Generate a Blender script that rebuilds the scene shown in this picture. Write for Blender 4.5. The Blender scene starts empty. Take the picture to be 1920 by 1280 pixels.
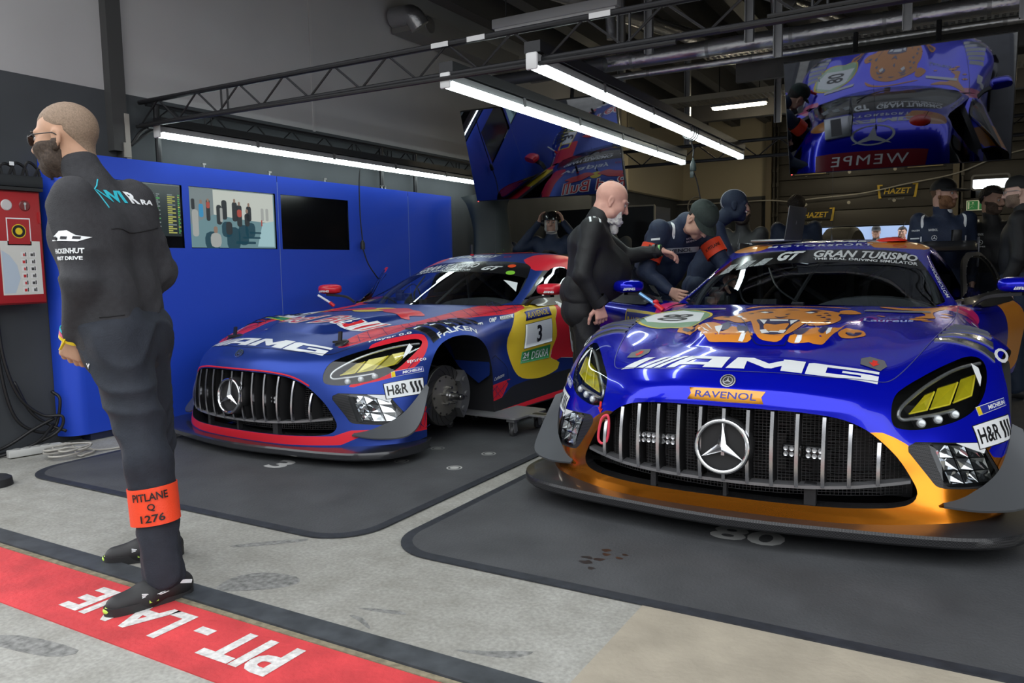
import bpy, bmesh, math, random
import numpy as np
from mathutils import Vector, Matrix
from mathutils.bvhtree import BVHTree
from math import sin, cos, pi, radians

random.seed(7); RNG = np.random.default_rng(7)
SC = bpy.context.scene
COL = SC.collection

# ------------------------------------------------------------------ camera
cam_d = bpy.data.cameras.new('camera')
cam_d.sensor_width = 36.0
cam_d.lens = 1463.876 / 1920.0 * 36.0
cam_d.clip_start = 0.05
cam = bpy.data.objects.new('camera', cam_d); COL.objects.link(cam)
def _cam():
    y, p, r = radians(30.152), radians(5.60665), radians(-0.99934)
    F = Vector((-sin(y)*cos(p), cos(y)*cos(p), -sin(p)))
    R = Vector((cos(y), sin(y), 0)); U = R.cross(F)
    R2 = cos(r)*R + sin(r)*U; U2 = -sin(r)*R + cos(r)*U
    m = Matrix((R2, U2, -F)).transposed().to_4x4()
    m.translation = (0, 0, 1.12)
    cam.matrix_world = m
_cam()
SC.camera = cam

# ------------------------------------------------------------------ world / view
w = bpy.data.worlds.new('world'); SC.world = w; w.use_nodes = True
_bg = w.node_tree.nodes['Background']
_bg.inputs[0].default_value = (0.94, 0.97, 1.0, 1); _bg.inputs[1].default_value = 2.7
SC.view_settings.view_transform = 'Standard'; SC.view_settings.look = 'None'
SC.view_settings.exposure = 0.0; SC.view_settings.gamma = 1.0
SC.view_settings.use_curve_mapping = False

# ------------------------------------------------------------------ materials
def lin(c):
    if isinstance(c, str):
        c = [int(c[i:i+2], 16)/255 for i in (0, 2, 4)]
        c = [x/12.92 if x <= .04045 else ((x+.055)/1.055)**2.4 for x in c]
    return (c[0], c[1], c[2], 1.0)
MATS = {}
def mat(name, color=(.5, .5, .5), rough=.5, metal=0., spec=.5, coat=0., emit=None, es=1., trans=0., alpha=1., noise=None, bump=None, ior=1.45):
    """principled material; noise=(scale, amount) mottles the colour, bump=(scale, strength) adds fine relief"""
    if name in MATS: return MATS[name]
    m = bpy.data.materials.new(name); m.use_nodes = True; MATS[name] = m
    nt = m.node_tree; b = nt.nodes['Principled BSDF']
    col = lin(color)
    b.inputs['Base Color'].default_value = col
    b.inputs['Roughness'].default_value = rough; b.inputs['Metallic'].default_value = metal
    b.inputs['Specular IOR Level'].default_value = spec
    b.inputs['Coat Weight'].default_value = coat; b.inputs['Coat Roughness'].default_value = .03
    b.inputs['Transmission Weight'].default_value = trans; b.inputs['Alpha'].default_value = alpha
    b.inputs['IOR'].default_value = ior
    if emit is not None:
        b.inputs['Emission Color'].default_value = lin(emit); b.inputs['Emission Strength'].default_value = es
    tc = None
    if noise or bump:
        tc = nt.nodes.new('ShaderNodeTexCoord')
    if noise:
        n = nt.nodes.new('ShaderNodeTexNoise'); n.inputs['Scale'].default_value = noise[0]; n.inputs['Detail'].default_value = 6
        nt.links.new(tc.outputs['Object'], n.inputs['Vector'])
        r = nt.nodes.new('ShaderNodeMapRange'); r.inputs['From Min'].default_value = .3; r.inputs['From Max'].default_value = .7
        r.inputs['To Min'].default_value = 1-noise[1]; r.inputs['To Max'].default_value = 1+noise[1]
        nt.links.new(n.outputs['Fac'], r.inputs['Value'])
        mx = nt.nodes.new('ShaderNodeVectorMath'); mx.operation = 'SCALE'; mx.inputs[0].default_value = col[:3]
        nt.links.new(r.outputs[0], mx.inputs['Scale']); nt.links.new(mx.outputs[0], b.inputs['Base Color'])
    if bump:
        n = nt.nodes.new('ShaderNodeTexNoise'); n.inputs['Scale'].default_value = bump[0]; n.inputs['Detail'].default_value = 4
        nt.links.new(tc.outputs['Object'], n.inputs['Vector'])
        bp = nt.nodes.new('ShaderNodeBump'); bp.inputs['Strength'].default_value = bump[1]; bp.inputs['Distance'].default_value = .01
        nt.links.new(n.outputs['Fac'], bp.inputs['Height']); nt.links.new(bp.outputs[0], b.inputs['Normal'])
    return m

# ------------------------------------------------------------------ object helpers
def link(o, parent=None):
    COL.objects.link(o)
    if parent is not None: o.parent = parent
    return o
def empty(name, loc=(0, 0, 0), rotz=0., label=None, cat=None, group=None):
    o = bpy.data.objects.new(name, None); link(o); o.location = loc; o.rotation_euler = (0, 0, rotz)
    o.empty_display_size = .1
    return tag(o, label, cat, group)
def tag(o, label=None, cat=None, group=None, kind=None):
    if label: o['label'] = label
    if cat: o['category'] = cat
    if group: o['group'] = group
    if kind: o['kind'] = kind
    return o
def meshobj(name, V, F, mats, parent=None, mi=None, smooth=True, angle=35, normals=None):
    me = bpy.data.meshes.new(name)
    me.from_pydata([tuple(map(float, v)) for v in V], [], [tuple(int(i) for i in f) for f in F])
    if not isinstance(mats, (list, tuple)): mats = [mats]
    for m in mats: me.materials.append(m)
    if mi is not None: me.polygons.foreach_set('material_index', np.asarray(mi, dtype=np.int32))
    me.polygons.foreach_set('use_smooth', np.full(len(me.polygons), bool(smooth)))
    if smooth and angle < 180 and normals is None: me.set_sharp_from_angle(angle=radians(angle))
    me.update()
    if normals is not None: me.normals_split_custom_set_from_vertices([tuple(map(float, n)) for n in normals])
    o = bpy.data.objects.new(name, me)
    return link(o, parent)

def frame(d, up=(0, 0, 1)):
    d = Vector(d).normalized(); up = Vector(up)
    if abs(d.dot(up)) > .98: up = Vector((0, 1, 0)) if abs(d.y) < .9 else Vector((1, 0, 0))
    a = up.cross(d).normalized(); b = d.cross(a).normalized()
    return a, b, d

class MB:
    """collects shapes into one mesh"""
    def __init__(s): s.V = []; s.F = []; s.M = []; s.m = 0
    def add(s, V, F):
        o = len(s.V); s.V += [tuple(v) for v in V]
        for f in F: s.F.append(tuple(i+o for i in f)); s.M.append(s.m)
        return s
    def box(s, c, d, rot=None, bev=0.):
        x, y, z = d[0]/2, d[1]/2, d[2]/2
        if bev:
            bm = bmesh.new(); bmesh.ops.create_cube(bm, size=1)
            for v in bm.verts: v.co = Vector((v.co.x*d[0], v.co.y*d[1], v.co.z*d[2]))
            bmesh.ops.bevel(bm, geom=bm.edges[:], offset=bev, segments=2, affect='EDGES', profile=.5)
            bm.verts.index_update()
            V = [v.co.copy() for v in bm.verts]; F = [[v.index for v in f.verts] for f in bm.faces]; bm.free()
        else:
            V = [Vector(p) for p in ((-x,-y,-z),(x,-y,-z),(x,y,-z),(-x,y,-z),(-x,-y,z),(x,-y,z),(x,y,z),(-x,y,z))]
            F = [(3,2,1,0),(4,5,6,7),(0,1,5,4),(1,2,6,5),(2,3,7,6),(3,0,4,7)]
        R = rot if rot is not None else Matrix.Identity(3)
        if isinstance(R, (int, float)): R = Matrix.Rotation(R, 3, 'Z')
        c = Vector(c)
        return s.add([R @ v + c for v in V], F)
    def bar(s, a, b, wd, ht, up=(0, 0, 1)):
        a, b = Vector(a), Vector(b); x, y, d = frame(b-a, up)
        V = []
        for p in (a, b):
            for i, j in ((-1,-1),(1,-1),(1,1),(-1,1)): V.append(p + x*(i*wd/2) + y*(j*ht/2))
        return s.add(V, [(3,2,1,0),(4,5,6,7),(0,1,5,4),(1,2,6,5),(2,3,7,6),(3,0,4,7)])
    def cyl(s, a, b, r, r2=None, n=16, cap=True):
        a, b = Vector(a), Vector(b); r2 = r if r2 is None else r2; x, y, d = frame(b-a)
        V = []
        for p, q in ((a, r), (b, r2)):
            for k in range(n): V.append(p + x*(q*cos(2*pi*k/n)) + y*(q*sin(2*pi*k/n)))
        F = [(k, (k+1) % n, n+(k+1) % n, n+k) for k in range(n)]
        if cap: F += [tuple(range(n-1, -1, -1)), tuple(range(n, 2*n))]
        return s.add(V, F)
    def tube(s, pts, r, n=8, closed=False, cap=True):
        P = [Vector(p) for p in pts]; m = len(P); V = []; R = r if isinstance(r, (list, tuple)) else [r]*m
        x = None
        for i, p in enumerate(P):
            d = (P[(i+1) % m] - P[i-1]) if closed else (P[min(i+1, m-1)] - P[max(i-1, 0)])
            d = d.normalized() if d.length > 1e-9 else Vector((0, 0, 1))
            if x is None: x, y, _ = frame(d)
            else:
                x = (x - d*x.dot(d)); x = x.normalized() if x.length > 1e-6 else frame(d)[0]
                y = d.cross(x)
            for k in range(n): V.append(p + x*(R[i]*cos(2*pi*k/n)) + y*(R[i]*sin(2*pi*k/n)))
        F = []
        for i in range(m if closed else m-1):
            for k in range(n):
                F.append((i*n+k, i*n+(k+1) % n, ((i+1) % m)*n+(k+1) % n, ((i+1) % m)*n+k))
        if cap and not closed: F += [tuple(range(n-1, -1, -1)), tuple(range((m-1)*n, m*n))]
        return s.add(V, F)
    def lathe(s, prof, c=(0, 0, 0), axis=(0, 0, 1), n=24):
        x, y, d = frame(axis); c = Vector(c); V = []; m = len(prof)
        for r, h in prof:
            for k in range(n): V.append(c + d*h + x*(r*cos(2*pi*k/n)) + y*(r*sin(2*pi*k/n)))
        F = [(i*n+k, i*n+(k+1) % n, (i+1)*n+(k+1) % n, (i+1)*n+k) for i in range(m-1) for k in range(n)]
        if prof[0][0] > 1e-4: F.append(tuple(range(n-1, -1, -1)))
        if prof[-1][0] > 1e-4: F.append(tuple(range((m-1)*n, m*n)))
        return s.add(V, F)
    def prism(s, poly, o, ax, ay, depth):
        """flat outline in the plane (o; ax, ay), extruded by the vector depth"""
        o, ax, ay, dv = Vector(o), Vector(ax), Vector(ay), Vector(depth); n = len(poly)
        A = [o + ax*p[0] + ay*p[1] for p in poly]; B = [p + dv for p in A]
        if ax.cross(ay).dot(dv) < 0: A, B = B, A
        return s.add(A+B, [tuple(range(n-1, -1, -1)), tuple(range(n, 2*n))] + [(k, (k+1) % n, n+(k+1) % n, n+k) for k in range(n)])
    def ell(s, c, r, n=16, m=10, rot=None):
        V = []; F = []; c = Vector(c); R = rot if rot is not None else Matrix.Identity(3)
        for i in range(m+1):
            t = pi*i/m
            for k in range(n): V.append(c + R @ Vector((r[0]*sin(t)*cos(2*pi*k/n), r[1]*sin(t)*sin(2*pi*k/n), r[2]*cos(t))))
        for i in range(m):
            for k in range(n): F.append((i*n+k, (i+1)*n+k, (i+1)*n+(k+1) % n, i*n+(k+1) % n))
        return s.add(V, F)
    def build(s, name, mats, parent=None, smooth=True, angle=35):
        return meshobj(name, s.V, s.F, mats, parent, s.M if isinstance(mats, (list, tuple)) else None, smooth, angle)

def dup(o, parent=None):
    c = o.copy(); COL.objects.link(c)
    if parent is not None: c.parent = parent
    for ch in list(o.children): dup(ch, c)
    return c

# ------------------------------------------------------------------ flat lettering
_TXT = {}
def text_mesh(body, size=1., shear=0., bold=0., xs=1., align='CENTER', space=1.):
    """triangulated outline of a word, in its own plane; centred on its middle; returns V (n,2), F"""
    key = (body, shear, bold, space)
    if key not in _TXT:
        cu = bpy.data.curves.new('word', 'FONT'); cu.body = body; cu.shear = shear; cu.offset = bold; cu.size = 1
        cu.space_character = space; cu.resolution_u = 3; cu.fill_mode = 'FRONT'
        o = bpy.data.objects.new('word', cu); COL.objects.link(o)
        dg = bpy.context.evaluated_depsgraph_get(); me = o.evaluated_get(dg).to_mesh()
        V = np.array([v.co[:2] for v in me.vertices]).reshape(-1, 2); F = [tuple(p.vertices) for p in me.polygons]
        o.evaluated_get(dg).to_mesh_clear(); bpy.data.objects.remove(o); bpy.data.curves.remove(cu)
        V = V - (V.min(0)+V.max(0))/2; _TXT[key] = (V/max(1e-6, V[:, 1].max()-V[:, 1].min()), F)
    V, F = _TXT[key]
    V = V*np.array([size*xs, size])
    if align == 'LEFT': V = V - np.array([V[:, 0].min(), 0])
    return V, F
def fit_text(body, wd, ht, shear=0., bold=0., space=1.):
    V, F = text_mesh(body, 1, shear, bold, 1, 'CENTER', space)
    e = V.max(0)-V.min(0)
    return V*np.array([wd/e[0], ht/e[1]]), F
def place2d(V, F, o, ax, ay, mb, lift=0.):
    o, ax, ay = Vector(o), Vector(ax), Vector(ay); n = ax.cross(ay).normalized()*lift
    mb.add([o + ax*float(p[0]) + ay*float(p[1]) + n for p in V], F)

# ------------------------------------------------------------------ curves / surface helpers
def cr(P, n):
    """Catmull-Rom through the points, n steps per span (open)"""
    P = np.asarray(P, float); m = len(P); out = []
    Q = np.vstack([2*P[:1]-P[1:2], P, 2*P[-1:]-P[-2:-1]])
    for i in range(m-1):
        p0, p1, p2, p3 = Q[i:i+4]; t = np.linspace(0, 1, n, endpoint=False)
        t = t.reshape((-1,)+(1,)*(P.ndim-1))
        out.append(.5*((2*p1)+(-p0+p2)*t+(2*p0-5*p1+4*p2-p3)*t**2+(-p0+3*p1-3*p2+p3)*t**3))
    out.append(P[-1:]); return np.concatenate(out)
def crc(P, n=6):
    """closed smooth outline"""
    P = np.asarray(P, float); m = len(P); out = []
    t = np.linspace(0, 1, n, endpoint=False)[:, None]
    for i in range(m):
        p0, p1, p2, p3 = P[i-1], P[i], P[(i+1) % m], P[(i+2) % m]
        out.append(.5*((2*p1)+(-p0+p2)*t+(2*p0-5*p1+4*p2-p3)*t**2+(-p0+3*p1-3*p2+p3)*t**3))
    return np.concatenate(out)
def rrect(wd, ht, r, n=4):
    o = []
    for cx, cy, a in ((wd/2-r, ht/2-r, 0), (-wd/2+r, ht/2-r, 90), (-wd/2+r, -ht/2+r, 180), (wd/2-r, -ht/2+r, 270)):
        for k in range(n+1): t = radians(a+90*k/n); o.append((cx+r*cos(t), cy+r*sin(t)))
    return o
def circ(r, n=24, c=(0, 0)): return [(c[0]+r*cos(2*pi*k/n), c[1]+r*sin(2*pi*k/n)) for k in range(n)]
def poly_sdf(P, poly):
    """signed distance to a 2D outline, positive inside"""
    P = np.asarray(P, float); poly = np.asarray(poly, float); d = np.full(len(P), 1e9); ins = np.zeros(len(P), bool)
    for a, b in zip(poly, np.roll(poly, -1, 0)):
        e = b-a; w_ = P-a; L = (e@e) or 1e-12
        q = w_-np.clip(w_@e/L, 0, 1)[:, None]*e
        d = np.minimum(d, (q**2).sum(1))
        c = (a[1] <= P[:, 1]) != (b[1] <= P[:, 1])
        if abs(e[1]) > 1e-12: ins ^= c & (P[:, 0] < a[0]+(P[:, 1]-a[1])*e[0]/e[1])
    d = np.sqrt(d); return np.where(ins, d, -d)
def smooth01(x): x = np.clip(x, 0, 1); return x*x*(3-2*x)

class Surf:
    """triangle surface that can be cut along outlines; vertex normals survive the cuts"""
    def __init__(s, V, F):
        s.V = np.asarray(V, float); s.F = np.asarray(F, int); s.N = s.normals(s.V, s.F)
    @staticmethod
    def normals(V, F):
        N = np.zeros_like(V); t = V[F]; fn = np.cross(t[:, 1]-t[:, 0], t[:, 2]-t[:, 0])
        for k in range(3): np.add.at(N, F[:, k], fn)
        return N/np.maximum(np.linalg.norm(N, axis=1), 1e-12)[:, None]
    def split(s, F, d):
        """faces F by vertex value d -> (positive faces, negative faces, cut edges); adds vertices on the cut"""
        d = np.array(d, float); d[np.abs(d) < 4e-4] = 4e-4
        sg = d[F] > 0; c = sg.sum(1); pos = [F[c == 3]]; neg = [F[c == 0]]; mix = F[(c > 0) & (c < 3)]
        newV = []; newN = []; cache = {}; base = len(s.V); P = []; Q = []; E = []
        def cutv(a, b):
            k = (a, b) if a < b else (b, a)
            if k not in cache:
                a_, b_ = k; t = d[a_]/(d[a_]-d[b_]); cache[k] = base+len(newV)
                newV.append(s.V[a_]*(1-t)+s.V[b_]*t); n = s.N[a_]*(1-t)+s.N[b_]*t; newN.append(n/max(np.linalg.norm(n), 1e-9))
            return cache[k]
        for f in mix:
            f = list(map(int, f)); p = [d[i] > 0 for i in f]
            one = p.index(True) if sum(p) == 1 else p.index(False)
            a, b, c_ = f[one], f[(one+1) % 3], f[(one+2) % 3]
            x, y = cutv(a, b), cutv(a, c_)
            A = [(a, x, y)]; B = [(x, b, c_), (x, c_, y)]
            if sum(p) == 1: P += A; Q += B; E.append((y, x))
            else: Q += A; P += B; E.append((x, y))
        if newV:
            s.V = np.vstack([s.V, newV]); s.N = np.vstack([s.N, newN])
        pos = np.vstack([pos[0], np.array(P, int).reshape(-1, 3)]); neg = np.vstack([neg[0], np.array(Q, int).reshape(-1, 3)])
        return pos, neg, E
    def obj(s, name, F, m, parent=None, shift=None, thick=0.):
        idx, inv = np.unique(np.asarray(F).ravel(), return_inverse=True)
        V = s.V[idx]; N = s.N[idx]
        if shift: V = V + N*shift
        return meshobj(name, V, inv.reshape(-1, 3), m, parent, normals=N)
    def rim(s, E, vec, mb):
        """a return edge along the cut, going in by vec (vector or function of the point)"""
        for a, b in E:
            p, q = s.V[a], s.V[b]; va = vec(p) if callable(vec) else vec; vb = vec(q) if callable(vec) else vec
            mb.add([p, q, q+np.asarray(vb), p+np.asarray(va)], [(0, 1, 2, 3)])

def grid_cut(V, F, step):
    """cut a flat figure along a grid so that it can bend"""
    bm = bmesh.new(); vs = [bm.verts.new((float(p[0]), float(p[1]), 0)) for p in V]
    for f in F:
        try: bm.faces.new([vs[i] for i in f])
        except ValueError: pass
    lo, hi = np.min(V, 0), np.max(V, 0)
    for ax in (0, 1):
        x = math.ceil(lo[ax]/step)*step
        while x < hi[ax]:
            co = [0, 0, 0]; co[ax] = x; no = [0, 0, 0]; no[ax] = 1
            bmesh.ops.bisect_plane(bm, geom=bm.verts[:]+bm.edges[:]+bm.faces[:], plane_co=co, plane_no=no)
            x += step
    bmesh.ops.triangulate(bm, faces=[f for f in bm.faces if len(f.verts) > 4])
    bm.verts.index_update()
    V2 = np.array([v.co[:2] for v in bm.verts]); F2 = [tuple(v.index for v in f.verts) for f in bm.faces]; bm.free()
    return V2, F2

white = mat('white_decal', (.8,.82,.83), .35); blackd = mat('black_decal', (.01,.01,.011), .4)
yellowd = mat('yellow_decal', (.75,.55,.02), .35); greend = mat('green_decal', (.03,.25,.07), .4); blued = mat('blue_decal', (.02,.03,.30), .35)
redd = mat('red_decal', (.62,.02,.03), .35)

def flag(n=1.):   # swallow-tailed banner
    return np.array([(-.5,.5),(.5,.5),(.46,0),(.5,-.5),(-.5,-.5),(-.46,0)])*n, [(0,1,2,5),(5,2,3,4)]
def disc2(n=24): return np.array(circ(.5, n)), [tuple(range(n))]
def ring2(w=.2, n=32):
    V = circ(.5, n)+circ(.5-w, n); return np.array(V), [(k, (k+1) % n, n+(k+1) % n, n+k) for k in range(n)]
def star2(w=.04):
    V, F = [], []
    for k in range(3):
        a = radians(90+120*k); b = len(V)
        V += [(.47*cos(a), .47*sin(a)), (w*2*cos(a+radians(60)), w*2*sin(a+radians(60))), (0, 0), (w*2*cos(a-radians(60)), w*2*sin(a-radians(60)))]
        F.append((b, b+1, b+2, b+3))
    return np.array(V), F

# ------------------------------------------------------------------ the garage
def st(o): o['kind'] = 'structure'; return o
def floor_mat():
    m = mat('concrete', (.30,.29,.26), .75); nt = m.node_tree; b = nt.nodes['Principled BSDF']; L = nt.links.new
    tc = nt.nodes.new('ShaderNodeTexCoord'); N = []
    for s_, d in ((1.3, 8), (9, 6), (70, 3)):
        n = nt.nodes.new('ShaderNodeTexNoise'); n.inputs['Scale'].default_value = s_; n.inputs['Detail'].default_value = d; L(tc.outputs['Object'], n.inputs['Vector']); N.append(n)
    cr_ = nt.nodes.new('ShaderNodeValToRGB'); cr_.color_ramp.elements[0].position = .35; cr_.color_ramp.elements[0].color = (.235,.228,.20,1); cr_.color_ramp.elements[1].position = .65; cr_.color_ramp.elements[1].color = (.36,.355,.325,1)
    m1 = nt.nodes.new('ShaderNodeMath'); m1.operation = 'MULTIPLY_ADD'; m1.inputs[1].default_value = .45; L(N[1].outputs[0], m1.inputs[0])
    m2 = nt.nodes.new('ShaderNodeMath'); m2.operation = 'MULTIPLY'; m2.inputs[1].default_value = .55; L(N[0].outputs[0], m2.inputs[0]); L(m2.outputs[0], m1.inputs[2]); L(m1.outputs[0], cr_.inputs[0])
    mr = nt.nodes.new('ShaderNodeMapRange'); mr.inputs[1].default_value = .3; mr.inputs[2].default_value = .7; mr.inputs[3].default_value = .82; mr.inputs[4].default_value = 1.15; L(N[2].outputs[0], mr.inputs[0])
    sc = nt.nodes.new('ShaderNodeVectorMath'); sc.operation = 'SCALE'; L(cr_.outputs[0], sc.inputs[0]); L(mr.outputs[0], sc.inputs['Scale']); L(sc.outputs[0], b.inputs['Base Color'])
    bp = nt.nodes.new('ShaderNodeBump'); bp.inputs['Strength'].default_value = .25; bp.inputs['Distance'].default_value = .004; L(N[2].outputs[0], bp.inputs['Height']); L(bp.outputs[0], b.inputs['Normal'])
    return m
concrete = floor_mat()
mb = MB(); mb.box((-1, 8, -.05), (40, 44, .1)); st(mb.build('floor', concrete, smooth=False))
# warmer slab of concrete to the right
mb = MB(); mb.box((2.57, 2.05, .0), (6.9, .60, .006)); st(mb.build('trim_1', mat('concrete_warm', (.34,.30,.235), .75, noise=(6, .14), bump=(60, .2)), smooth=False))
# dark drain cover strip and the red lane line
mb = MB(); mb.box((-1, 1.70, .004), (16, .092, .016)); st(mb.build('trim_2', mat('drain_cover', (.045,.05,.056), .55, noise=(14, .35)), smooth=False))
mb = MB(); mb.box((-1, 1.640, .002), (16, .022, .009)); st(mb.build('trim_3', mat('joint_sand', (.21,.18,.12), .9, noise=(40, .35)), smooth=False))
redline = mat('lane_red', (.56,.045,.05), .7, noise=(7, .18), bump=(50, .3))
mb = MB(); mb.box((-1, 1.484, .0), (16, .288, .008)); st(mb.build('trim_4', redline, smooth=False))
mb = MB(); V, F = text_mesh('PIT - LANE', .17, 0, .035, 1.0, 'CENTER', 1.0); ex = V.max(0)-V.min(0); V = V*np.array([.98/ex[0], .165/ex[1]]); place2d(V, F, (-2.125, 1.50, .0052), (-1, 0, 0), (0, -1, 0), mb)
o = mb.build('lane_lettering', mat('lane_white', (.62,.60,.58), .7, noise=(60, .25)), smooth=False); tag(o, 'white painted pit lane lettering on the red line on the ground', 'road marking')
# marks worn into the concrete
dirt = mat('floor_scuff', (.20,.20,.19), .8, noise=(45, .45))
for P in ([(-2.24,1.76),(-2.28,1.86),(-2.22,1.95),(-2.08,1.98),(-2.03,1.93),(-2.1,1.84)], [(-1.70,1.885),(-1.64,1.91),(-1.56,1.93),(-1.53,1.92),(-1.57,1.905),(-1.64,1.89)], [(-1.69,1.83),(-1.63,1.81),(-1.57,1.785),(-1.58,1.80),(-1.64,1.835)], [(-1.26,1.80),(-1.17,1.84),(-1.05,1.90),(-1.10,1.83)], [(-2.36,2.28),(-2.55,2.10),(-2.50,2.10),(-2.33,2.26)], [(-2.6,1.16),(-2.3,1.20),(-2.25,1.27),(-2.5,1.24)]):
    mb = MB(); mb.prism(crc(P, 3), (0, 0, .0001), (1, 0, 0), (0, 1, 0), (0, 0, .0006)); st(mb.build('trim_5', dirt, smooth=False))

def floor_mat_obj(name, x0, x1, y0, y1, r, label):
    rub = mat('mat_rubber', (.060,.062,.066), .7, noise=(3.5, .22), bump=(90, .25)); edge = mat('mat_edge', (.022,.025,.032), .6, noise=(25, .3))
    root = empty(name, ((x0+x1)/2, y0, 0), 0, label, 'mat', 'rubber floor mats')
    P = [(x, y) for x, y in rrect(x1-x0, y1-y0, r, 10)]; Q = rrect(x1-x0-.09, y1-y0-.09, r-.04, 10)
    mb = MB(); h = .008; yc = (y1-y0)/2; n = len(P)
    V = [(x, y+yc, 0.003) for x, y in P]+[(x, y+yc, h) for x, y in P]+[(x, y+yc, h+.001) for x, y in Q]
    mb.add(V, [(k, (k+1) % n, n+(k+1) % n, n+k) for k in range(n)]+[(n+k, n+(k+1) % n, 2*n+(k+1) % n, 2*n+k) for k in range(n)]); mb.build('mat_border', edge, root, smooth=False)
    mb = MB(); mb.add([(x, y+yc, h+.001) for x, y in Q], [tuple(range(n))]); mb.build('mat_surface', rub, root, smooth=False)
    return root
m3 = floor_mat_obj('floor_mat', -4.56, -2.125, 2.305, 8.3, .24, 'dark grey rubber floor mat under the car numbered 3')
m80 = floor_mat_obj('floor_mat', -2.0, .42, 2.335, 8.3, .24, 'dark grey rubber floor mat under the blue car numbered 80')
num = mat('mat_print', (.42,.42,.41), .6)
mb = MB(); V, F = fit_text('80', .29, .165, bold=.03); place2d(V, F, (.06, .80, .0096), (1, 0, 0), (0, 1, 0), mb); mb.build('printed_number', num, m80, smooth=False)
mb = MB(); V, F = fit_text('3', .125, .17, bold=.03); place2d(V, F, (-.008, .81, .0096), (1, 0, 0), (0, 1, 0), mb); mb.build('printed_number', num, m3, smooth=False)
for x, y, sh_ in ((-2.765,3.83,.2), (-2.41,3.85,.3), (-2.77,3.48,.22), (-2.41,3.49,.45)):
    mb = MB(); V, F = ring2(.10); place2d(V*.088, F, (x+3.3425, y-2.305, .0096), (1, 0, 0), (0, 1, 0), mb); V, F = disc2(); place2d(V*.05, F, (x+3.3425, y-2.305, .0097), (1, 0, 0), (0, 1, 0), mb); mb.build('printed_target', mat('print_%d' % int(sh_*100), (sh_, sh_, sh_*.95), .6), m3, smooth=False)
stain = mat('oil_stain', (.012,.012,.014), .3)
for x, y, r in ((-1.19,2.575,.025),(-1.16,2.62,.022),(-1.21,2.62,.02),(-1.155,2.68,.018),(-1.10,2.67,.014),(-1.15,2.53,.016),(-1.09,2.71,.012),(-1.17,2.72,.02)):
    mb = MB(); V = crc([(r*(1+.35*sin(k*2.7+x*50))*cos(k*pi/4), .7*r*(1+.35*cos(k*1.9+y*40))*sin(k*pi/4)) for k in range(8)], 3); mb.add([(p[0]+x+.79, p[1]+y-2.335, .0094) for p in V], [tuple(range(len(V)))]); mb.build('stain', stain, m80, smooth=False)

# ---- walls and ceiling
# unseen stand and pit wall, added to darken the low sky in reflections
mb = MB(); mb.box((-2, -17, 3.4), (70, 6, 6.8)); st(mb.build('wall_front_unseen', mat('unseen_stand_grey', (.20,.205,.21), .8, noise=(.4, .3)), smooth=False))
mb = MB(); mb.box((-2, -9, .55), (60, .5, 1.1)); st(mb.build('wall_front_unseen', mat('unseen_pit_wall', (.34,.34,.33), .8), smooth=False))
up = mat('wall_pale', (.40,.392,.395), .85, noise=(1.2, .06)); low = mat('wall_grey', (.052,.057,.063), .8, noise=(2.5, .12)); beige = mat('wall_cream', (.42,.37,.27), .85)
BX, BY, CZ, WB = -5.15, 15.7, 4.05, 2.36
for y0, y1, z0, z1, m in ((2.0, BY, 0, WB, low), (2.0, BY, WB, CZ, up)):
    mb = MB(); mb.box((BX-.1, (y0+y1)/2, (z0+z1)/2), (.2, y1-y0, z1-z0)); st(mb.build('wall_left', m, smooth=False))
mb = MB(); mb.box((BX+.02, 3.42, 3.0), (.10, .11, 2.1)); mb.box((BX+.02, 3.46, 1.55), (.09, .07, .8)); st(mb.build('trim_6', mat('pillar_dark', (.05,.05,.05), .6), smooth=False))
mb = MB(); mb.box((BX+.03, 3.47, 2.0), (.09, .035, .42)); mb.box((BX+.07, 3.46, 1.96), (.02, .05, .1)); st(mb.build('trim_7', mat('door_rail', (.30,.28,.25), .6), smooth=False))
mb = MB(); mb.box((BX+.006, 5.36, 3.2), (.012, .025, 1.7)); st(mb.build('trim_8', mat('wall_pale_joint', (.42,.41,.41), .8), smooth=False))
for x0, x1, z0, z1, m in ((BX, -3.35, 0, WB, low), (BX, -3.35, WB, CZ, beige), (2.2, 4.2, 0, CZ, low)):
    mb = MB(); mb.box(((x0+x1)/2, BY+.1, (z0+z1)/2), (x1-x0, .2, z1-z0)); st(mb.build('wall_back', m, smooth=False))
mb = MB(); mb.box((BX+.06, 14.2, WB+.85), (.12, 3.0, 1.7)); st(mb.build('wall_left', beige, smooth=False))
mb = MB(); mb.box((BX+1.45, BY-.05, 1.15), (.5, .12, 2.3)); st(mb.build('trim_9', mat('recess_dark', (.06,.055,.05), .8), smooth=False))
mb = MB(); mb.box((4.3, 8.9, CZ/2), (.2, 13.8, CZ)); st(mb.build('wall_right', low, smooth=False))
dk = mat('ceiling_dark', (.035,.035,.037), .85)
mb = MB(); mb.box((-.45, 8.9, CZ+.1), (9.7, 13.8, .2)); st(mb.build('ceiling', dk, smooth=False))
for k, x in enumerate(np.arange(-4.6, 4.2, .62)):
    mb = MB(); mb.box((x, 8.9, CZ-.16), (.16, 13.6, .32)); st(mb.build('ceiling_beam', mat('beam_dark', (.055,.053,.052), .7), smooth=False))
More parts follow.
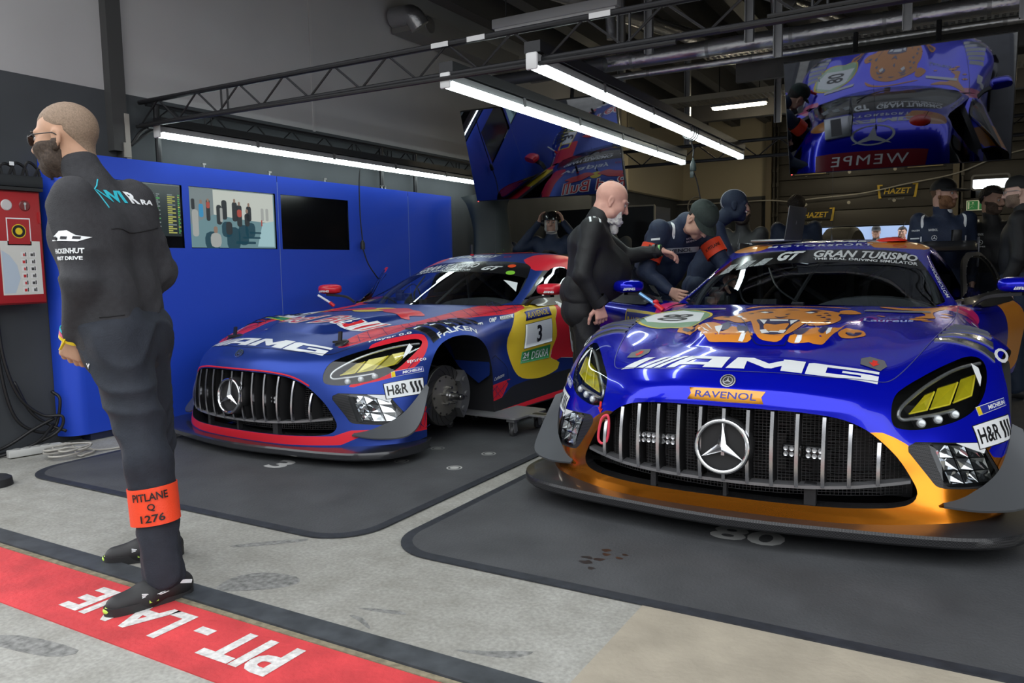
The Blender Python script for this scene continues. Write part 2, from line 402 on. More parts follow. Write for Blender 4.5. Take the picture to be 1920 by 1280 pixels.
# sectional door at the back: planks, seams, raised over a gap on the left half
plank = mat('door_plank', (.05,.045,.038), .5); seam = mat('door_seam', (.012,.012,.012), .6); brass = mat('brass_strip', (.42,.33,.16), .4, .4)
D1 = st(empty('door_1')); mb = MB(); mb.box((-1.6, BY+.06, 2.88), (3.4, .02, 2.35)); mb.build('door_backing', seam, D1, smooth=False); z = 1.72  # backing sheet added to stop daylight leaking between the planks
while z < CZ-.02:
    mb = MB(); mb.box((-1.72, BY, z+.15), (3.0, .06, .29), bev=.008); mb.build('plank', plank, D1); z += .30
for zz in (1.95, 2.5): 
    for x in (-2.65, -1.9, -1.15):
        mb = MB(); mb.cyl((x, BY-.03, zz+.2), (x, BY-.05, zz+.2), .03, n=10); mb.build('hinge_plate', mat('hinge_pale', (.5,.47,.4), .5), D1)
for x0, x1 in ((-2.9,-2.25),(-1.0,-.35)): mb = MB(); mb.box(((x0+x1)/2, BY-.04, 2.76), (x1-x0, .05, .16)); mb.build('vent_slot', mat('slot_dark', (.015,.013,.01), .6), D1); mb = MB(); mb.box(((x0+x1)/2, BY-.07, 2.71), (x1-x0-.1, .012, .012)); mb.build('slot_edge', brass, D1)
D2 = st(empty('door_2')); mb = MB(); mb.box((.95, BY+.06, 2.0), (2.2, .02, 4.0)); mb.build('door_backing', seam, D2, smooth=False); z = 0.02  # backing sheet here too, added to block light through the seams
while z < CZ-.02:
    if not 2.25 < z+.15 < 2.55:
        mb = MB(); mb.box((.95, BY, z+.15), (2.1, .06, .29), bev=.008); mb.build('plank', plank, D2)
    else:
        for x0, x1 in ((-.10, .03), (.60, 2.0)): mb = MB(); mb.box(((x0+x1)/2, BY, z+.15), (x1-x0, .06, .29), bev=.008); mb.build('plank', plank, D2)
    z += .30
W1 = st(empty('window_1')); mb = MB(); mb.prism(rrect(.53, .23, .04), (.31, BY-.01, 2.375), (1, 0, 0), (0, 0, 1), (0, .02, 0)); mb.build('pane', mat('bright_pane', (.9,.95,1), .4, emit=(.85,.93,1), es=3.2), W1)
mb = MB(); o = rrect(.57, .27, .05); i_ = rrect(.51, .21, .035); n = len(o); mb.add([(x+.31, BY-.04, y+2.375) for x, y in o]+[(x+.31, BY-.04, y+2.375) for x, y in i_], [(k, (k+1) % n, n+(k+1) % n, n+k) for k in range(n)]); mb.build('window_frame', mat('frame_pale', (.2,.2,.2), .5), W1, smooth=False)
for x, m in ((-3.32, brass), (-.20, brass), (2.1, brass)): mb = MB(); mb.box((x, BY-.07, CZ/2), (.10, .12, CZ)); st(mb.build('trim_10', mat('post_brown', (.14,.115,.075), .5), smooth=False)); 
for x in (-3.22, -3.15, -.10):
    mb = MB(); mb.box((x, BY-.1, CZ/2), (.03, .04, CZ)); 
    for k in range(14): mb.box((x, BY-.13, .3+.28*k), (.05, .03, .07))
    st(mb.build('trim_11', mat('rail_dark', (.04,.037,.03), .4, .5), smooth=False))
# outside, beyond the raised door
mb = MB(); mb.box((-1.2, 23, 1.6), (9, .3, 3.2)); st(mb.build('wall_back', mat('truck_side', (.30,.40,.62), .5), smooth=False))
for x in (-2.1, -.9, .3): mb = MB(); mb.box((x, 22.8, 1.6), (.06, .06, 3.2)); st(mb.build('trim_12', mat('truck_rib', (.55,.6,.7), .5), smooth=False))

# ---- blue partition with screens
blueP = mat('partition_blue', (.020,.075,.62), .40, .15, noise=(.8, .03))
R_ = .13; PT = 1.89; y0, y1 = 2.87, 7.4; xf, xb = -5.0, -5.14
P = empty('partition', (-5.0, 2.9, 0), 0, 'blue panelled partition with three screens set in it along the left wall', 'partition')
mons = [(2.98,3.82),(3.88,4.72),(4.78,5.61)]; mz = (1.285,1.742)
def to(o): o.location = -Vector(P.location); return o
pan = [(y0+R_, 4.745), (4.75, 6.52), (6.525, y1-R_)]
for a, b in pan:
    ys = sorted({a, b}|{max(a, min(b, q)) for m_ in mons for q in m_}); zs = [.05, mz[0], mz[1], PT]; mb = MB()
    for j in range(len(ys)-1):
        for k in range(3):
            mid = (ys[j]+ys[j+1])/2
            if k == 1 and any(m_[0] < mid < m_[1] for m_ in mons): continue
            mb.add([(xf, ys[j], zs[k]), (xf, ys[j+1], zs[k]), (xf, ys[j+1], zs[k+1]), (xf, ys[j], zs[k+1])], [(0, 1, 2, 3)])
    to(mb.build('panel', blueP, P, smooth=False))
for yc, s_ in ((y0+R_, -1), (y1-R_, 1)):
    mb = MB(); V = []; n = 10
    for k in range(n+1):
        t = pi/2*k/n; V += [(xf-R_+R_*cos(t), yc+s_*R_*sin(t), .05), (xf-R_+R_*cos(t), yc+s_*R_*sin(t), PT)]
    V += [(xb-.0, yc+s_*R_, .05), (xb-.0, yc+s_*R_, PT)]
    mb.add(V, [(2*k, 2*k+1, 2*k+3, 2*k+2) if s_ < 0 else (2*k, 2*k+2, 2*k+3, 2*k+1) for k in range(n+1)]); to(mb.build('rounded_end', blueP, P, angle=50))
mb = MB(); mb.box(((xf+xb)/2-.01, (y0+y1)/2, PT-.002), (xf-xb-.02, y1-y0-.1, .004)); mb.box(((xf+xb)/2, (y0+y1)/2, .025), (.10, y1-y0-.3, .05)); to(mb.build('capping', mat('cap_dark', (.02,.025,.06), .5), P, smooth=False))
for y in (4.748, 6.522): mb = MB(); mb.box((xf-.001, y, PT/2), (.004, .006, PT-.1)); to(mb.build('joint_strip', mat('joint_pale', (.22,.30,.6), .4, .4), P, smooth=False))
for y in (4.05, 4.70, 5.35, 6.15, 6.20):
    mb = MB(); mb.cyl((-5.03, y, PT), (-5.03, y, PT+.03), .006, n=8); mb.box((-5.03, y, PT+.03), (.02, .03, .012)); to(mb.build('panel_clip', mat('clip_steel', (.5,.5,.5), .3, .9), P))
def screen(k, y0_, y1_, label):
    s_ = empty('monitor', (xf-.01, (y0_+y1_)/2, (mz[0]+mz[1])/2), 0, label, 'screen', 'screens set in the blue partition')
    w_, h_ = y1_-y0_, mz[1]-mz[0]
    mb = MB(); mb.box((-.02, 0, 0), (.035, w_, h_)); mb.build('bezel', mat('screen_black', (.004,.004,.005), .12), s_, smooth=False)
    return s_, w_, h_
def quad(mb, a, b, c_, d, x=.0): mb.add([(x, a, b), (x, c_, b), (x, c_, d), (x, a, d)], [(0, 1, 2, 3)])
s0, w_, h_ = screen(0, *mons[0], 'timing screen full of green and yellow figures in the blue partition')
mb = MB(); quad(mb, -w_/2+.01, -h_/2+.085, w_/2-.01, h_/2-.01, .001); mb.build('display', mat('display_dark', (.0,.0,.0), .2, emit=(.02,.028,.03), es=1.), s0, smooth=False)
cells = MB()
for r in range(20):
    z = h_/2-.075-.0143*r
    for c0, wc, m in ((-.39,.03,0),(-.34,.09,2),(-.23,.05,0),(-.16,.04,1),(-.11,.04,0),(-.055,.05,1),(.01,.03,2),(.055,.05,0),(.12,.04,1),(.19,.006,2),(.21,.03,2),(.30,.07,1),(.385,.02,0)):
        cells.m = (m+((r*7+int(c0*100)) % 5 == 0)) % 3; quad(cells, c0, z-.0042, c0+wc*(.75+.25*sin(r*3.1+c0*40)), z+.0042, .002)
cells.build('timing_rows', [mat('txt_green', (0,0,0), .5, emit=(.10,.42,.12), es=.8), mat('txt_yellow', (0,0,0), .5, emit=(.5,.5,.12), es=.8), mat('txt_grey', (0,0,0), .5, emit=(.25,.3,.3), es=.7)], s0, smooth=False)['kind'] = 'stuff'
s1, w_, h_ = screen(1, *mons[1], 'screen showing a live picture of people in a bright pit lane')
E_ = lambda n, c_, e=.75: mat('live_'+n, (0,0,0), .4, emit=c_, es=e)
mb = MB(); quad(mb, -w_/2+.008, -h_/2+.006, w_/2-.008, h_/2-.008, .001); mb.build('display', E_('floor', (.17,.30,.33)), s1, smooth=False)
mb = MB(); mb.add([(.0015, -.20, h_/2-.01), (.0015, .40, h_/2-.01), (.0015, .40, -.02), (.0015, .1, .0), (.0015, -.20, .03)], [(0, 1, 2, 3, 4)]); mb.build('picture_light', E_('light', (.62,.66,.60)), s1, smooth=False)
mb = MB(); mb.add([(.0018, -.41, h_/2-.01), (.0018, -.20, h_/2-.01), (.0018, -.20, .03), (.0018, -.41, -.05)], [(0, 1, 2, 3)]); mb.build('picture_wall', E_('wall', (.22,.27,.28)), s1, smooth=False)
mb = MB(); mb.add([(.0018, .22, -.21), (.0018, .40, -.21), (.0018, .40, .0), (.0018, .28, -.02)], [(0, 1, 2, 3)]); mb.build('picture_glare', E_('glare', (.40,.62,.66)), s1, smooth=False)
def figs(nm, col, L, x):
    mb = MB()
    for cx, cz, ww, hh in L: mb.prism(rrect(ww, hh, min(ww, hh)*.35, 2), (x, cx, cz), (0, 1, 0), (0, 0, 1), (.0003, 0, 0))
    o = mb.build(nm, E_(nm, col), s1, smooth=False); o['kind'] = 'stuff'
figs('picture_seats', (.02,.07,.10), [(-.22,-.17,.14,.14),(-.02,-.15,.13,.18),(.08,-.12,.10,.16),(.15,-.08,.10,.12),(-.08,-.08,.10,.12),(.10,-.18,.2,.02),(.16,-.14,.18,.015),(.2,-.10,.12,.015)], .0022)
figs('picture_people_dark', (.03,.035,.04), [(-.25,.06,.035,.16),(-.15,.03,.05,.15),(-.10,.07,.05,.15),(.0,.06,.05,.15),(.045,.03,.05,.17),(.14,.05,.05,.12),(.12,.0,.05,.1),(-.06,-.07,.06,.1),(-.385,.1,.03,.08)], .0026)
figs('picture_people_pale', (.42,.44,.42), [(-.37,-.04,.055,.20),(-.19,-.165,.10,.11),(-.13,.03,.025,.11),(.28,.05,.03,.1),(.33,.05,.03,.1)], .0028)
figs('picture_people_blue', (.05,.30,.55), [(-.315,.055,.04,.10)], .003); figs('picture_people_red', (.45,.08,.06), [(-.25,.10,.03,.05),(.27,-.02,.012,.05),(.045,.05,.045,.06)], .0031); figs('picture_heads', (.30,.2,.15), [(-.315,.12,.022,.03),(-.19,-.085,.035,.05),(.0,.145,.02,.03),(.045,.125,.02,.03),(.14,.12,.02,.03),(.12,.07,.025,.03),(-.25,.135,.02,.025)], .0033)
s2, w_, h_ = screen(2, *mons[2], 'switched off black screen at the far end of the three in the partition')
mb = MB(); mb.box((-.001, -.27, -h_/2-.004), (.006, .2, .004)); mb.build('status_strip', mat('strip_pale', (.6,.6,.6), .3), s2, smooth=False)

# ---- red fire point cabinet on the grey wall
C_ = empty('fire_cabinet', (-5.0, 2.5, .93), 0, 'red fire point cabinet with instruction sheet on the grey wall', 'cabinet')
fr = mat('cabinet_red', (.38,.018,.022), .4)
mb = MB(); mb.box((-.075, .0, .345), (.15, .58, .69), bev=.006); mb.build('cabinet_body', mat('cabinet_red_dark', (.22,.012,.014), .45), C_)
mb = MB(); mb.box((.004, .015, .345), (.012, .53, .67), bev=.003); mb.build('cabinet_door', fr, C_)
mb = MB(); mb.box((-.06, 0, .70), (.17, .60, .02)); mb.build('cabinet_lid', mat('lid_black', (.015,.015,.016), .5), C_, smooth=False)
for y, m in ((.085, mat('porthole_pale', (.55,.52,.52), .3)), (.19, mat('porthole_red', (.16,.02,.02), .25))):
    mb = MB(); mb.lathe([(.001, .004), (.028, .004), (.033, .0)], (.011, y, .60), (1, 0, 0), 20); mb.build('porthole', m, C_)
mb = MB(); mb.lathe([(.001, .002), (.008, .002), (.008, 0)], (.016, .19, .612), (1, 0, 0), 12); mb.box((.016, .19, .592), (.003, .006, .03)); mb.build('key', mat('key_steel', (.5,.5,.48), .3, .8), C_)
def fl(mb, a, b, c_, d, x): quad(mb, a, b, c_, d, x)
mb = MB(); fl(mb, .075, .36, .215, .525, .0105); mb.build('badge_border', white, C_, smooth=False); mb = MB(); fl(mb, .081, .367, .209, .518, .0112); mb.build('badge_field', fr, C_, smooth=False)
mb = MB(); place2d(disc2(20)[0]*.085, disc2(20)[1], (.0118, .145, .445), (0, 1, 0), (0, 0, 1), mb); mb.build('badge_disc', yellowd, C_, smooth=False); mb = MB(); place2d(*[ring2(.22)[0]*.075, ring2(.22)[1]], (.0122, .145, .445), (0, 1, 0), (0, 0, 1), mb); mb.build('badge_ring', blackd, C_, smooth=False)
mb = MB(); fl(mb, .03, .06, .265, .385, .0105); mb.build('sheet', mat('sheet_white', (.62,.62,.58), .6), C_, smooth=False)
mb = MB(); mb.add([(.0112, .036, .07), (.0112, .10, .07), (.0112, .135, .16), (.0112, .12, .24), (.0112, .08, .30), (.0112, .036, .33)], [(0, 1, 2, 3, 4, 5)]); mb.build('map_patch', mat('map_blue', (.45,.53,.62), .6), C_, smooth=False)
pk = MB(); 
for r in range(6):
    for c0 in (0, 1):
        y, z = .165+.05*c0, .09+.043*r
        pk.m = 0; fl(pk, y-.02, z-.016, y+.02, z+.016, .0112); pk.m = 1+(r*3+c0) % 3 % 2; fl(pk, y-.012+.006*((r+c0) % 2), z-.011, y+.004, z+.006, .0116); pk.m = 2; fl(pk, y+.006, z-.012, y+.013, z+.012, .0116)
pk.build('pictograms', [mat('sheet_pale', (.7,.7,.68), .6), mat('picto_red', (.5,.03,.03), .6), mat('picto_dark', (.05,.05,.05), .6)], C_, smooth=False)['kind'] = 'stuff'
mb = MB(); mb.bar((.012, -.03, .02), (.012, -.03, .66), .004, .003); mb.build('door_gap', mat('lid_black', (.015,.015,.016), .5), C_, smooth=False)
mb = MB(); mb.box((.012, .272, .53), (.01, .012, .07)); mb.build('hinge', fr, C_, smooth=False)
# cables over and under the cabinet, socket strip and coil on the floor
cab = mat('cable_black', (.012,.012,.013), .45); cw = mat('cable_pale', (.42,.40,.36), .5)
sh = empty('cable_tray', (-5.06, 2.62, 1.645), 0, 'dark shelf heaped with black cables above the red cabinet', 'shelf'); mb = MB(); mb.box((0, -.05, .035), (.12, .5, .07), bev=.006); mb.build('shelf_box', mat('shelf_dark', (.02,.022,.025), .5), sh)
for k in range(7):
    y = -.28+.075*k; mb = MB(); mb.tube(cr(np.array([(.02,y,.07),(.04,y+.03,.13+.012*(k % 3)),(.03,y+.09,.12),(.04,y+.10,.06)]), 6), .009, 6); mb.build('cable_loop', cab, sh)
mb = MB(); mb.box((.06, .02, .135), (.004, .025, .022)); mb.build('cable_label', white, sh, smooth=False)
for k, pts in enumerate(([(-5.09,2.53,.92),(-5.09,2.55,.6),(-5.08,2.62,.35),(-5.06,2.74,.22),(-5.0,2.83,.20),(-5.02,2.80,.10),(-5.1,2.62,.02),(-5.1,2.45,.012)], [(-5.10,2.52,.92),(-5.1,2.53,.55),(-5.09,2.58,.25),(-5.07,2.68,.13),(-5.05,2.80,.12),(-5.03,2.84,.3),(-5.08,2.82,.36)], [(-5.09,2.60,.45),(-5.08,2.68,.25),(-5.06,2.78,.15),(-5.0,2.85,.10)], [(-5.1,2.30,.03),(-5.09,2.5,.05),(-5.06,2.68,.14),(-5.04,2.80,.19)], [(-5.1,2.2,.012),(-5.06,2.45,.012),(-5.0,2.65,.06),(-5.05,2.8,.15)])):
    mb = MB(); mb.tube(cr(np.array(pts), 8), .010, 6); tag(mb.build('cable', cab, angle=180), 'black cable hanging down the grey wall below the red cabinet', 'cable', 'black cables on the grey wall')
so = empty('socket_strip', (-4.96, 2.625, 0), radians(78), 'white multi socket strip on the floor by the partition corner', 'socket strip')
mb = MB(); mb.box((0, 0, .028), (.30, .055, .045), bev=.006); mb.build('strip_body', mat('socket_white', (.5,.5,.48), .45), so)
for k in range(4): mb = MB(); mb.lathe([(.02, .0), (.02, .003), (.016, .003), (.016, -.008), (.001, -.008)], (-.10+.055*k, 0, .0515), (0, 0, 1), 14); mb.build('socket', mat('socket_shade', (.3,.3,.29), .5), so)
pts = []
for k in range(70):
    a = k*.36; pts.append((-4.72+(.085+.02*sin(k*.9))*cos(a), 2.70+(.12+.03*sin(k*.5))*sin(a), .012+.001*k*(1 if k < 50 else .8)))
pts = [(-4.93,2.73,.03),(-4.85,2.78,.05)]+pts+[(-4.66,2.85,.012),(-4.60,3.05,.010),(-4.62,3.3,.010),(-4.7,3.6,.010)]
mb = MB(); mb.tube(cr(np.array(pts), 3), .006, 6); tag(mb.build('extension_lead', cw, angle=180), 'pale extension lead coiled on the floor beside the socket strip', 'cable')
mb = MB(); mb.lathe([(.001, .05), (.07, .05), (.085, .04), (.09, .0)], (-4.43, 2.12, 0), (0, 0, 1), 24); tag(mb.build('cable_reel_foot', mat('rubber_foot', (.02,.02,.022), .6)), 'round black rubber foot on the concrete at the left edge', 'stand')

# ---- lighting rig: box truss of ladder girders
black = mat('truss_black', (.012,.012,.014), .45, .2)
def ladder(a, b, h, label, n, r=.017):
    a, b = Vector(a), Vector(b); t = empty('truss_girder', a, 0, label, 'truss', 'girders of the lighting rig'); d = b-a; dn = Vector((0, 0, -h))
    mb = MB(); mb.cyl((0, 0, 0), d, r, n=10); mb.build('top_chord', black, t); mb = MB(); mb.cyl(dn, d+dn, r, n=10); mb.build('bottom_chord', black, t)
    proto = None
    for k in range(n):
        p, q, s_ = d*(k/n), d*((k+.5)/n), d*((k+1)/n)
        for u, v in ((p+dn, q), (q, s_+dn)): mb = MB(); mb.cyl(u, v, .0065, n=6); mb.build('brace', black, t)
    for f in (.12, .5, .62, .9):
        for e in (-.03, .03):
            p = d*f+d.normalized()*e; mb = MB(); mb.cyl(p, p+dn, .0065, n=6); mb.build('upright', black, t)
    return t
TZ, TH = 2.30, .16
t1 = ladder((-5.07,3.57,TZ), (2.2,3.57,TZ), TH, 'black ladder girder across the front of the lighting rig', 18)
t2 = ladder((-5.07,3.62,TZ), (-5.07,8.0,TZ), TH, 'black ladder girder along the left wall over the partition', 11)
t3 = ladder((-5.02,8.0,TZ), (2.2,8.0,TZ), TH, 'black ladder girder across the rear of the lighting rig', 18)
for x in (-2.48, -2.25, -1.55): mb = MB(); mb.box((x+5.07, -.019, -.002), (.11, .004, .026)); mb.build('girder_label', mat('label_pale', (.5,.5,.5), .5), t1, smooth=False)
mb = MB(); mb.cyl((0, -.03, -.17), (3.9, -.03, -.19), .012, n=8); mb.cyl((4.1, -.03, -.17), (7.0, -.03, -.15), .012, n=8); mb.cyl((4.3, -.02, -.145), (7.0, -.02, -.13), .012, n=8); mb.build('cable_run', cab, t1)
for y, x in ((3.70,-5.07),(6.2,-5.07),(6.75,-5.07),(8.0,-5.02)):
    mb = MB(); mb.cyl((x, y, 0), (x, y, TZ), .022, n=10); tag(mb.build('rig_post', black), 'black upright post of the lighting rig behind the partition', 'post', 'posts of the lighting rig')
for y in (3.62, 3.68): mb = MB(); mb.tube(cr(np.array([(-5.09,3.5,2.0),(-5.08,y-.02,2.12),(-5.06,y+.1,2.14),(-5.05,y+.2,2.10)]), 5), .012, 6); tag(mb.build('cable', cab), 'black cable looped at the corner of the lighting rig', 'cable', 'black cables at the rig corner')
def tube_lamp(x, y0_, y1_, z, label, es=13.):
    t = empty('tube_light', (x, y0_, z), 0, label, 'light', 'tube lights of the rig'); L = y1_-y0_
    mb = MB(); mb.box((0, L/2, .03), (.062, L, .05), bev=.012); mb.build('lamp_body', mat('lamp_body', (.22,.225,.23), .4), t)
    mb = MB(); mb.prism([(-.03,.012),(.03,.012),(.026,-.012),(.012,-.024),(-.012,-.024),(-.026,-.012)], (0, .015, 0), (1, 0, 0), (0, 0, 1), (0, L-.03, 0)); mb.build('diffuser', mat('tube_glow', (1,1,1), .3, emit=(.86,1.,.98), es=es), t, smooth=False)
    for y in (-.005, L+.005): mb = MB(); mb.box((0, y, .015), (.066, .02, .085), bev=.010); mb.build('end_cap', mat('cap_white', (.62,.62,.62), .4), t)
    mb = MB(); mb.box((0, L/2, .085), (.09, L, .055)); mb.build('carrier', black, t, smooth=False)
    for k in range(1, 5): mb = MB(); mb.box((0, L*k/5, .035), (.070, .03, .062)); mb.build('clip', mat('clip_grey', (.10,.10,.105), .4), t, smooth=False)
    return t
L1 = tube_lamp(-4.93, 3.60, 7.95, 2.075, 'lit tube light over the blue partition'); L2 = tube_lamp(-2.45, 3.56, 7.62, 2.095, 'lit tube light hanging left of the pair over the floor'); L3 = tube_lamp(-1.90, 3.52, 7.68, 2.11, 'lit tube light hanging right of the pair with a cable tied round it')
# cable tied round the right tube, plug hanging down
mb = MB(); 
for k in range(3): mb.tube([(-1.90+.05*cos(a), 6.05+.05*k, 2.125+.06*sin(a)) for a in np.linspace(0, 2*pi, 16, endpoint=False)], .005, 6, closed=True)
mb.tube(cr(np.array([(-1.90,6.1,2.07),(-1.88,6.12,2.0),(-1.885,6.13,1.93)]), 6), .006, 6)
o = mb.build('lamp_cable', cab, angle=180); tag(o, 'black cable tied round the right tube light', 'cable')
pl = empty('hanging_plug', (-1.885, 6.13, 1.93), 0, 'dark mains connector hanging below the right tube light', 'plug'); mb = MB(); mb.lathe([(.006, 0), (.010, -.02), (.022, -.05), (.026, -.085), (.022, -.10), (.001, -.10)], (0, 0, 0), (0, 0, 1), 14); mb.build('plug_body', mat('plug_dark', (.03,.045,.045), .4), pl); mb = MB(); mb.box((.0, -.03, -.13), (.03, .01, .05), bev=.004); mb.build('socket_flap', mat('plug_dark', (.03,.045,.045), .4), pl)
mb = MB(); mb.tube(cr(np.array([(.0,0,-.10),(.03,.02,-.2),(.06,.06,-.42),(.09,.08,-.62)]), 6), .005, 6); mb.build('plug_lead', cab, pl)
# lead down the partition
mb = MB(); mb.tube(cr(np.array([(-4.93,5.72,2.06),(-4.95,5.72,1.9),(-4.96,5.73,1.6),(-4.96,5.75,1.38)]), 6), .006, 6); mb.lathe([(.006, .0), (.022, -.03), (.022, -.09), (.001, -.09)], (-4.96, 5.75, 1.38), (0, 0, 1), 10); mb.tube(cr(np.array([(-4.96,5.75,1.3),(-4.94,5.8,1.15),(-4.92,5.92,1.0)]), 5), .006, 6)
tag(mb.build('hanging_lead', cab), 'dark lead with a connector hanging in front of the blue partition', 'cable')

# ---- big switched-off screens leaning out over the cars
gloss = mat('screen_mirror', (.23,.24,.27), .02, 1.)
def big_screen(c_, tilt, yaw, w_, h_, label):
    t = empty('large_screen', c_, 0, label, 'screen', 'large screens hung over the cars'); t.rotation_euler = (radians(tilt), 0, radians(yaw))
    mb = MB(); mb.box((0, .03, 0), (w_, .05, h_), bev=.006); mb.build('screen_case', mat('screen_case', (.015,.015,.016), .4), t)
    mb = MB(); mb.add([(-w_/2+.008, -.001, -h_/2+.012), (w_/2-.008, -.001, -h_/2+.012), (w_/2-.008, -.001, h_/2-.008), (-w_/2+.008, -.001, h_/2-.008)], [(0, 1, 2, 3)]); mb.build('glass_panel', gloss, t, smooth=False)
    mb = MB(); mb.box((0, .12, .1), (.5, .14, .4)); mb.build('bracket', black, t, smooth=False); mb = MB(); mb.cyl((-.3, .12, .2), (-.3, .34, .58), .02, n=8); mb.build('hanger', black, t); mb = MB(); mb.cyl((.3, .12, .2), (.3, .34, .58), .02, n=8); mb.build('hanger', black, t)
    mb = MB(); mb.box((-w_/2+.02, -.004, -h_/2+.006), (.012, .006, .008)); mb.build('power_light', mat('power_red', (.3,0,0), .4, emit=(1,.12,.1), es=1.5), t, smooth=False)
    return t
S1 = big_screen((-.545, 7.06, 2.295), 22.5, 0, 1.64, .95, 'large dark screen hung over the rear of the blue car'); S2 = big_screen((-3.71, 7.03, 2.24), 20.5, 4., 1.66, .95, 'large dark screen hung beyond the car numbered 3')

# ---- pipes, trays and the unlit lamp under the ceiling
foil = mat('pipe_foil', (.50,.50,.52), .28, .9, bump=(22, .6)); zinc = mat('zinc', (.30,.30,.31), .4, .8); brz = mat('tray_zinc', (.34,.31,.24), .45, .6)
def pipe(a, b, r, label, m=foil, bands=0, gap=None):
    t = empty('insulated_pipe', a, 0, label, 'pipe', 'pipes under the ceiling'); d = Vector(b)-Vector(a)
    mb = MB(); mb.cyl((0, 0, 0), d, r, n=20); mb.build('pipe_run', m, t)
    for k in range(bands): p = d*((k+.5)/bands); mb = MB(); mb.cyl(p, p+d.normalized()*.03, r*1.03, n=20); mb.build('pipe_band', zinc, t)
    return t
pipe((-3.9,7.2,3.03), (2.6,7.2,3.03), .075, 'fat foil wrapped pipe running across in front of the big screen', bands=9); pipe((-3.2,7.35,2.93), (2.6,7.35,2.93), .032, 'thin foil wrapped pipe just below the fat one', bands=6); pipe((-2.2,8.6,3.40), (3.2,8.6,3.40), .09, 'foil wrapped pipe higher up near the ceiling beams', bands=5); pipe((-3.9,4.9,3.62), (-2.1,11,3.62), .08, 'foil wrapped pipe slanting along under the ceiling', bands=4); pipe((-2.7,5.2,3.62), (-.9,10,3.62), .06, 'thinner foil pipe slanting along under the ceiling', bands=4)
pipe((-4.3,7.0,2.98), (-3.0,7.0,2.98), .06, 'short dark pipe behind the left tube lights', m=mat('pipe_dark', (.04,.04,.045), .4))
du = empty('wall_duct', (-5.05, 6.2, 3.6), 0, 'crinkled foil air duct elbow on the left wall', 'duct'); mb = MB(); mb.tube(cr(np.array([(-.05,.3,.02),(.1,.3,.02),(.2,.3,.0),(.25,.35,-.1)]), 6), .10, 14); mb.tube([(-.05,.62,.0),(.18,.62,.0)], .085, 14); mb.build('duct_foil', foil, du); mb = MB(); mb.box((.05, 1.4, -.02), (.24, 2.2, .22)); mb.build('duct_box', mat('duct_grey', (.22,.215,.21), .5, .3), du, smooth=False)
for x, y in ((-2.95,7.0), (-1.5,7.2)): mb = MB(); mb.tube(cr(np.array([(x,y,3.9),(x,y,3.5),(x+.02,y,3.2)]), 5), .05, 12); tag(mb.build('drop_pipe', foil), 'short foil wrapped drop pipe under the ceiling', 'pipe', 'drop pipes')
def channel(x, y, z0, z1):
    t = MB(); w2 = .03
    t.box((x-w2, y, (z0+z1)/2), (.008, .05, z1-z0)); t.box((x+w2, y, (z0+z1)/2), (.008, .05, z1-z0)); t.box((x, y+.02, (z0+z1)/2), (.06, .008, z1-z0))
    return tag(t.build('hanger_channel', zinc, smooth=False), 'slotted zinc hanger channel coming down from the ceiling', 'hanger', 'zinc hanger channels')
for x, y, z0 in ((-2.35,6.4,2.85),(-1.55,6.5,2.85),(-3.0,7.4,2.7),(-.45,6.85,2.85),(-1.75,8.6,2.55),(-.25,8.6,2.55),(.60,7.6,2.2),(-2.9,9.2,2.5),(.30,6.8,2.8),(-1.37,6.7,2.75)): channel(x, y, z0, CZ)
def tray(a, L, wd, label, m=brz):
    t = empty('cable_ladder', a, 0, label, 'cable tray', 'perforated cable trays')
    for s_ in (-1, 1): mb = MB(); mb.box((L/2, s_*wd/2, .03), (L, .006, .06)); mb.build('tray_side', m, t, smooth=False)
    mb = MB(); nr = 5
    for j in range(nr+1): mb.box((L/2, -wd/2+wd*j/nr, 0), (L, .012, .003))
    k = 0.
    while k < L: mb.box((k, 0, 0), (.022, wd, .003)); k += .055
    mb.build('tray_floor', m, t, smooth=False)['kind'] = 'stuff'; return t
tray((-3.4,9.0,2.92), 4.6, .3, 'perforated zinc cable tray lit from below beyond the tubes'); tray((-2.4,8.3,3.2), 5.0, .3, 'perforated zinc cable tray above the right screen', zinc); tray((-1.2,6.9,3.32), 3.8, .2, 'dark perforated tray beside the fat pipe', mat('tray_dark', (.05,.05,.055), .5, .5))
mb = MB(); mb.box((.4, 7.5, 2.86), (4.6, .06, .20)); tag(mb.build('steel_beam', mat('steel_beam', (.05,.047,.045), .55, .2, noise=(3, .3)), smooth=False), 'dark steel beam the right screen hangs from', 'beam')
mb = MB(); mb.box((-1.0, 11.0, 3.2), (6.0, .12, .3)); tag(mb.build('steel_beam', mat('steel_beam', (.05,.047,.045), .55, .2), smooth=False), 'dark steel beam farther back under the ceiling', 'beam')
u = empty('unlit_lamp', (-3.28, 5.45, 3.0), 0, 'unlit grey strip lamp above the front girder', 'light'); mb = MB(); mb.box((.52, .02, 0), (1.06, .09, .075), bev=.012); mb.build('lamp_body', mat('lamp_body_pale', (.25,.25,.255), .45), u); mb = MB(); mb.box((.52, .02, -.045), (1.02, .07, .03), bev=.01); mb.build('diffuser', mat('diffuser_off', (.40,.40,.40), .4), u); mb = MB(); mb.cyl((.1, .02, 0), (.1, .02, 1.0), .006, n=6); mb.cyl((.95, .02, 0), (.95, .02, 1.0), .006, n=6); mb.build('suspension', black, u)
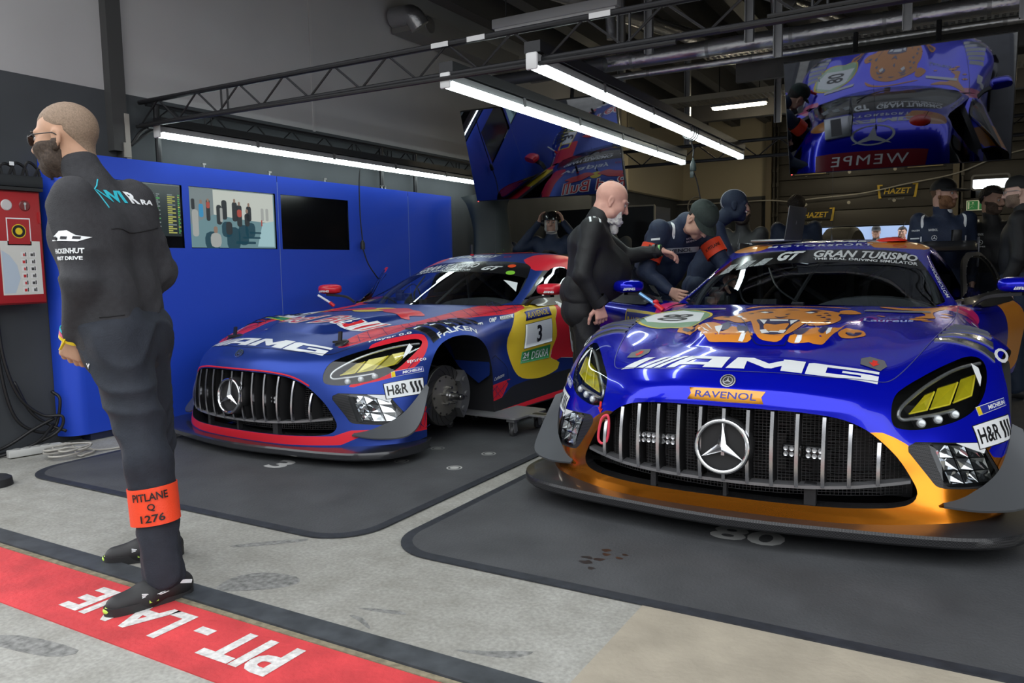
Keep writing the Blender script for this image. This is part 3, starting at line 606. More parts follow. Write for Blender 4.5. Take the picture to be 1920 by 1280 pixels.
# small lit lamp far back
q = empty('warm_lamp', (-2.85, 10.2, 3.1), 0, 'lit strip lamp glowing on the tray beyond the tubes', 'light'); mb = MB(); mb.box((.3, 0, 0), (.7, .12, .05), bev=.01); mb.build('lamp_body', mat('lamp_body', (.22,.225,.23), .4), q); mb = MB(); mb.box((.3, 0, -.035), (.66, .09, .03), bev=.008); mb.build('diffuser', mat('warm_glow', (1,1,1), .3, emit=(1,.88,.62), es=65), q)
for x_ in (.05, .55): mb = MB(); mb.cyl((x_, 0, .02), (x_, 0, CZ-.32-3.1), .006, n=6); mb.build('suspension', black, q)
for xy, lb in (((-.3, 12.5, 3.1), 'lit strip lamp high up before the back door'), ((-5.0, 11.2, 3.1), 'lit strip lamp high up by the cream part of the left wall'), ((-2.4, 13.8, 3.1), 'lit strip lamp high up near the far corner'), ((.9, 10.2, 3.1), 'lit strip lamp high up behind the right screen')):  # hidden copies of the lamp, added to brighten the rear bay
    q = dup(q); q.location = xy; q['label'] = lb; q['group'] = 'strip lamps of the rear bay'
# ------------------------------------------------------------------ racing car: body surface (u across, v back from the nose, z up)
FANEND = [(.97, 1.13, .36)]
def _net():
    U = [0, .2, .4, .55, .68, .8, .9, .965]
    def front(v, z, side): return [(u, a, b) for u, a, b in zip(U, v, z)] + side
    R = []
    R.append(front([.178,.183,.205,.25,.315,.395,.495,.62], [.13]*8, [(.985,.79,.15),(.99,.9,.20),(.985,1.0,.27),(.98,1.07,.32)]+FANEND))
    R.append(front([.158,.163,.194,.252,.325,.412,.522,.64], [.20]*8, [(.985,.78,.22),(.993,.9,.25),(.987,1.0,.30),(.98,1.07,.33)]+FANEND))
    R.append(front([.15,.155,.19,.262,.35,.44,.55,.665], [.30]*8, [(.987,.78,.30),(.996,.9,.32),(.99,1.0,.33),(.98,1.07,.345)]+FANEND))
    R.append(front([.15,.157,.2,.28,.375,.47,.58,.69], [.42,.42,.42,.42,.42,.42,.42,.42], [(.99,.80,.41),(1.0,.91,.395),(.992,1.0,.38),(.982,1.07,.37)]+FANEND))
    R.append(front([.155,.163,.212,.305,.415,.52,.635,.745], [.53,.53,.525,.52,.515,.51,.505,.50], [(.993,.85,.48),(1.004,.94,.45),(.995,1.01,.42),(.983,1.08,.39)]+FANEND))
    R.append(front([.155,.167,.225,.335,.46,.585,.715,.825], [.575,.575,.573,.578,.59,.595,.592,.58], [(.997,.91,.55),(1.008,.98,.50),(.998,1.03,.455),(.985,1.09,.41)]+FANEND))
    R.append(front([.19,.20,.27,.385,.525,.67,.80,.90], [.635,.633,.626,.63,.645,.653,.648,.63], [(1.002,.97,.60),(1.012,1.02,.54),(1.0,1.06,.48),(.988,1.1,.42)]+FANEND))
    R.append(front([.29,.30,.37,.485,.63,.78,.90,.98], [.688,.686,.676,.674,.692,.705,.698,.672], [(1.006,1.03,.635),(1.015,1.06,.565),(1.003,1.08,.50),(.99,1.11,.43)]+FANEND))
    R.append(front([.5,.51,.56,.65,.78,.92,1.01,1.06], [.735,.733,.715,.708,.735,.752,.745,.712], [(1.01,1.08,.66),(1.018,1.1,.585),(1.005,1.11,.51),(.992,1.12,.44)]+FANEND))
    R.append(front([.82,.82,.84,.88,.97,1.06,1.12,1.15], [.772,.771,.755,.745,.77,.787,.775,.735], [(1.012,1.155,.675),(1.02,1.155,.595),(1.006,1.15,.515),(.992,1.14,.44)]+FANEND))
    R.append(front([1.15,1.15,1.15,1.17,1.22,1.26,1.27,1.27], [.805,.804,.795,.782,.79,.795,.777,.732], [(1.006,1.26,.675),(1.014,1.24,.595),(1.004,1.22,.51),(.99,1.19,.43),(.97,1.15,.355)]))
    R.append([(0,1.5,.84),(.2,1.5,.84),(.4,1.5,.83),(.55,1.48,.815),(.68,1.48,.81),(.8,1.47,.799),(.885,1.46,.77),(.945,1.45,.715),(.972,1.44,.65),(.977,1.42,.56),(.975,1.4,.45),(.97,1.38,.3),(.97,1.34,.14)])
    R.append([(0,1.80,.862),(.2,1.81,.862),(.4,1.84,.86),(.55,1.85,.852),(.68,1.85,.843),(.78,1.84,.826),(.85,1.83,.79),(.895,1.82,.735),(.917,1.8,.66),(.92,1.78,.56),(.915,1.76,.45),(.925,1.74,.3),(.97,1.72,.14)])
    def sec(v, z): return [(a, v, b) for a, b in z]
    R.append(sec(2.12, [(0,.86),(.2,.86),(.4,.86),(.55,.86),(.68,.86),(.79,.852),(.85,.825),(.892,.77),(.908,.68),(.905,.57),(.898,.45),(.91,.3),(.97,.14)]))
    R.append(sec(2.6, [(0,.87),(.2,.87),(.4,.87),(.55,.868),(.68,.864),(.80,.855),(.865,.825),(.9,.77),(.91,.68),(.902,.57),(.893,.45),(.905,.3),(.97,.14)]))
    R.append(sec(3.1, [(0,.87),(.2,.87),(.4,.87),(.55,.87),(.68,.87),(.81,.868),(.88,.84),(.92,.785),(.93,.69),(.92,.58),(.91,.45),(.92,.3),(.97,.14)]))
    R.append(sec(3.5, [(0,.88),(.2,.88),(.4,.88),(.55,.88),(.7,.885),(.83,.885),(.91,.86),(.965,.80),(.985,.71),(.985,.6),(.98,.45),(.975,.3),(.97,.14)]))
    R.append(sec(3.82, [(0,.89),(.2,.89),(.4,.89),(.55,.89),(.7,.895),(.84,.9),(.93,.875),(.99,.81),(1.015,.72),(1.015,.61),(1.0,.46),(.98,.3),(.97,.14)]))
    R.append(sec(4.15, [(0,.9),(.2,.9),(.4,.9),(.55,.9),(.7,.9),(.83,.9),(.92,.87),(.98,.80),(1.0,.71),(1.0,.6),(.99,.46),(.98,.3),(.97,.18)]))
    R.append(sec(4.5, [(0,.91),(.2,.91),(.4,.908),(.55,.905),(.68,.895),(.8,.88),(.87,.845),(.92,.78),(.945,.69),(.945,.58),(.94,.46),(.93,.34),(.92,.22)]))
    R.append([(0,4.64,.915),(.2,4.64,.915),(.4,4.63,.91),(.55,4.62,.90),(.66,4.6,.885),(.76,4.58,.86),(.82,4.57,.82),(.86,4.56,.76),(.88,4.56,.68),(.88,4.56,.58),(.88,4.56,.46),(.87,4.56,.34),(.86,4.56,.24)])
    R.append([(0,4.66,.8),(.2,4.66,.8),(.4,4.65,.8),(.55,4.64,.79),(.64,4.62,.78),(.72,4.61,.76),(.77,4.6,.73),(.8,4.59,.69),(.82,4.59,.63),(.82,4.59,.55),(.82,4.59,.46),(.82,4.59,.36),(.82,4.59,.27)])
    R.append([(0,4.62,.35),(.2,4.62,.35),(.4,4.61,.35),(.55,4.6,.35),(.6,4.59,.35),(.65,4.58,.35),(.7,4.58,.35),(.73,4.57,.35),(.75,4.57,.34),(.76,4.57,.33),(.77,4.57,.31),(.77,4.57,.3),(.77,4.57,.28)])
    return np.array(R)
def _green():
    G = [[(0,1.76,.862),(.25,1.785,.861),(.5,1.86,.858),(.68,1.97,.857),(.775,2.06,.856),(.80,2.12,.857),(.82,2.17,.857),(.84,2.21,.855),(.855,2.23,.84)],
     [(0,2.05,.985),(.23,2.07,.983),(.46,2.14,.975),(.62,2.225,.965),(.71,2.29,.952),(.75,2.33,.93),(.79,2.36,.9),(.825,2.38,.868),(.855,2.39,.835)],
     [(0,2.34,1.095),(.21,2.355,1.093),(.43,2.41,1.083),(.575,2.465,1.07),(.658,2.51,1.05),(.705,2.54,1.01),(.76,2.56,.955),(.81,2.57,.89),(.857,2.58,.835)],
     [(0,2.64,1.188),(.2,2.65,1.187),(.4,2.67,1.177),(.53,2.70,1.163),(.61,2.72,1.14),(.67,2.74,1.095),(.738,2.76,1.02),(.80,2.77,.92),(.86,2.77,.84)],
     [(0,2.95,1.247),(.2,2.95,1.246),(.4,2.95,1.237),(.54,2.95,1.218),(.63,2.95,1.185),(.685,2.95,1.135),(.75,2.95,1.045),(.81,2.95,.93),(.863,2.95,.84)],
     [(0,3.3,1.243),(.2,3.3,1.241),(.39,3.3,1.232),(.53,3.3,1.21),(.615,3.3,1.175),(.67,3.3,1.125),(.74,3.3,1.04),(.81,3.3,.935),(.875,3.3,.85)],
     [(0,3.7,1.165),(.19,3.7,1.163),(.37,3.7,1.15),(.49,3.7,1.125),(.57,3.7,1.09),(.635,3.7,1.04),(.72,3.7,.98),(.81,3.7,.92),(.89,3.7,.87)],
     [(0,4.1,1.035),(.19,4.1,1.03),(.35,4.1,1.02),(.45,4.1,1.005),(.53,4.1,.985),(.61,4.1,.955),(.7,4.1,.925),(.8,4.1,.9),(.88,4.1,.87)],
     [(0,4.45,.93),(.19,4.45,.928),(.35,4.45,.925),(.45,4.45,.92),(.53,4.45,.915),(.61,4.45,.905),(.7,4.45,.89),(.78,4.45,.875),(.84,4.45,.85)]]
    return np.array(G, float)
def _grid(net, nu, nv):
    S = cr(net, nv); S = np.swapaxes(cr(np.swapaxes(S, 0, 1), nu), 0, 1)    # rows x cols x 3
    S[:, 0, 0] = 0
    L = S[:, :0:-1].copy(); L[..., 0] *= -1
    A = np.concatenate([L, S], 1); n, m = A.shape[:2]
    i = np.arange(n-1)[:, None]*m+np.arange(m-1)[None]
    a, b, c, d = i.ravel(), (i+1).ravel(), (i+m+1).ravel(), (i+m).ravel()
    F = np.concatenate([np.stack([a, b, c], 1), np.stack([a, c, d], 1)])
    V = A.reshape(-1, 3); t = V[F]; ar = np.linalg.norm(np.cross(t[:, 1]-t[:, 0], t[:, 2]-t[:, 0]), axis=1)
    return V, F[ar > 1e-9]
BULGE = crc([(-.38,1.75),(-.385,1.3),(-.37,1.05),(-.325,.80),(-.265,.655),(-.14,.60),(.14,.60),(.265,.655),(.325,.80),(.37,1.05),(.385,1.3),(.38,1.75)], 5)
def car_surface():
    V, F = _grid(_net(), 6, 6)
    top = (V[:, 1] > .45) & (V[:, 1] < 1.9) & (np.abs(V[:, 0]) < .6) & (V[:, 2] > .6)
    d = poly_sdf(V[:, :2], BULGE)
    V[:, 2] += np.where(top, .04*smooth01((d+.012)/.05)*(1-smooth01((V[:, 1]-.9)/.75)), 0)
    # scooped flank behind the front wheel
    fl = (np.abs(V[:, 0]) > .8) & (V[:, 1] > 1.4) & (V[:, 1] < 2.4)
    g = np.exp(-((V[:, 1]-1.66)/.16)**2-((V[:, 2]-.57)/.10)**2)
    V[:, 0] -= np.where(fl, np.sign(V[:, 0])*.035*g, 0)
    return V, F
def green_surface(): return _grid(_green(), 7, 8)
# ------------------------------------------------------------------ racing car: builder
def mir(P): return [(-x, y) for x, y in P]
LAMP = crc([(.584,.50),(.575,.556),(.59,.612),(.665,.657),(.748,.692),(.825,.713),(.872,.70),(.892,.662),(.888,.60),(.864,.548),(.82,.512),(.756,.49),(.68,.478),(.62,.482)], 3)
FOG = [(.632,.408),(.638,.428),(.655,.436),(.86,.42),(.885,.405),(.94,.305),(.945,.262),(.925,.242),(.75,.262),(.728,.274)]
MOUTH_H = [(0,.556),(.18,.555),(.28,.55),(.385,.536),(.455,.512),(.522,.468),(.60,.386),(.652,.30),(.672,.25),(.655,.215),(.60,.2),(.5,.197),(.25,.197),(0,.197)]
MOUTH = crc(MOUTH_H[:-1]+[(0,.197)]+[(-x, y) for x, y in MOUTH_H[-2:0:-1]], 3)
WSH = [(0,1.70),(.25,1.72),(.5,1.80),(.655,1.92),(.735,2.065),(.682,2.29),(.622,2.47),(.56,2.615),(.50,2.65),(.38,2.645),(.2,2.63),(0,2.625)]
WS = WSH+[(-x, y) for x, y in WSH[-2:0:-1]]
DOORW = crc([(2.17,.890),(2.35,.935),(2.53,1.018),(2.68,1.082),(2.80,1.122),(2.92,1.122),(2.945,1.06),(2.885,.95),(2.80,.918),(2.5,.905),(2.25,.893)], 3)
DOORF = [(2.02,.83),(2.10,.858),(2.33,.948),(2.52,1.036),(2.67,1.104),(2.79,1.148),(2.945,1.15),(2.985,1.09),(2.99,.9),(2.99,.83)]
DOORS = [(1.985,.87),(1.985,.40),(2.02,.355),(2.9,.41),(2.96,.50),(2.99,.70),(2.99,.87)]
ARCH = [(1.12+.365*cos(radians(a)), .36+.357*sin(radians(a))) for a in range(0, 181, 6)]+[(.755,.02),(1.485,.02)]
ARCHR = [(3.80+.37*cos(radians(a)), .36+.37*sin(radians(a))) for a in range(0, 181, 6)]+[(3.43,.02),(4.17,.02)]
AMG = []
for x in (.0, .085, .135, .185): AMG.append([(x, 0), (x+.036+(.038 if x == 0 else 0), 0), (x+.146, 1), (x+.112, 1)] if x else [(0,0),(.075,0),(.146,1),(.10,1)])
AMG += [[(.262,0),(.318,0),(.398,1),(.34,1)], [(.34,1),(.36,.74),(.515,.74),(.515,1)], [(.45,0),(.515,0),(.515,1),(.45,1)], [(.32,.2),(.45,.2),(.45,.42),(.337,.42)],
    [(.527,0),(.585,0),(.585,1),(.545,1)], [(.70,0),(.765,0),(.765,1),(.70,1)], [(.545,1),(.65,.12),(.66,.5),(.605,1)], [(.65,.12),(.67,.12),(.66,.5)], [(.67,.12),(.765,1),(.715,1),(.66,.5)],
    [(.775,0),(.835,0),(.835,1),(.79,1),(.775,.9)], [(.835,.75),(1,.75),(1,1),(.835,1)], [(.835,0),(1,0),(1,.25),(.835,.25)], [(.945,.25),(1,.25),(1,.58),(.945,.58)], [(.885,.40),(.945,.40),(.945,.58),(.885,.58)]]
def amg_mesh():
    V, F = [], []
    for p in AMG: F.append(tuple(range(len(V), len(V)+len(p)))); V += p
    return np.array(V)-.5, F
class Car:
    def __init__(s, label, pose, paint):
        s.root = empty('race_car', (pose[0], pose[1], pose[3]), pose[2], label, 'car')
        s.paint = paint
        V, F = car_surface(); s.B = Surf(V, F); s.Bf = s.B.F
        V2, F2 = green_surface(); s.G = Surf(V2, F2); s.Gf = s.G.F
        tv = lambda v: [tuple(map(float, p)) for p in v]
        s.bvB = BVHTree.FromPolygons(tv(V), [tuple(map(int, f)) for f in F])
        s.bvG = BVHTree.FromPolygons(tv(V2), [tuple(map(int, f)) for f in F2])
        s.bv = BVHTree.FromPolygons(tv(V)+tv(V2), [tuple(map(int, f)) for f in F]+[tuple(int(i)+len(V) for i in f) for f in F2])
    # --- where the nose skin is, for a height z and a distance u from the middle
    def nose(s, u, z, inset=0.):
        h = s.bvB.ray_cast(Vector((u, -1, z)), Vector((0, 1, 0)))[0]
        return Vector((u, (h.y if h else 1.)+inset, z))
    def top(s, u, v, lift=0.):
        h = s.bv.ray_cast(Vector((u, v, 3)), Vector((0, 0, -1)))[0]
        return Vector((u, v, (h.z if h else .8)+lift))
    def snap(s, p, lift, bv=None):
        h = (bv or s.bv).find_nearest(Vector(p)); n = h[1]
        if n.dot(h[0]-Vector((0, h[0].y, .45))) < 0: n = -n
        return h[0]+n*lift
    # --- a flat figure laid on the skin between a lower and an upper line (car coordinates)
    def lay(s, VF, bot, top, name, m, parent=None, lift=.002, step=.03, flip=False, bv=None, unit=None):
        V, F = VF; V = np.asarray(V, float); lo, hi = (V.min(0), V.max(0)) if unit is None else unit
        e = hi-lo; bot, top = np.asarray(bot, float), np.asarray(top, float)
        L = np.linalg.norm(np.diff(bot, axis=0), axis=1).sum(); H = np.linalg.norm(top[0]-bot[0])
        sc = np.array([L, H])/e; V2, F2 = grid_cut((V-lo)*sc, F, step)
        t = V2/(e*sc)
        def line(P, x):
            k = len(P)-1; C = cr(P, 12) if k > 1 else P; n = len(C)-1
            i = np.clip((x*n).astype(int), 0, n-1); f = (x*n-i)[:, None]; return C[i]*(1-f)+C[i+1]*f
        Q = line(bot, t[:, 0])*(1-t[:, 1:])+line(top, t[:, 0])*t[:, 1:]
        P = [s.snap(q, lift, bv) for q in Q]
        return meshobj(name, P, F2, m, parent or s.body, smooth=True, angle=180)
    def figure(s, poly, proj, name, m, parent=None, lift=.002, step=.025, sgn=1):
        """outline given in plan ('top': u,v) or front ('front': u,z) or side ('side': v,z), laid on the skin"""
        P = np.asarray(poly, float)
        V2, F2 = grid_cut(P, [tuple(range(len(P)))], step); out = []
        for a, b in V2:
            if proj == 'top': h = s.bv.ray_cast(Vector((a, b, 3)), Vector((0, 0, -1)))
            elif proj == 'front': h = s.bv.ray_cast(Vector((a, -1, b)), Vector((0, 1, 0)))
            else: h = s.bv.ray_cast(Vector((sgn*3, a, b)), Vector((-sgn, 0, 0)))
            p, n = h[0], h[1]
            if p is None: p, n = Vector((a, b, .8)), Vector((0, 0, 1))
            d = {'top': Vector((0, 0, 1)), 'front': Vector((0, -1, 0))}.get(proj, Vector((sgn, 0, 0)))
            out.append(p+(n if n.dot(d) > 0 else -n)*lift)
        return meshobj(name, out, F2, m, parent or s.body, angle=180)
    def stroke(s, pts, wd, name, m, parent=None, lift=.0025, n=6, build=True, mb=None):
        """a painted or cut line along points near the skin"""
        C = cr(np.asarray(pts, float), n) if len(pts) > 2 else np.linspace(pts[0], pts[1], n+1)
        C = [s.snap(c, lift) for c in C]; V = []
        for i, c in enumerate(C):
            d = (C[min(i+1, len(C)-1)]-C[max(i-1, 0)]).normalized(); nn = (c-s.snap(c, 0)); nn = nn.normalized() if nn.length > 1e-7 else Vector((0, 0, 1))
            x = d.cross(nn).normalized()*(wd/2); V += [c-x, c+x]
        F = [(2*i, 2*i+1, 2*i+3, 2*i+2) for i in range(len(C)-1)]
        if mb is not None: return mb.add(V, F)
        return meshobj(name, V, F, m, parent or s.body, angle=180)
    def web(s, proj, poly, m, name, step=.1, wd=.004, sgn=1, ang=(20, 80, 140), parent=None):
        """thin crossing lines inside an outline"""
        P = np.asarray(poly, float); lo, hi = P.min(0), P.max(0); c0 = (lo+hi)/2; R = np.linalg.norm(hi-lo)/2; mb = MB()
        for a in ang:
            d = np.array([cos(radians(a)), sin(radians(a))]); n = np.array([-d[1], d[0]])
            for k in np.arange(-R, R, step):
                t = np.arange(-R, R, .02); L = c0+n*(k+step*.3*sin(k*37+a))+t[:, None]*d; ok = poly_sdf(L, P) > .004; run = []
                for p, o in list(zip(L, ok))+[(None, False)]:
                    if o: run.append(p)
                    else:
                        if len(run) > 2:
                            q = []
                            for x, y in (run[0], run[len(run)//2], run[-1]):
                                o3, dd = {'top': ((x, y, 3), (0, 0, -1)), 'front': ((x, -1, y), (0, 1, 0)), 'side': ((sgn*3, x, y), (-sgn, 0, 0))}[proj]
                                h = s.bv.ray_cast(Vector(o3), Vector(dd))[0]
                                if h: q.append(h)
                            if len(q) == 3: s.stroke(q, wd, '', None, n=4, mb=mb)
                        run = []
        if mb.V: return mb.build(name, m, parent or s.body, angle=180)

    # --- cut the skins into panels
    def cut(s, which, d, F=None):
        S = s.B if which == 'B' else s.G
        F0 = (s.Bf if which == 'B' else s.Gf) if F is None else F
        pos, neg, E = S.split(F0, d)
        if F is None:
            if which == 'B': s.Bf = neg
            else: s.Gf = neg
            return pos, E
        return pos, neg, E

    def shell(s, doors):
        B, G = s.B, s.G; p = s.paint; root = s.root
        blk = mat('car_black', (.012,.012,.013), .55); rub = mat('car_trim', (.02,.02,.022), .35)
        s.pieces = {}
        # openings of the body
        d = np.minimum(poly_sdf(B.V[:, [0, 2]], MOUTH), .9-B.V[:, 1]); pos, E = s.cut('B', d); s.mouthE = E
        for sg in (-1, 1):
            V = B.V; L = np.array(LAMP)*[sg, 1]
            d = np.minimum(poly_sdf(V[:, [0, 2]], L), np.minimum(1.0-V[:, 1], (V[:, 0]*sg-.4))); pos, E = s.cut('B', d); s.pieces['lamp', sg] = (pos, E)
            V = B.V; d = np.minimum(poly_sdf(V[:, [0, 2]], np.array(FOG)*[sg, 1]), np.minimum(.9-V[:, 1], V[:, 0]*sg-.4)); pos, E = s.cut('B', d); s.pieces['fog', sg] = (pos, E)
            for A in (ARCH, ARCHR):
                V = B.V; d = np.minimum(poly_sdf(V[:, 1:], A), V[:, 0]*sg-.70); pos, E = s.cut('B', d)
                E = [e for e in E if min(abs(B.V[e[0], 0]), abs(B.V[e[1], 0])) > .72]
                inner = MB(); B.rim(E, (-sg*.30, 0, 0), inner); inner.build('wheel_housing', mat('car_liner', (.014,.014,.016), .5), root, angle=60)
            V = B.V; d = np.minimum(poly_sdf(V[:, 1:], DOORS), V[:, 0]*sg-.70); pos, E = s.cut('B', d); s.pieces['door', sg] = (pos, E)
            V = G.V; d = np.minimum(poly_sdf(V[:, 1:], DOORF), V[:, 0]*sg-.3); pos, E = s.cut('G', d); s.pieces['frame', sg] = (pos, E)
        # the hole in the deck under the cabin, and the cabin's panes
        V = B.V; d = np.minimum(poly_sdf(V[:, :2], [(-.70,1.95),(-.45,1.86),(.45,1.86),(.70,1.95),(.74,2.2),(.74,3.2),(-.74,3.2),(-.74,2.2)]), V[:, 2]-.8); s.cut('B', d)
        d = np.minimum(poly_sdf(G.V[:, :2], WS), G.V[:, 2]-.8); ws, E = s.cut('G', d)
        dv = G.V[:, 1]-(2.36+.12*np.abs(G.V[:, 0])**2/.36*.6)
        band, pane, _ = s.cut('G', dv, ws)
        s.pieces['windscreen'] = pane; s.pieces['band'] = band
        for sg in (-1, 1):
            V = G.V; d = np.minimum(poly_sdf(V[:, 1:], [(3.06,.90),(3.04,1.14),(3.2,1.15),(3.42,1.09),(3.55,.985),(3.5,.94),(3.2,.90)]), V[:, 0]*sg-.3); q, E = s.cut('G', d); s.pieces['quarter', sg] = q
            q, fr, E = s.cut('G', np.minimum(poly_sdf(G.V[:, 1:], DOORW), G.V[:, 0]*sg-.3), s.pieces['frame', sg][0]); s.pieces['pane', sg] = q; s.pieces['wframe', sg] = fr

    def paint_regions(s, regs):
        """regs: (part name, material, surface, projection, outline, extra condition on V)"""
        for nm, m, wh, proj, poly, cond in regs:
            S = s.B if wh == 'B' else s.G; ax = {'top': [0, 1], 'front': [0, 2], 'side': [1, 2]}[proj]
            d = poly_sdf(S.V[:, ax], poly)
            if cond: d = np.minimum(d, cond(S.V))
            # panels carried by doors are cut as well
            for sg in (-1, 1):
                for key in ('door', 'wframe'):
                    k2 = (key, sg)
                    if (wh == 'B') != (key == 'door'): continue
                    F0 = s.pieces[k2][0] if key == 'door' else s.pieces[k2]
                    if len(F0) == 0: continue
                    pp, nn, _ = S.split(F0, np.concatenate([d, np.zeros(len(S.V)-len(d))]))
                    if len(pp):
                        s.pieces.setdefault(('dp', sg), []).append((nm, m, S, pp))
                        if key == 'door': s.pieces[k2] = (nn, s.pieces[k2][1])
                        else: s.pieces[k2] = nn
                        d = np.concatenate([d, np.zeros(len(S.V)-len(d))])
            d = np.concatenate([d, np.zeros(len(S.V)-len(d))])
            pos, _ = s.cut(wh, d)
            if len(pos): s.pieces.setdefault('regions', []).append((nm, m, S, pos))

    def finish_shell(s):
        s.body = s.B.obj('body', s.Bf, s.paint, s.root)
        s.roof = s.G.obj('roof', s.Gf, s.paint, s.root)
        for nm, m, S, F in s.pieces.get('regions', []): S.obj(nm, F, m, s.body)
        glass = glass_mat('car_glass', (.75,.8,.82), .055)
        s.G.obj('windscreen', s.pieces['windscreen'], glass, s.root)
        s.band = s.G.obj('sun_strip', s.pieces['band'], mat('strip_black', (.008,.008,.009), .18), s.root)
        for sg in (-1, 1): s.G.obj('quarter_window', s.pieces['quarter', sg], mat('dark_glass', (.006,.006,.007), .08), s.root)

    def nose_parts(s, lampcol):
        root = s.root; B = s.B
        blk = mat('car_black', (.012,.012,.013), .55); gl = mat('car_gloss_black', (.010,.010,.011), .2); chrome = mat('chrome', (.75,.76,.78), .12, 1.)
        brushed = mat('slat_edge', (.62,.62,.64), .25, 1.)
        # grille
        g = empty('grille'); g.parent = root
        mb = MB(); B.rim(s.mouthE, (0, .075, 0), mb); mb.build('grille_frame', gl, g, angle=60)
        bz = lambda u: .262+.03*(u/.66)**2
        def zlim(u, top):
            zz = np.linspace(.2, .56, 73); ok = zz[poly_sdf(np.stack([np.full(73, u), zz], 1), MOUTH) > .004]
            return (ok.max() if top else ok.min()) if len(ok) else .3
        for k in range(-6, 7):
            u = {0: 0, 1: .092, 2: .181, 3: .27, 4: .361, 5: .449, 6: .543}[abs(k)]*(1 if k > 0 else -1)
            z1 = zlim(u, True); z0 = bz(u); mb = MB(); n = 8
            for mi_, (w0, dep0, dep1) in enumerate(((.013, .0, .016), (.007, .015, .10))):
                mb.m = mi_; V = []
                for i in range(n+1):
                    z = z0+(z1-z0)*i/n; y = s.nose(u, min(max(z, .21), .55)).y-.006+.012*(1-4*(i/n-.5)**2)*-1
                    for x, dy in ((-w0/2, dep0), (w0/2, dep0), (w0/2*.8, dep1), (-w0/2*.8, dep1)): V.append((u+x, y+dy, z))
                F = [(4*i+a, 4*i+(a+1) % 4, 4*i+4+(a+1) % 4, 4*i+4+a) for i in range(n) for a in range(4)]+[(3, 2, 1, 0), (4*n, 4*n+1, 4*n+2, 4*n+3)]
                mb.add(V, F)
            mb.build('slat', [brushed, blk], g)
        pts = [s.nose(u, bz(u), .0) for u in np.linspace(-.648, .648, 25)]
        mb = MB()
        V = [p+Vector((0, dy, dz)) for p in pts for dy, dz in ((.0, -.006), (.0, .006), (.06, .006), (.06, -.006))]; mb.add(V, [(4*i+a, 4*i+(a+1) % 4, 4*i+4+(a+1) % 4, 4*i+4+a) for i in range(24) for a in range(4)])
        mb.build('cross_bar', mat('bar_grey', (.25,.25,.26), .3, .6), g)
        for u, wd in ((-.30, .022), (.0, .014), (.315, .042)):
            z0 = zlim(u, False); a, b = s.nose(u, z0, .03), s.nose(u, bz(u), .03)
            mb = MB(); mb.box((a+b)/2, (wd, .03, (b-a).length+.02)); mb.cyl(((a+b)/2).x*Vector((1, 0, 0))+Vector((0, a.y-.016, (a.z+b.z)/2-.01)), ((a+b)/2).x*Vector((1, 0, 0))+Vector((0, a.y-.02, (a.z+b.z)/2-.01)), .006, n=8)
            mb.build('strut', rub_mat(), g)
        # wire mesh and radiator behind the slats
        mb = MB(); yb = lambda u: .26+.22*(u/.66)**2
        us = np.arange(-.66, .661, .0145); zs = np.arange(.205, .556, .0125)
        for u in us:
            a, b = zlim(u, False), zlim(u, True); mb.box((u, yb(u), (a+b)/2), (.0022, .0022, b-a))
        for z in zs:
            uu = [u for u in np.linspace(-.66, .66, 34) if poly_sdf(np.array([[u, z]]), MOUTH)[0] > 0]
            for p, q in zip(uu, uu[1:]): mb.bar((p, yb(p), z), (q, yb(q), z), .0022, .0022)
        mb.build('wire_mesh', mat('wire', (.09,.09,.095), .4, .5), g, smooth=False)['kind'] = 'stuff'
        mb = MB()
        for k in range(40):
            z = .205+k*.0088; mb.box((0, .45+.004*(k % 2), z), (1.1, .03, .0062))
        mb.box((0, .47, .375), (1.3, .02, .36)); 
        for x0, x1, z0, z1 in ((-.27,-.19,.27,.47),(.11,.19,.27,.42),(.29,.36,.27,.36),(-.43,-.36,.3,.5),(.44,.51,.3,.46)): mb.box(((x0+x1)/2, .40, (z0+z1)/2), (x1-x0, .01, z1-z0))
        mb.build('radiator', mat('radiator', (.035,.035,.037), .35, .4), g, smooth=False)
        # big round emblem
        e = empty('emblem'); e.parent = root; c = Vector((0, .118, .405)); tilt = Matrix.Rotation(radians(-6), 3, 'X')
        mb = MB(); ringp = [c + tilt @ Vector((.099*cos(a), 0, .099*sin(a))) for a in np.linspace(0, 2*pi, 48, endpoint=False)]
        mb.tube(ringp, .0085, 10, closed=True); mb.build('emblem_ring', chrome, e)
        mb = MB()
        for k in range(3):
            a = radians(90+120*k); T = Vector((.096*cos(a), 0, .096*sin(a))); Lr = [Vector((.019*cos(a+t), 0, .019*sin(a+t))) for t in (pi/3, -pi/3)]
            R_ = Vector((0, -.016, 0))
            V = [c+tilt @ v for v in (T, Lr[0], R_, Lr[1], Vector((0, .012, 0)))]
            mb.add(V, [(0, 1, 2), (0, 2, 3), (0, 4, 1), (0, 3, 4)])
        mb.build('star', chrome, e, smooth=False)
        mb = MB(); mb.lathe([(.001, .0), (.108, .0), (.112, .012), (.112, .05), (.08, .10), (.001, .10)], c+Vector((0, .018, 0)), (0, 1, -.1), 32); mb.build('emblem_back', blk, e)
        # spot lamp clusters between the slats
        for sg in (-1, 1):
            lb = empty('lamp_bar'); lb.parent = root; u0 = .285*sg
            mb = MB(); mb.box((u0-.041, .222, .392), (.074, .03, .05), bev=.006); mb.box((u0+.041, .222, .392), (.074, .03, .05), bev=.006); mb.build('lamp_housing', gl, lb)
            for i in range(6):
                for j in range(2):
                    x = u0+(-.0625+.0215*i if i < 3 else .0195+.0215*(i-3)); m_ = MB()
                    m_.lathe([(.0015, -.001), (.0085, -.004), (.0098, -.002), (.0098, .006)], (x, .207, .381+.022*j), (0, 1, 0), 12)
                    m_.build('led', mat('led_glass', (.75,.76,.78), .1, .7), lb)
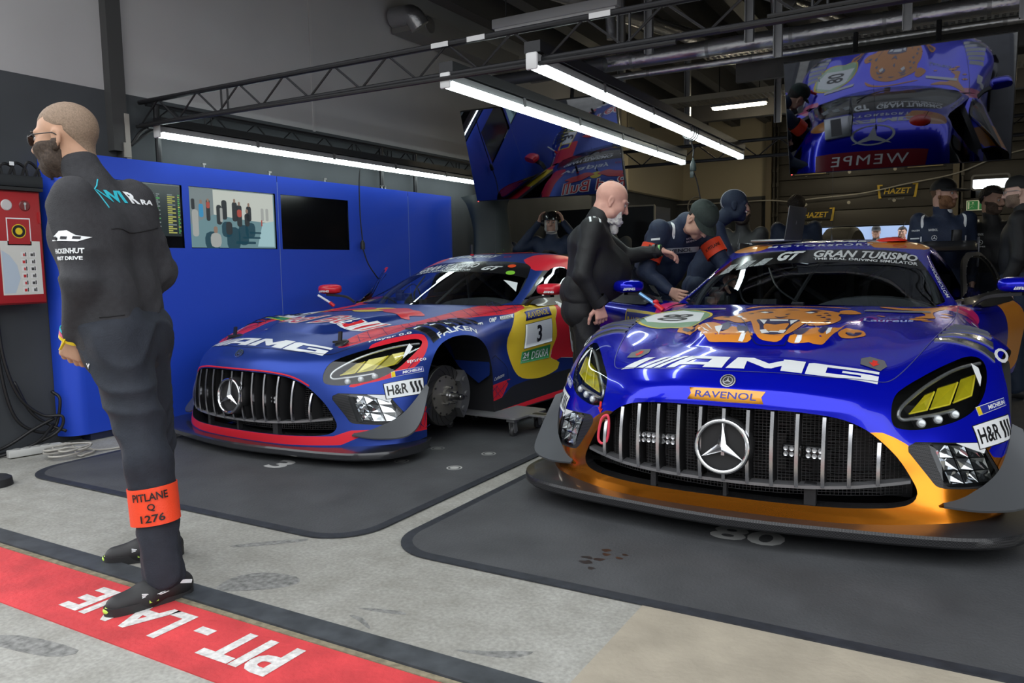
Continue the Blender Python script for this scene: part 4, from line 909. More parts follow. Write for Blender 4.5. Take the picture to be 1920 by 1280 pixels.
        # head lamps
        for sg in (-1, 1):
            F, E = s.pieces['lamp', sg]; h = empty('headlamp'); h.parent = root
            B.obj('lamp_lens', F, glass_mat('lens_clear', (.9,.92,.92), .025), h, shift=-.002)
            mb = MB(); B.rim(E, lambda p: (-.02*sg, .06, -.03), mb); mb.build('lamp_rim', gl, h, angle=60)
            idx, inv = np.unique(F.ravel(), return_inverse=True)
            meshobj('lamp_bowl', B.V[idx]+np.array([-.02*sg, .06, -.03]), inv.reshape(-1, 3), mat('bowl_black', (.006,.006,.006), .5, spec=.15), h)
            P = lambda u, z, ins=.02: s.nose(sg*u, z, ins)
            mb = MB(); fr = [(.868,.684),(.80,.676),(.74,.655),(.68,.622),(.63,.582),(.603,.552),(.598,.527),(.615,.513),(.66,.517),(.72,.524),(.78,.535)]
            mb.tube([P(u, z, .022) for u, z in cr(np.array(fr), 3)], .0075, 8); mb.build('lamp_surround', mat('lamp_silver', (.55,.56,.57), .22, .8), h)
            yel = mat('lamp_yellow', (.62,.55,.02), .12, .25, coat=.6) if lampcol == 0 else mat('lamp_yellow_pale', (.75,.66,.16), .12, .25, coat=.6)
            for k, q in enumerate(([(.632,.532),(.69,.541),(.712,.603),(.68,.592)], [(.70,.543),(.765,.555),(.79,.628),(.722,.612)], [(.777,.56),(.838,.578),(.852,.648),(.80,.635)])):
                m_ = MB(); A = [P(u, z, .035) for u, z in q]; C_ = [P(u, z, .06) for u, z in q]; mid = sum(A, Vector())/4+Vector((0, .018, -.004))
                m_.add(A+C_+[mid], [(0, 1, 8), (1, 2, 8), (2, 3, 8), (3, 0, 8), (0, 4, 5, 1), (1, 5, 6, 2), (2, 6, 7, 3), (3, 7, 4, 0)]); m_.build('projector', yel, h, smooth=False)
                mb2 = MB(); mb2.tube([A[0]+Vector((0, -.004, 0)), A[1]+Vector((0, -.004, 0)), A[2]+Vector((0, -.004, 0))], .0035, 6); mb2.build('light_guide', mat('guide_yellow', (.85,.72,.05), .2, 0, coat=.5), h)
            for u, z in ((.675,.497), (.73,.507), (.785,.521)):
                m_ = MB(); c_ = P(u, z, .018); m_.lathe([(.001, -.006), (.012, -.004), (.017, .002), (.017, .02)], c_, (-.3*sg, .8, -.2), 14); m_.build('small_lamp', mat('led_white', (.85,.86,.88), .15, .35), h)
            s.figure([(sg*.862,.672),(sg*.835,.69),(sg*.868,.61),(sg*.873,.64)] if sg > 0 else [(-.862,.672),(-.873,.64),(-.868,.61),(-.835,.69)], 'front', 'lens_sticker', mat('white_decal', (.8,.82,.83), .35), h, lift=.001)
            # fog lamp
            F, E = s.pieces['fog', sg]; f = empty('fog_lamp'); f.parent = root
            mb = MB(); B.rim(E, lambda p: (0, .05, 0), mb); mb.build('fog_rim', carbon_mat(), f, angle=60)
            idx, inv = np.unique(F.ravel(), return_inverse=True)
            meshobj('fog_bowl', B.V[idx]+np.array([0, .05, 0]), inv.reshape(-1, 3), gl, f)
            d = poly_sdf(B.V[:, [0, 2]], np.array([(.70,.425),(.715,.43),(.86,.414),(.88,.40),(.93,.30),(.935,.268),(.92,.252),(.775,.265),(.76,.275)])*[sg, 1]); a, b, _ = B.split(F, d)
            B.obj('fog_lens', a, glass_mat('lens_clear', (.9,.92,.92), .025), f, shift=-.003); B.obj('fog_surround', b, carbon_mat(), f, shift=-.003)
            q = [(.712,.42), (.872,.405), (.922,.262), (.775,.272)]
            for i in range(3):
                for j in range(3):
                    def bl(a_, b_):
                        t = [(1-a_)*q[0][k]+a_*q[1][k] for k in (0, 1)]; u_ = [(1-a_)*q[3][k]+a_*q[2][k] for k in (0, 1)]
                        return [(1-b_)*t[k]+b_*u_[k] for k in (0, 1)]
                    c4 = [bl((i+x)/3, (j+y)/3) for x, y in ((.04, .04), (.96, .04), (.96, .96), (.04, .96))]; m_ = MB()
                    A = [P(u, z, .018) for u, z in c4]; mid = sum(A, Vector())/4+Vector((.012*((i*7+j*3) % 3-1), .022, .008*((i+2*j) % 3-1)))
                    m_.add(A+[mid], [(0, 1, 4), (1, 2, 4), (2, 3, 4), (3, 0, 4)]); m_.build('reflector', mat('reflector', (.82,.83,.85), .06, 1.), f, smooth=False)
            s.figure([(sg*.86,.417),(sg*.79,.423),(sg*.885,.375),(sg*.89,.39)] if sg > 0 else [(-.86,.417),(-.89,.39),(-.885,.375),(-.79,.423)], 'front', 'lens_sticker', mat('white_decal', (.8,.82,.83), .35), f, lift=.001)
            # dive plane at the corner
            A = cr(np.array([(.755,.40,.215),(.85,.475,.235),(.93,.58,.29),(.968,.67,.37),(.985,.755,.455)]), 5)
            O = cr(np.array([(.76,.36,.20),(.90,.42,.185),(1.03,.52,.195),(1.055,.62,.27),(1.02,.74,.44)]), 5); mb = MB(); n = len(A); V = []
            for a_, o_ in zip(A, O):
                nn = Vector((0, -.25, .97))*.004
                V += [Vector(a_)+nn, Vector(o_)+nn, Vector(o_)-nn, Vector(a_)-nn]
            V = [Vector((v.x*sg, v.y, v.z)) for v in V]
            mb.add(V, [(4*i+a_, 4*i+(a_+1) % 4, 4*i+4+(a_+1) % 4, 4*i+4+a_)[::sg] for i in range(n-1) for a_ in range(4)]+[(3, 2, 1, 0)[::sg], (4*n-4, 4*n-3, 4*n-2, 4*n-1)[::sg]])
            mb.build('dive_plane', s.canard, root)
        # splitter
        o = [(0,.105),(.2,.117),(.39,.143),(.62,.178),(.80,.222),(.90,.268),(.985,.345),(1.03,.43),(1.046,.53),(1.042,.63),(1.025,.725)]
        O = cr(np.array(o), 4); O = np.concatenate([O[:0:-1]*[-1, 1], O]); mb = MB(); n = len(O); rings = []
        I = np.array([(x*.86, .70 if abs(x) > .6 else .45) for x, y in O])
        for P_, z in ((I, .088), (O+[0, .012], .088), (O, .098), (O, .122), (O+[0, .008], .132), (O*[.97, 1]+[0, .06], .136), (I, .136)): rings.append([(x, y, z) for x, y in P_])
        V = [p for r_ in rings for p in r_]; F = [(r_*n+i, r_*n+i+1, (r_+1)*n+i+1, (r_+1)*n+i) for r_ in range(6) for i in range(n-1)]
        F += [tuple(r_*n for r_ in range(7)), tuple(r_*n+n-1 for r_ in range(6, -1, -1))]
        mb.add(V, F); mb.build('splitter', s.splitter_m, root)
        # round badge on the nose
        b = empty('badge'); b.parent = root; c = s.nose(0, .648); nrm = Vector((0, -.75, .66)).normalized(); c = c+nrm*.002
        x, y, z = frame(nrm); mb = MB(); mb.lathe([(.001, .004), (.024, .004), (.030, .003), (.031, 0)], c, nrm, 28); mb.build('badge_disc', mat('badge_dark', (.03,.03,.035), .3, .3), b)
        mb = MB(); V2, F2 = ring2(.07); place2d(V2*.060, F2, c+nrm*.0045, x, y, mb); V2, F2 = ring2(.09, 24); place2d(V2*.040, F2, c+nrm*.0045, x, y, mb); V2, F2 = star2(.05); place2d(V2*.040, F2, c+nrm*.0047, x, y, mb); mb.build('badge_star', chrome, b, smooth=False)

    def cabin(s):
        root = s.root; blk = mat('car_black', (.012,.012,.013), .55); grey = mat('cabin_grey', (.10,.105,.11), .5); tubem = mat('cage_tube', (.16,.165,.17), .4, .3)
        mb = MB(); mb.add([(-.8,1.85,.80),(.8,1.85,.80),(.75,2.3,.80),(.75,2.35,.55),(-.75,2.35,.55),(-.75,2.3,.80)], [(0, 1, 2, 5), (5, 2, 3, 4)])
        mb.box((0, 2.8, .2), (1.5, 1.9, .04)); mb.box((0, 3.55, .55), (1.5, .03, .9)); mb.box((0, 1.9, .5), (1.5, .03, .6)); mb.build('tub', blk, root)
        mb = MB(); V = []
        for k in range(13):
            a = pi*k/12; V.append((.36-.36*cos(a)*.95, 2.12, .80+.10*sin(a)))
        mb.prism([(v[0], v[2]) for v in V], (0, 2.06, 0), (1, 0, 0), (0, 0, 1), (0, .20, 0)); mb.build('dash_hood', grey, root)
        c = empty('roll_cage'); c.parent = root
        for sg in (-1, 1):
            mb = MB(); mb.tube(cr(np.array([(.72*sg,2.12,.5),(.70*sg,2.20,.84),(.61*sg,2.5,1.04),(.53*sg,2.74,1.13),(.50*sg,3.1,1.16),(.50*sg,3.2,.9),(.52*sg,3.25,.4)]), 6), .022, 8); mb.build('cage_tube', tubem, c)
        for a, b in (((-.5,3.15,1.15),(.5,3.15,1.15)), ((-.53,2.74,1.13),(.53,2.74,1.13)), ((-.5,3.15,1.15),(.5,3.2,.45)), ((.5,3.15,1.15),(-.5,3.2,.45))):
            mb = MB(); mb.cyl(a, b, .02, n=8); mb.build('cage_tube', tubem, c)
        st = empty('seat'); st.parent = root
        mb = MB(); mb.prism(crc([(-.24,.3),(.24,.3),(.27,.7),(.2,.86),(.15,1.02),(-.15,1.02),(-.2,.86),(-.27,.7)], 4), (.36, 3.05, 0), (1, 0, 0), (0, .18, 1), (0, .10, 0)); mb.build('backrest', mat('seat_black', (.02,.02,.022), .7), st)
        for sg in (-1, 1):
            mb = MB(); mb.box((.36+sg*.2, 3.02, .96), (.06, .32, .2), bev=.02); mb.build('head_wing', mat('seat_black', (.02,.02,.022), .7), st)
        mb = MB(); mb.tube([(.36+.15*cos(a), 2.42-.02*sin(a), .74+.12*sin(a)) for a in np.linspace(0, 2*pi, 24, endpoint=False)], .016, 8, closed=True); mb.bar((.24, 2.42, .74), (.48, 2.42, .74), .05, .03); mb.build('steering_wheel', blk, root)
        mb = MB()
        for k in range(5): mb.box((-.62+.05*(k % 2), 2.25+.05*k, .86+.03*(k % 3)), (.07, .05, .06), bev=.01)
        mb.tube(cr(np.array([(-.6,2.3,.9),(-.5,2.4,1.0),(-.45,2.45,.85),(-.3,2.3,.83)]), 6), .006, 6); mb.tube(cr(np.array([(-.1,2.2,.84),(-.02,2.5,1.05),(.02,2.7,1.12)]), 6), .012, 6); mb.box((-.25, 2.15, .85), (.14, .05, .06)); mb.build('loom', mat('loom', (.05,.05,.052), .4), root)
        mb = MB(); mb.tube(cr(np.array([(0,1.83,.872),(-.15,2.0,.955),(-.25,2.25,1.07)]), 6), .006, 6); mb.box((0, 1.815, .87), (.06, .05, .02)); mb.build('wiper', blk, root)

    def doors(s, angs):
        blk = mat('car_black', (.012,.012,.013), .55)
        for sg in (-1, 1):
            d = empty('door'); d.parent = s.root; hx, hy = .855*sg, 1.985
            a = radians(angs[0 if sg < 0 else 1])*(-sg)
            d.location = (hx, hy, 0); d.rotation_euler = (0, 0, a)
            sh = np.array([hx, hy, 0]); S = s.B
            def sub(Sf, nm, F, m, shift=0.):
                idx, inv = np.unique(F.ravel(), return_inverse=True)
                return meshobj(nm, Sf.V[idx]-sh-Sf.N[idx]*shift, inv.reshape(-1, 3), m, d, normals=Sf.N[idx])
            F, E = s.pieces['door', sg]
            sk = sub(s.B, 'door_skin', F, s.paint)
            for nm, m, S_, pp in s.pieces.get(('dp', sg), []): sub(S_, nm, pp, m)
            allF = np.vstack([F]+[pp for nm, m, S_, pp in s.pieces.get(('dp', sg), []) if S_ is s.B])
            sub(s.B, 'door_lining', allF, blk, .05)
            mb = MB(); s.B.rim([(e0, e1) for e0, e1 in E], (-sg*.05, 0, 0), mb); mb.V = [tuple(np.array(v)-sh) for v in mb.V]; mb.build('door_edge', blk, d, angle=60)
            if len(s.pieces['wframe', sg]): sub(s.G, 'window_frame', s.pieces['wframe', sg], s.framem)
            sub(s.G, 'window_frame', s.pieces['wframe', sg], blk, .02)
            sub(s.G, 'side_window', s.pieces['pane', sg], glass_mat('side_glass', (.45,.48,.5), .08))
            # rivets round the pane
            mb = MB()
            for q in range(0, len(DOORW), 2):
                v, z = DOORW[q]; h = s.bvG.ray_cast(Vector((sg*3, v, z)), Vector((-sg, 0, 0)))
                if h[0]: mb.ell(h[0]-Vector(sh), (.0022, .0022, .0022), 6, 4)
            mb.build('rivet', mat('rivet', (.5,.5,.5), .3, .8), d)
            # wing mirror
            m_ = empty('wing_mirror'); m_.parent = d
            c = Vector((1.045*sg, 2.10, .965))-Vector(sh); V = []; n = 16; rings = [(0.,.62,.55,.055),(.25,.93,.9,.03),(.55,1.,1.,0.),(.85,.98,.98,-.012),(1.,.92,.9,-.016)]
            mb = MB(); rows = []
            for t, kx, kz, _ in rings:
                rows.append([c+Vector((.098*kx*np.sign(cos(b))*abs(cos(b))**.6, -.075+.13*t, .042*kz*np.sign(sin(b))*abs(sin(b))**.6+.004)) for b in np.linspace(0, 2*pi, n, endpoint=False)])
            V = [p for r_ in rows for p in r_]; F2 = [(r_*n+k, r_*n+(k+1) % n, (r_+1)*n+(k+1) % n, (r_+1)*n+k) for r_ in range(4) for k in range(n)]+[tuple(range(n-1, -1, -1)), tuple(range(4*n, 5*n))]
            mb.add(V, F2); hs = mb.build('mirror_housing', s.mirrorm, m_, angle=70)
            mb = MB(); st = cr(np.array([(.84*sg,2.10,.855),(.90*sg,2.085,.90),(.985*sg,2.08,.915),(1.07*sg,2.085,.922)]), 5)-sh
            V = [Vector(p)+Vector((0, dy, dz)) for p in st for dy, dz in ((-.028, -.009), (.028, -.009), (.028, .009), (-.028, .009))]; mb.add(V, [(4*i+a_, 4*i+(a_+1) % 4, 4*i+4+(a_+1) % 4, 4*i+4+a_)[::sg] for i in range(len(st)-1) for a_ in range(4)])
            mb.build('mirror_stalk', blk, m_)
            mb = MB(); V2, F2 = amg_mesh(); place2d(V2*[.085, .016], F2, c+Vector((.035*sg, -.083, -.012)), (1, 0, 0), (0, 0, 1), mb); mb.build('mirror_lettering', mat('white_decal', (.8,.82,.83), .35), m_)
            s.door = getattr(s, 'door', {}); s.door[sg] = (d, sh)
    def to_door(s, o, sg):
        d, sh = s.door[sg]; o.parent = d; o.location = Vector(o.location)-Vector(sh)

    def wheels(s, front=True, rotor_left=False):
        tyre = mat('tyre', (.018,.018,.019), .75); rim = mat('wheel_rim', (.05,.05,.055), .35, .8)
        for sg in (-1, 1):
            for v in (1.12, 3.80):
                if v < 2 and sg > 0 and rotor_left:
                    h = empty('brake_assembly'); h.parent = s.root; c = Vector((.845, 1.085, .33))
                    iron = mat('brake_iron', (.09,.088,.085), .42, .8); bell = mat('brake_bell', (.24,.225,.20), .45, .7); st = mat('steel', (.5,.5,.5), .25, 1.)
                    mb = MB(); mb.lathe([(.115, -.016), (.190, -.016), (.193, -.012), (.193, .012), (.190, .016), (.115, .016)], c, (1, 0, 0), 48); mb.build('brake_disc', iron, h)
                    mb = MB()
                    for k in range(18):
                        a = 2*pi*k/18; pts = [c+Vector((.0168, (.12+.068*t)*cos(a+.5*t), (.12+.068*t)*sin(a+.5*t))) for t in np.linspace(0, 1, 5)]
                        for p, q in zip(pts, pts[1:]): mb.bar(p, q, .001, .004, (1, 0, 0))
                    mb.build('disc_groove', mat('car_black', (.012,.012,.013), .55), h)
                    mb = MB(); mb.lathe([(.13, .012), (.128, .022), (.118, .024), (.10, .03), (.055, .036), (.05, .05), (.001, .05)], c, (1, 0, 0), 36); mb.build('disc_bell', bell, h)
                    for k in range(12):
                        a = 2*pi*k/12; p = c+Vector((.022, .119*cos(a), .119*sin(a))); mb = MB(); mb.cyl(p, p+Vector((.008, 0, 0)), .007, n=6); mb.build('bell_bolt', iron, h)
                    for k in range(5):
                        a = 2*pi*k/5+.3; p = c+Vector((.03, .055*cos(a), .055*sin(a))); mb = MB(); mb.cyl(p, p+Vector((.045, 0, 0)), .011, .009, 10); mb.build('drive_pin', st, h)
                    mb = MB(); mb.cyl(c+Vector((.03, 0, 0)), c+Vector((.07, 0, 0)), .034, .03, 20); mb.cyl(c+Vector((.07, 0, 0)), c+Vector((.15, 0, 0)), .022, .02, 16); mb.cyl(c+Vector((.15, 0, 0)), c+Vector((.165, 0, 0)), .015, n=12); mb.build('hub_nose', st, h)
                    P = [c+Vector((0, .215*cos(a), .215*sin(a))) for a in np.linspace(-.85, .75, 9)]; Q = [c+Vector((0, .135*cos(a), .135*sin(a))) for a in np.linspace(-.75, .65, 9)]
                    o = [(p.y, p.z) for p in P]+[(q.y, q.z) for q in Q[::-1]]; mb = MB(); mb.prism(o, (c.x-.06, 0, 0), (0, 1, 0), (0, 0, 1), (.115, 0, 0)); 
                    for k in (1, 4, 7): mb.cyl(P[k]*.5+Q[k]*.5+Vector((.05, 0, 0)), P[k]*.5+Q[k]*.5+Vector((.066, 0, 0)), .022, .018, 14)
                    mb.build('brake_caliper', mat('caliper', (.16,.16,.165), .4, .6), h)
                    mb = MB(); mb.cyl((.45, 1.085, .33), (.83, 1.085, .33), .03, n=10); mb.cyl((.45, 1.0, .25), (.82, 1.06, .22), .016, n=8); mb.cyl((.45, 1.16, .25), (.82, 1.1, .22), .016, n=8); mb.cyl((.5, 1.1, .42), (.8, 1.1, .45), .016, n=8)
                    mb.tube(cr(np.array([(.6,1.2,.5),(.72,1.22,.48),(.8,1.2,.42)]), 5), .008, 6); mb.build('suspension', mat('susp', (.06,.06,.06), .4, .6), h)
                    continue
                w_ = empty('wheel'); w_.parent = s.root; W = .30; x0 = sg*.985
                c = Vector((x0-sg*W/2, v, .345)); ax = (sg, 0, 0)
                mb = MB(); mb.lathe([(.23, -W/2), (.32, -W/2), (.342, -W/2+.03), (.345, 0), (.342, W/2-.03), (.32, W/2), (.235, W/2)], c, ax, 36); mb.build('tyre', tyre, w_)
                mb = MB(); mb.lathe([(.235, W/2-.002), (.225, W/2), (.21, W/2-.05), (.20, -W/2+.05), (.001, -W/2+.05)], c, ax, 36); mb.build('rim', rim, w_)
                for k in range(10):
                    a = 2*pi*k/10; mb = MB(); mb.bar(c+Vector((sg*(W/2-.05), .03*cos(a), .03*sin(a))), c+Vector((sg*(W/2-.02), .215*cos(a), .215*sin(a))), .02, .03, (1, 0, 0)); mb.build('spoke', rim, w_)

    def rear_wing(s, col, endm):
        wg = empty('rear_wing'); wg.parent = s.root; blk = carbon_mat()
        prof = [(0,.0),(.08,.03),(.2,.05),(.32,.075),(.34,.082),(.32,.06),(.2,.02),(.08,-.012)]
        mb = MB(); mb.prism(prof, (-.93, 4.42, 1.175), (0, 1, 0), (0, 0, 1), (1.86, 0, 0)); mb.build('main_plane', blk, wg)
        for sg in (-1, 1):
            mb = MB(); mb.prism(rrect(.42, .24, .04), (sg*.935, 4.60, 1.16), (0, 1, 0), (0, 0, 1), (sg*.008, 0, 0)); mb.build('end_plate', endm, wg)
            mb = MB(); pts = cr(np.array([(sg*.35,4.30,.93),(sg*.35,4.28,1.12),(sg*.35,4.36,1.28),(sg*.35,4.52,1.27),(sg*.35,4.56,1.235)]), 5)
            for p, q in zip(pts, pts[1:]): mb.bar(p, q, .014, .07, (1, 0, 0))
            mb.build('swan_neck', blk, wg)

    def louvres(s, m, n=6):
        for sg in (-1, 1):
            lv = empty('fender_louvre'); lv.parent = s.root
            for k in range(n):
                v = .91+.088*k; u0, u1 = .70+.014*k, .925-.004*k
                mb = MB(); V = []
                for u in np.linspace(u0, u1, 7):
                    vv = v+.05*(u-u0)/.2-.045*((u-u0)/.2)**2; p, q = s.top(u, vv), s.top(u, vv+.062)
                    V += [(sg*u, vv, p.z+.008), (sg*u, vv+.062, q.z+.001), (sg*u, vv, p.z-.004)]
                F = [(3*i, 3*i+3, 3*i+4, 3*i+1) for i in range(6)]+[(3*i+2, 3*i+5, 3*i+3, 3*i) for i in range(6)]
                mb.add(V, F); mb.build('louvre_slat', m, lv, smooth=True, angle=40)

def rub_mat(): return mat('car_trim', (.02,.02,.022), .35)
def carbon_mat():
    if 'carbon' in MATS: return MATS['carbon']
    m = mat('carbon', (.02,.02,.021), .38, .0, spec=.3, coat=.25); nt = m.node_tree; b = nt.nodes['Principled BSDF']
    tc = nt.nodes.new('ShaderNodeTexCoord'); ch = nt.nodes.new('ShaderNodeTexChecker'); ch.inputs['Scale'].default_value = 190
    ch.inputs['Color1'].default_value = (.009,.009,.010,1); ch.inputs['Color2'].default_value = (.030,.030,.032,1)
    nt.links.new(tc.outputs['Object'], ch.inputs['Vector']); nt.links.new(ch.outputs['Color'], b.inputs['Base Color']); return m
def glass_mat(name, tint, refl):
    """clear pane: transparent, with a sharp reflection that grows at grazing angles"""
    if name in MATS: return MATS[name]
    m = bpy.data.materials.new(name); m.use_nodes = True; MATS[name] = m; nt = m.node_tree; nt.nodes.clear()
    o = nt.nodes.new('ShaderNodeOutputMaterial'); t = nt.nodes.new('ShaderNodeBsdfTransparent'); g = nt.nodes.new('ShaderNodeBsdfGlossy'); mx = nt.nodes.new('ShaderNodeMixShader')
    lw = nt.nodes.new('ShaderNodeLayerWeight'); mr = nt.nodes.new('ShaderNodeMapRange')
    t.inputs[0].default_value = lin(tint); g.inputs['Roughness'].default_value = .01; g.inputs[0].default_value = (.95,.97,1,1)
    lw.inputs[0].default_value = .35; mr.inputs['To Min'].default_value = refl; mr.inputs['To Max'].default_value = .6
    nt.links.new(lw.outputs['Fresnel'], mr.inputs[0]); nt.links.new(mr.outputs[0], mx.inputs[0]); nt.links.new(t.outputs[0], mx.inputs[1]); nt.links.new(g.outputs[0], mx.inputs[2]); nt.links.new(mx.outputs[0], o.inputs[0])
    return m
# ------------------------------------------------------------------ the two cars
RECT = (np.array([(0.,0),(1,0),(1,1),(0,1)]), [(0,1,2,3)])
def word(t, **k): return fit_text(t, 1, 1, **k)
def wavy_bars():
    V, F = [], []
    for k in range(3):
        x = k*.36; n = 8; b = len(V)
        for i in range(n+1):
            y = i/n; o = .05*sin(y*2*pi)-.12*y
            V += [(x+o, y), (x+.2+o, y)]
        F += [(b+2*i, b+2*i+1, b+2*i+3, b+2*i+2) for i in range(n)]
    return np.array(V), F
def sub(bot, top, x0, x1, y0, y1):
    """a smaller box inside the box bot/top"""
    b, t = np.asarray(bot, float), np.asarray(top, float)
    L = lambda P, x: P[0]*(1-x)+P[-1]*x
    q = lambda x, y: L(b, x)*(1-y)+L(t, x)*y
    return [q(x0, y0), q(x1, y0)], [q(x0, y1), q(x1, y1)]
AMGB = [(-.517,.384,.645),(-.33,.315,.67),(-.18,.293,.685),(.06,.293,.69),(.3,.31,.674),(.522,.381,.641)]
AMGT = [(-.517,.49,.69),(-.33,.437,.705),(-.15,.413,.717),(.05,.413,.72),(.3,.424,.705),(.522,.47,.677)]
def common_decals(c, amgbold=1):
    c.lay(amg_mesh(), AMGB, AMGT, 'hood_lettering', white)
    for sg in (1, -1):
        B = [(.869,.532,.39),(.98,.74,.405)]; T = [(.84,.541,.478),(.968,.753,.499)]
        if sg < 0: B = [(-x, y, z) for x, y, z in B[::-1]]; T = [(-x, y, z) for x, y, z in T[::-1]]
        p = c.lay(RECT, B, T, 'sponsor_plate', blackd, lift=.0015); c.lay(RECT, *sub(B, T, .02, .98, .035, .965), 'plate_face', white, p, lift=.0022)
        c.lay(word('H&R', bold=.02), *sub(B, T, .07, .57, .2, .8), 'plate_text', blackd, p, lift=.003)
        c.lay(wavy_bars(), *sub(B, T, .63, .95, .17, .83), 'plate_bars', blackd, p, lift=.003)
        B = [(.864,.591,.509),(.962,.765,.531)]; T = [(.852,.60,.541),(.951,.77,.559)]
        if sg < 0: B = [(-x, y, z) for x, y, z in B[::-1]]; T = [(-x, y, z) for x, y, z in T[::-1]]
        p = c.lay(RECT, B, T, 'sponsor_strip', white, lift=.0015); c.lay(RECT, *sub(B, T, .01, .99, .06, .94), 'strip_face', blued, p, lift=.0022)
        c.lay(RECT, *sub(B, T, .01, .12, .06, .94), 'strip_corner', yellowd, p, lift=.0027); c.lay(word('MICHELIN', bold=.03, shear=.2), *sub(B, T, .34, .95, .25, .75), 'strip_text', white, p, lift=.003)
    for z0, z1, t in ((0, 1, 'GRAN TURISMO'),): pass

def seam_lines(c, m):
    mb = MB(); T = lambda u, v: c.top(u, v)
    for sg in (-1, 1):
        c.stroke([T(sg*u, v) for u, v in ((.50,.385),(.555,.42),(.60,.52),(.655,.74),(.72,1.09),(.775,1.6),(.795,2.05))], .004, '', None, mb=mb)
    c.stroke([T(u, v) for u, v in ((-.5,.385),(-.3,.30),(0,.268),(.3,.30),(.5,.385))], .004, '', None, mb=mb)
    mb.build('panel_gap', m, c.body, angle=180)
    mb = MB()
    for sg in (-1, 1):
        S = lambda v, z: c.bvB.ray_cast(Vector((3*sg, v, z)), Vector((-sg, 0, 0)))[0]
        c.stroke([S(v, z) for v, z in ((1.47,.53),(1.56,.535),(1.7,.45),(1.72,.36))], .004, '', None, mb=mb)
    mb.build('flank_gap', m, c.body, angle=180)

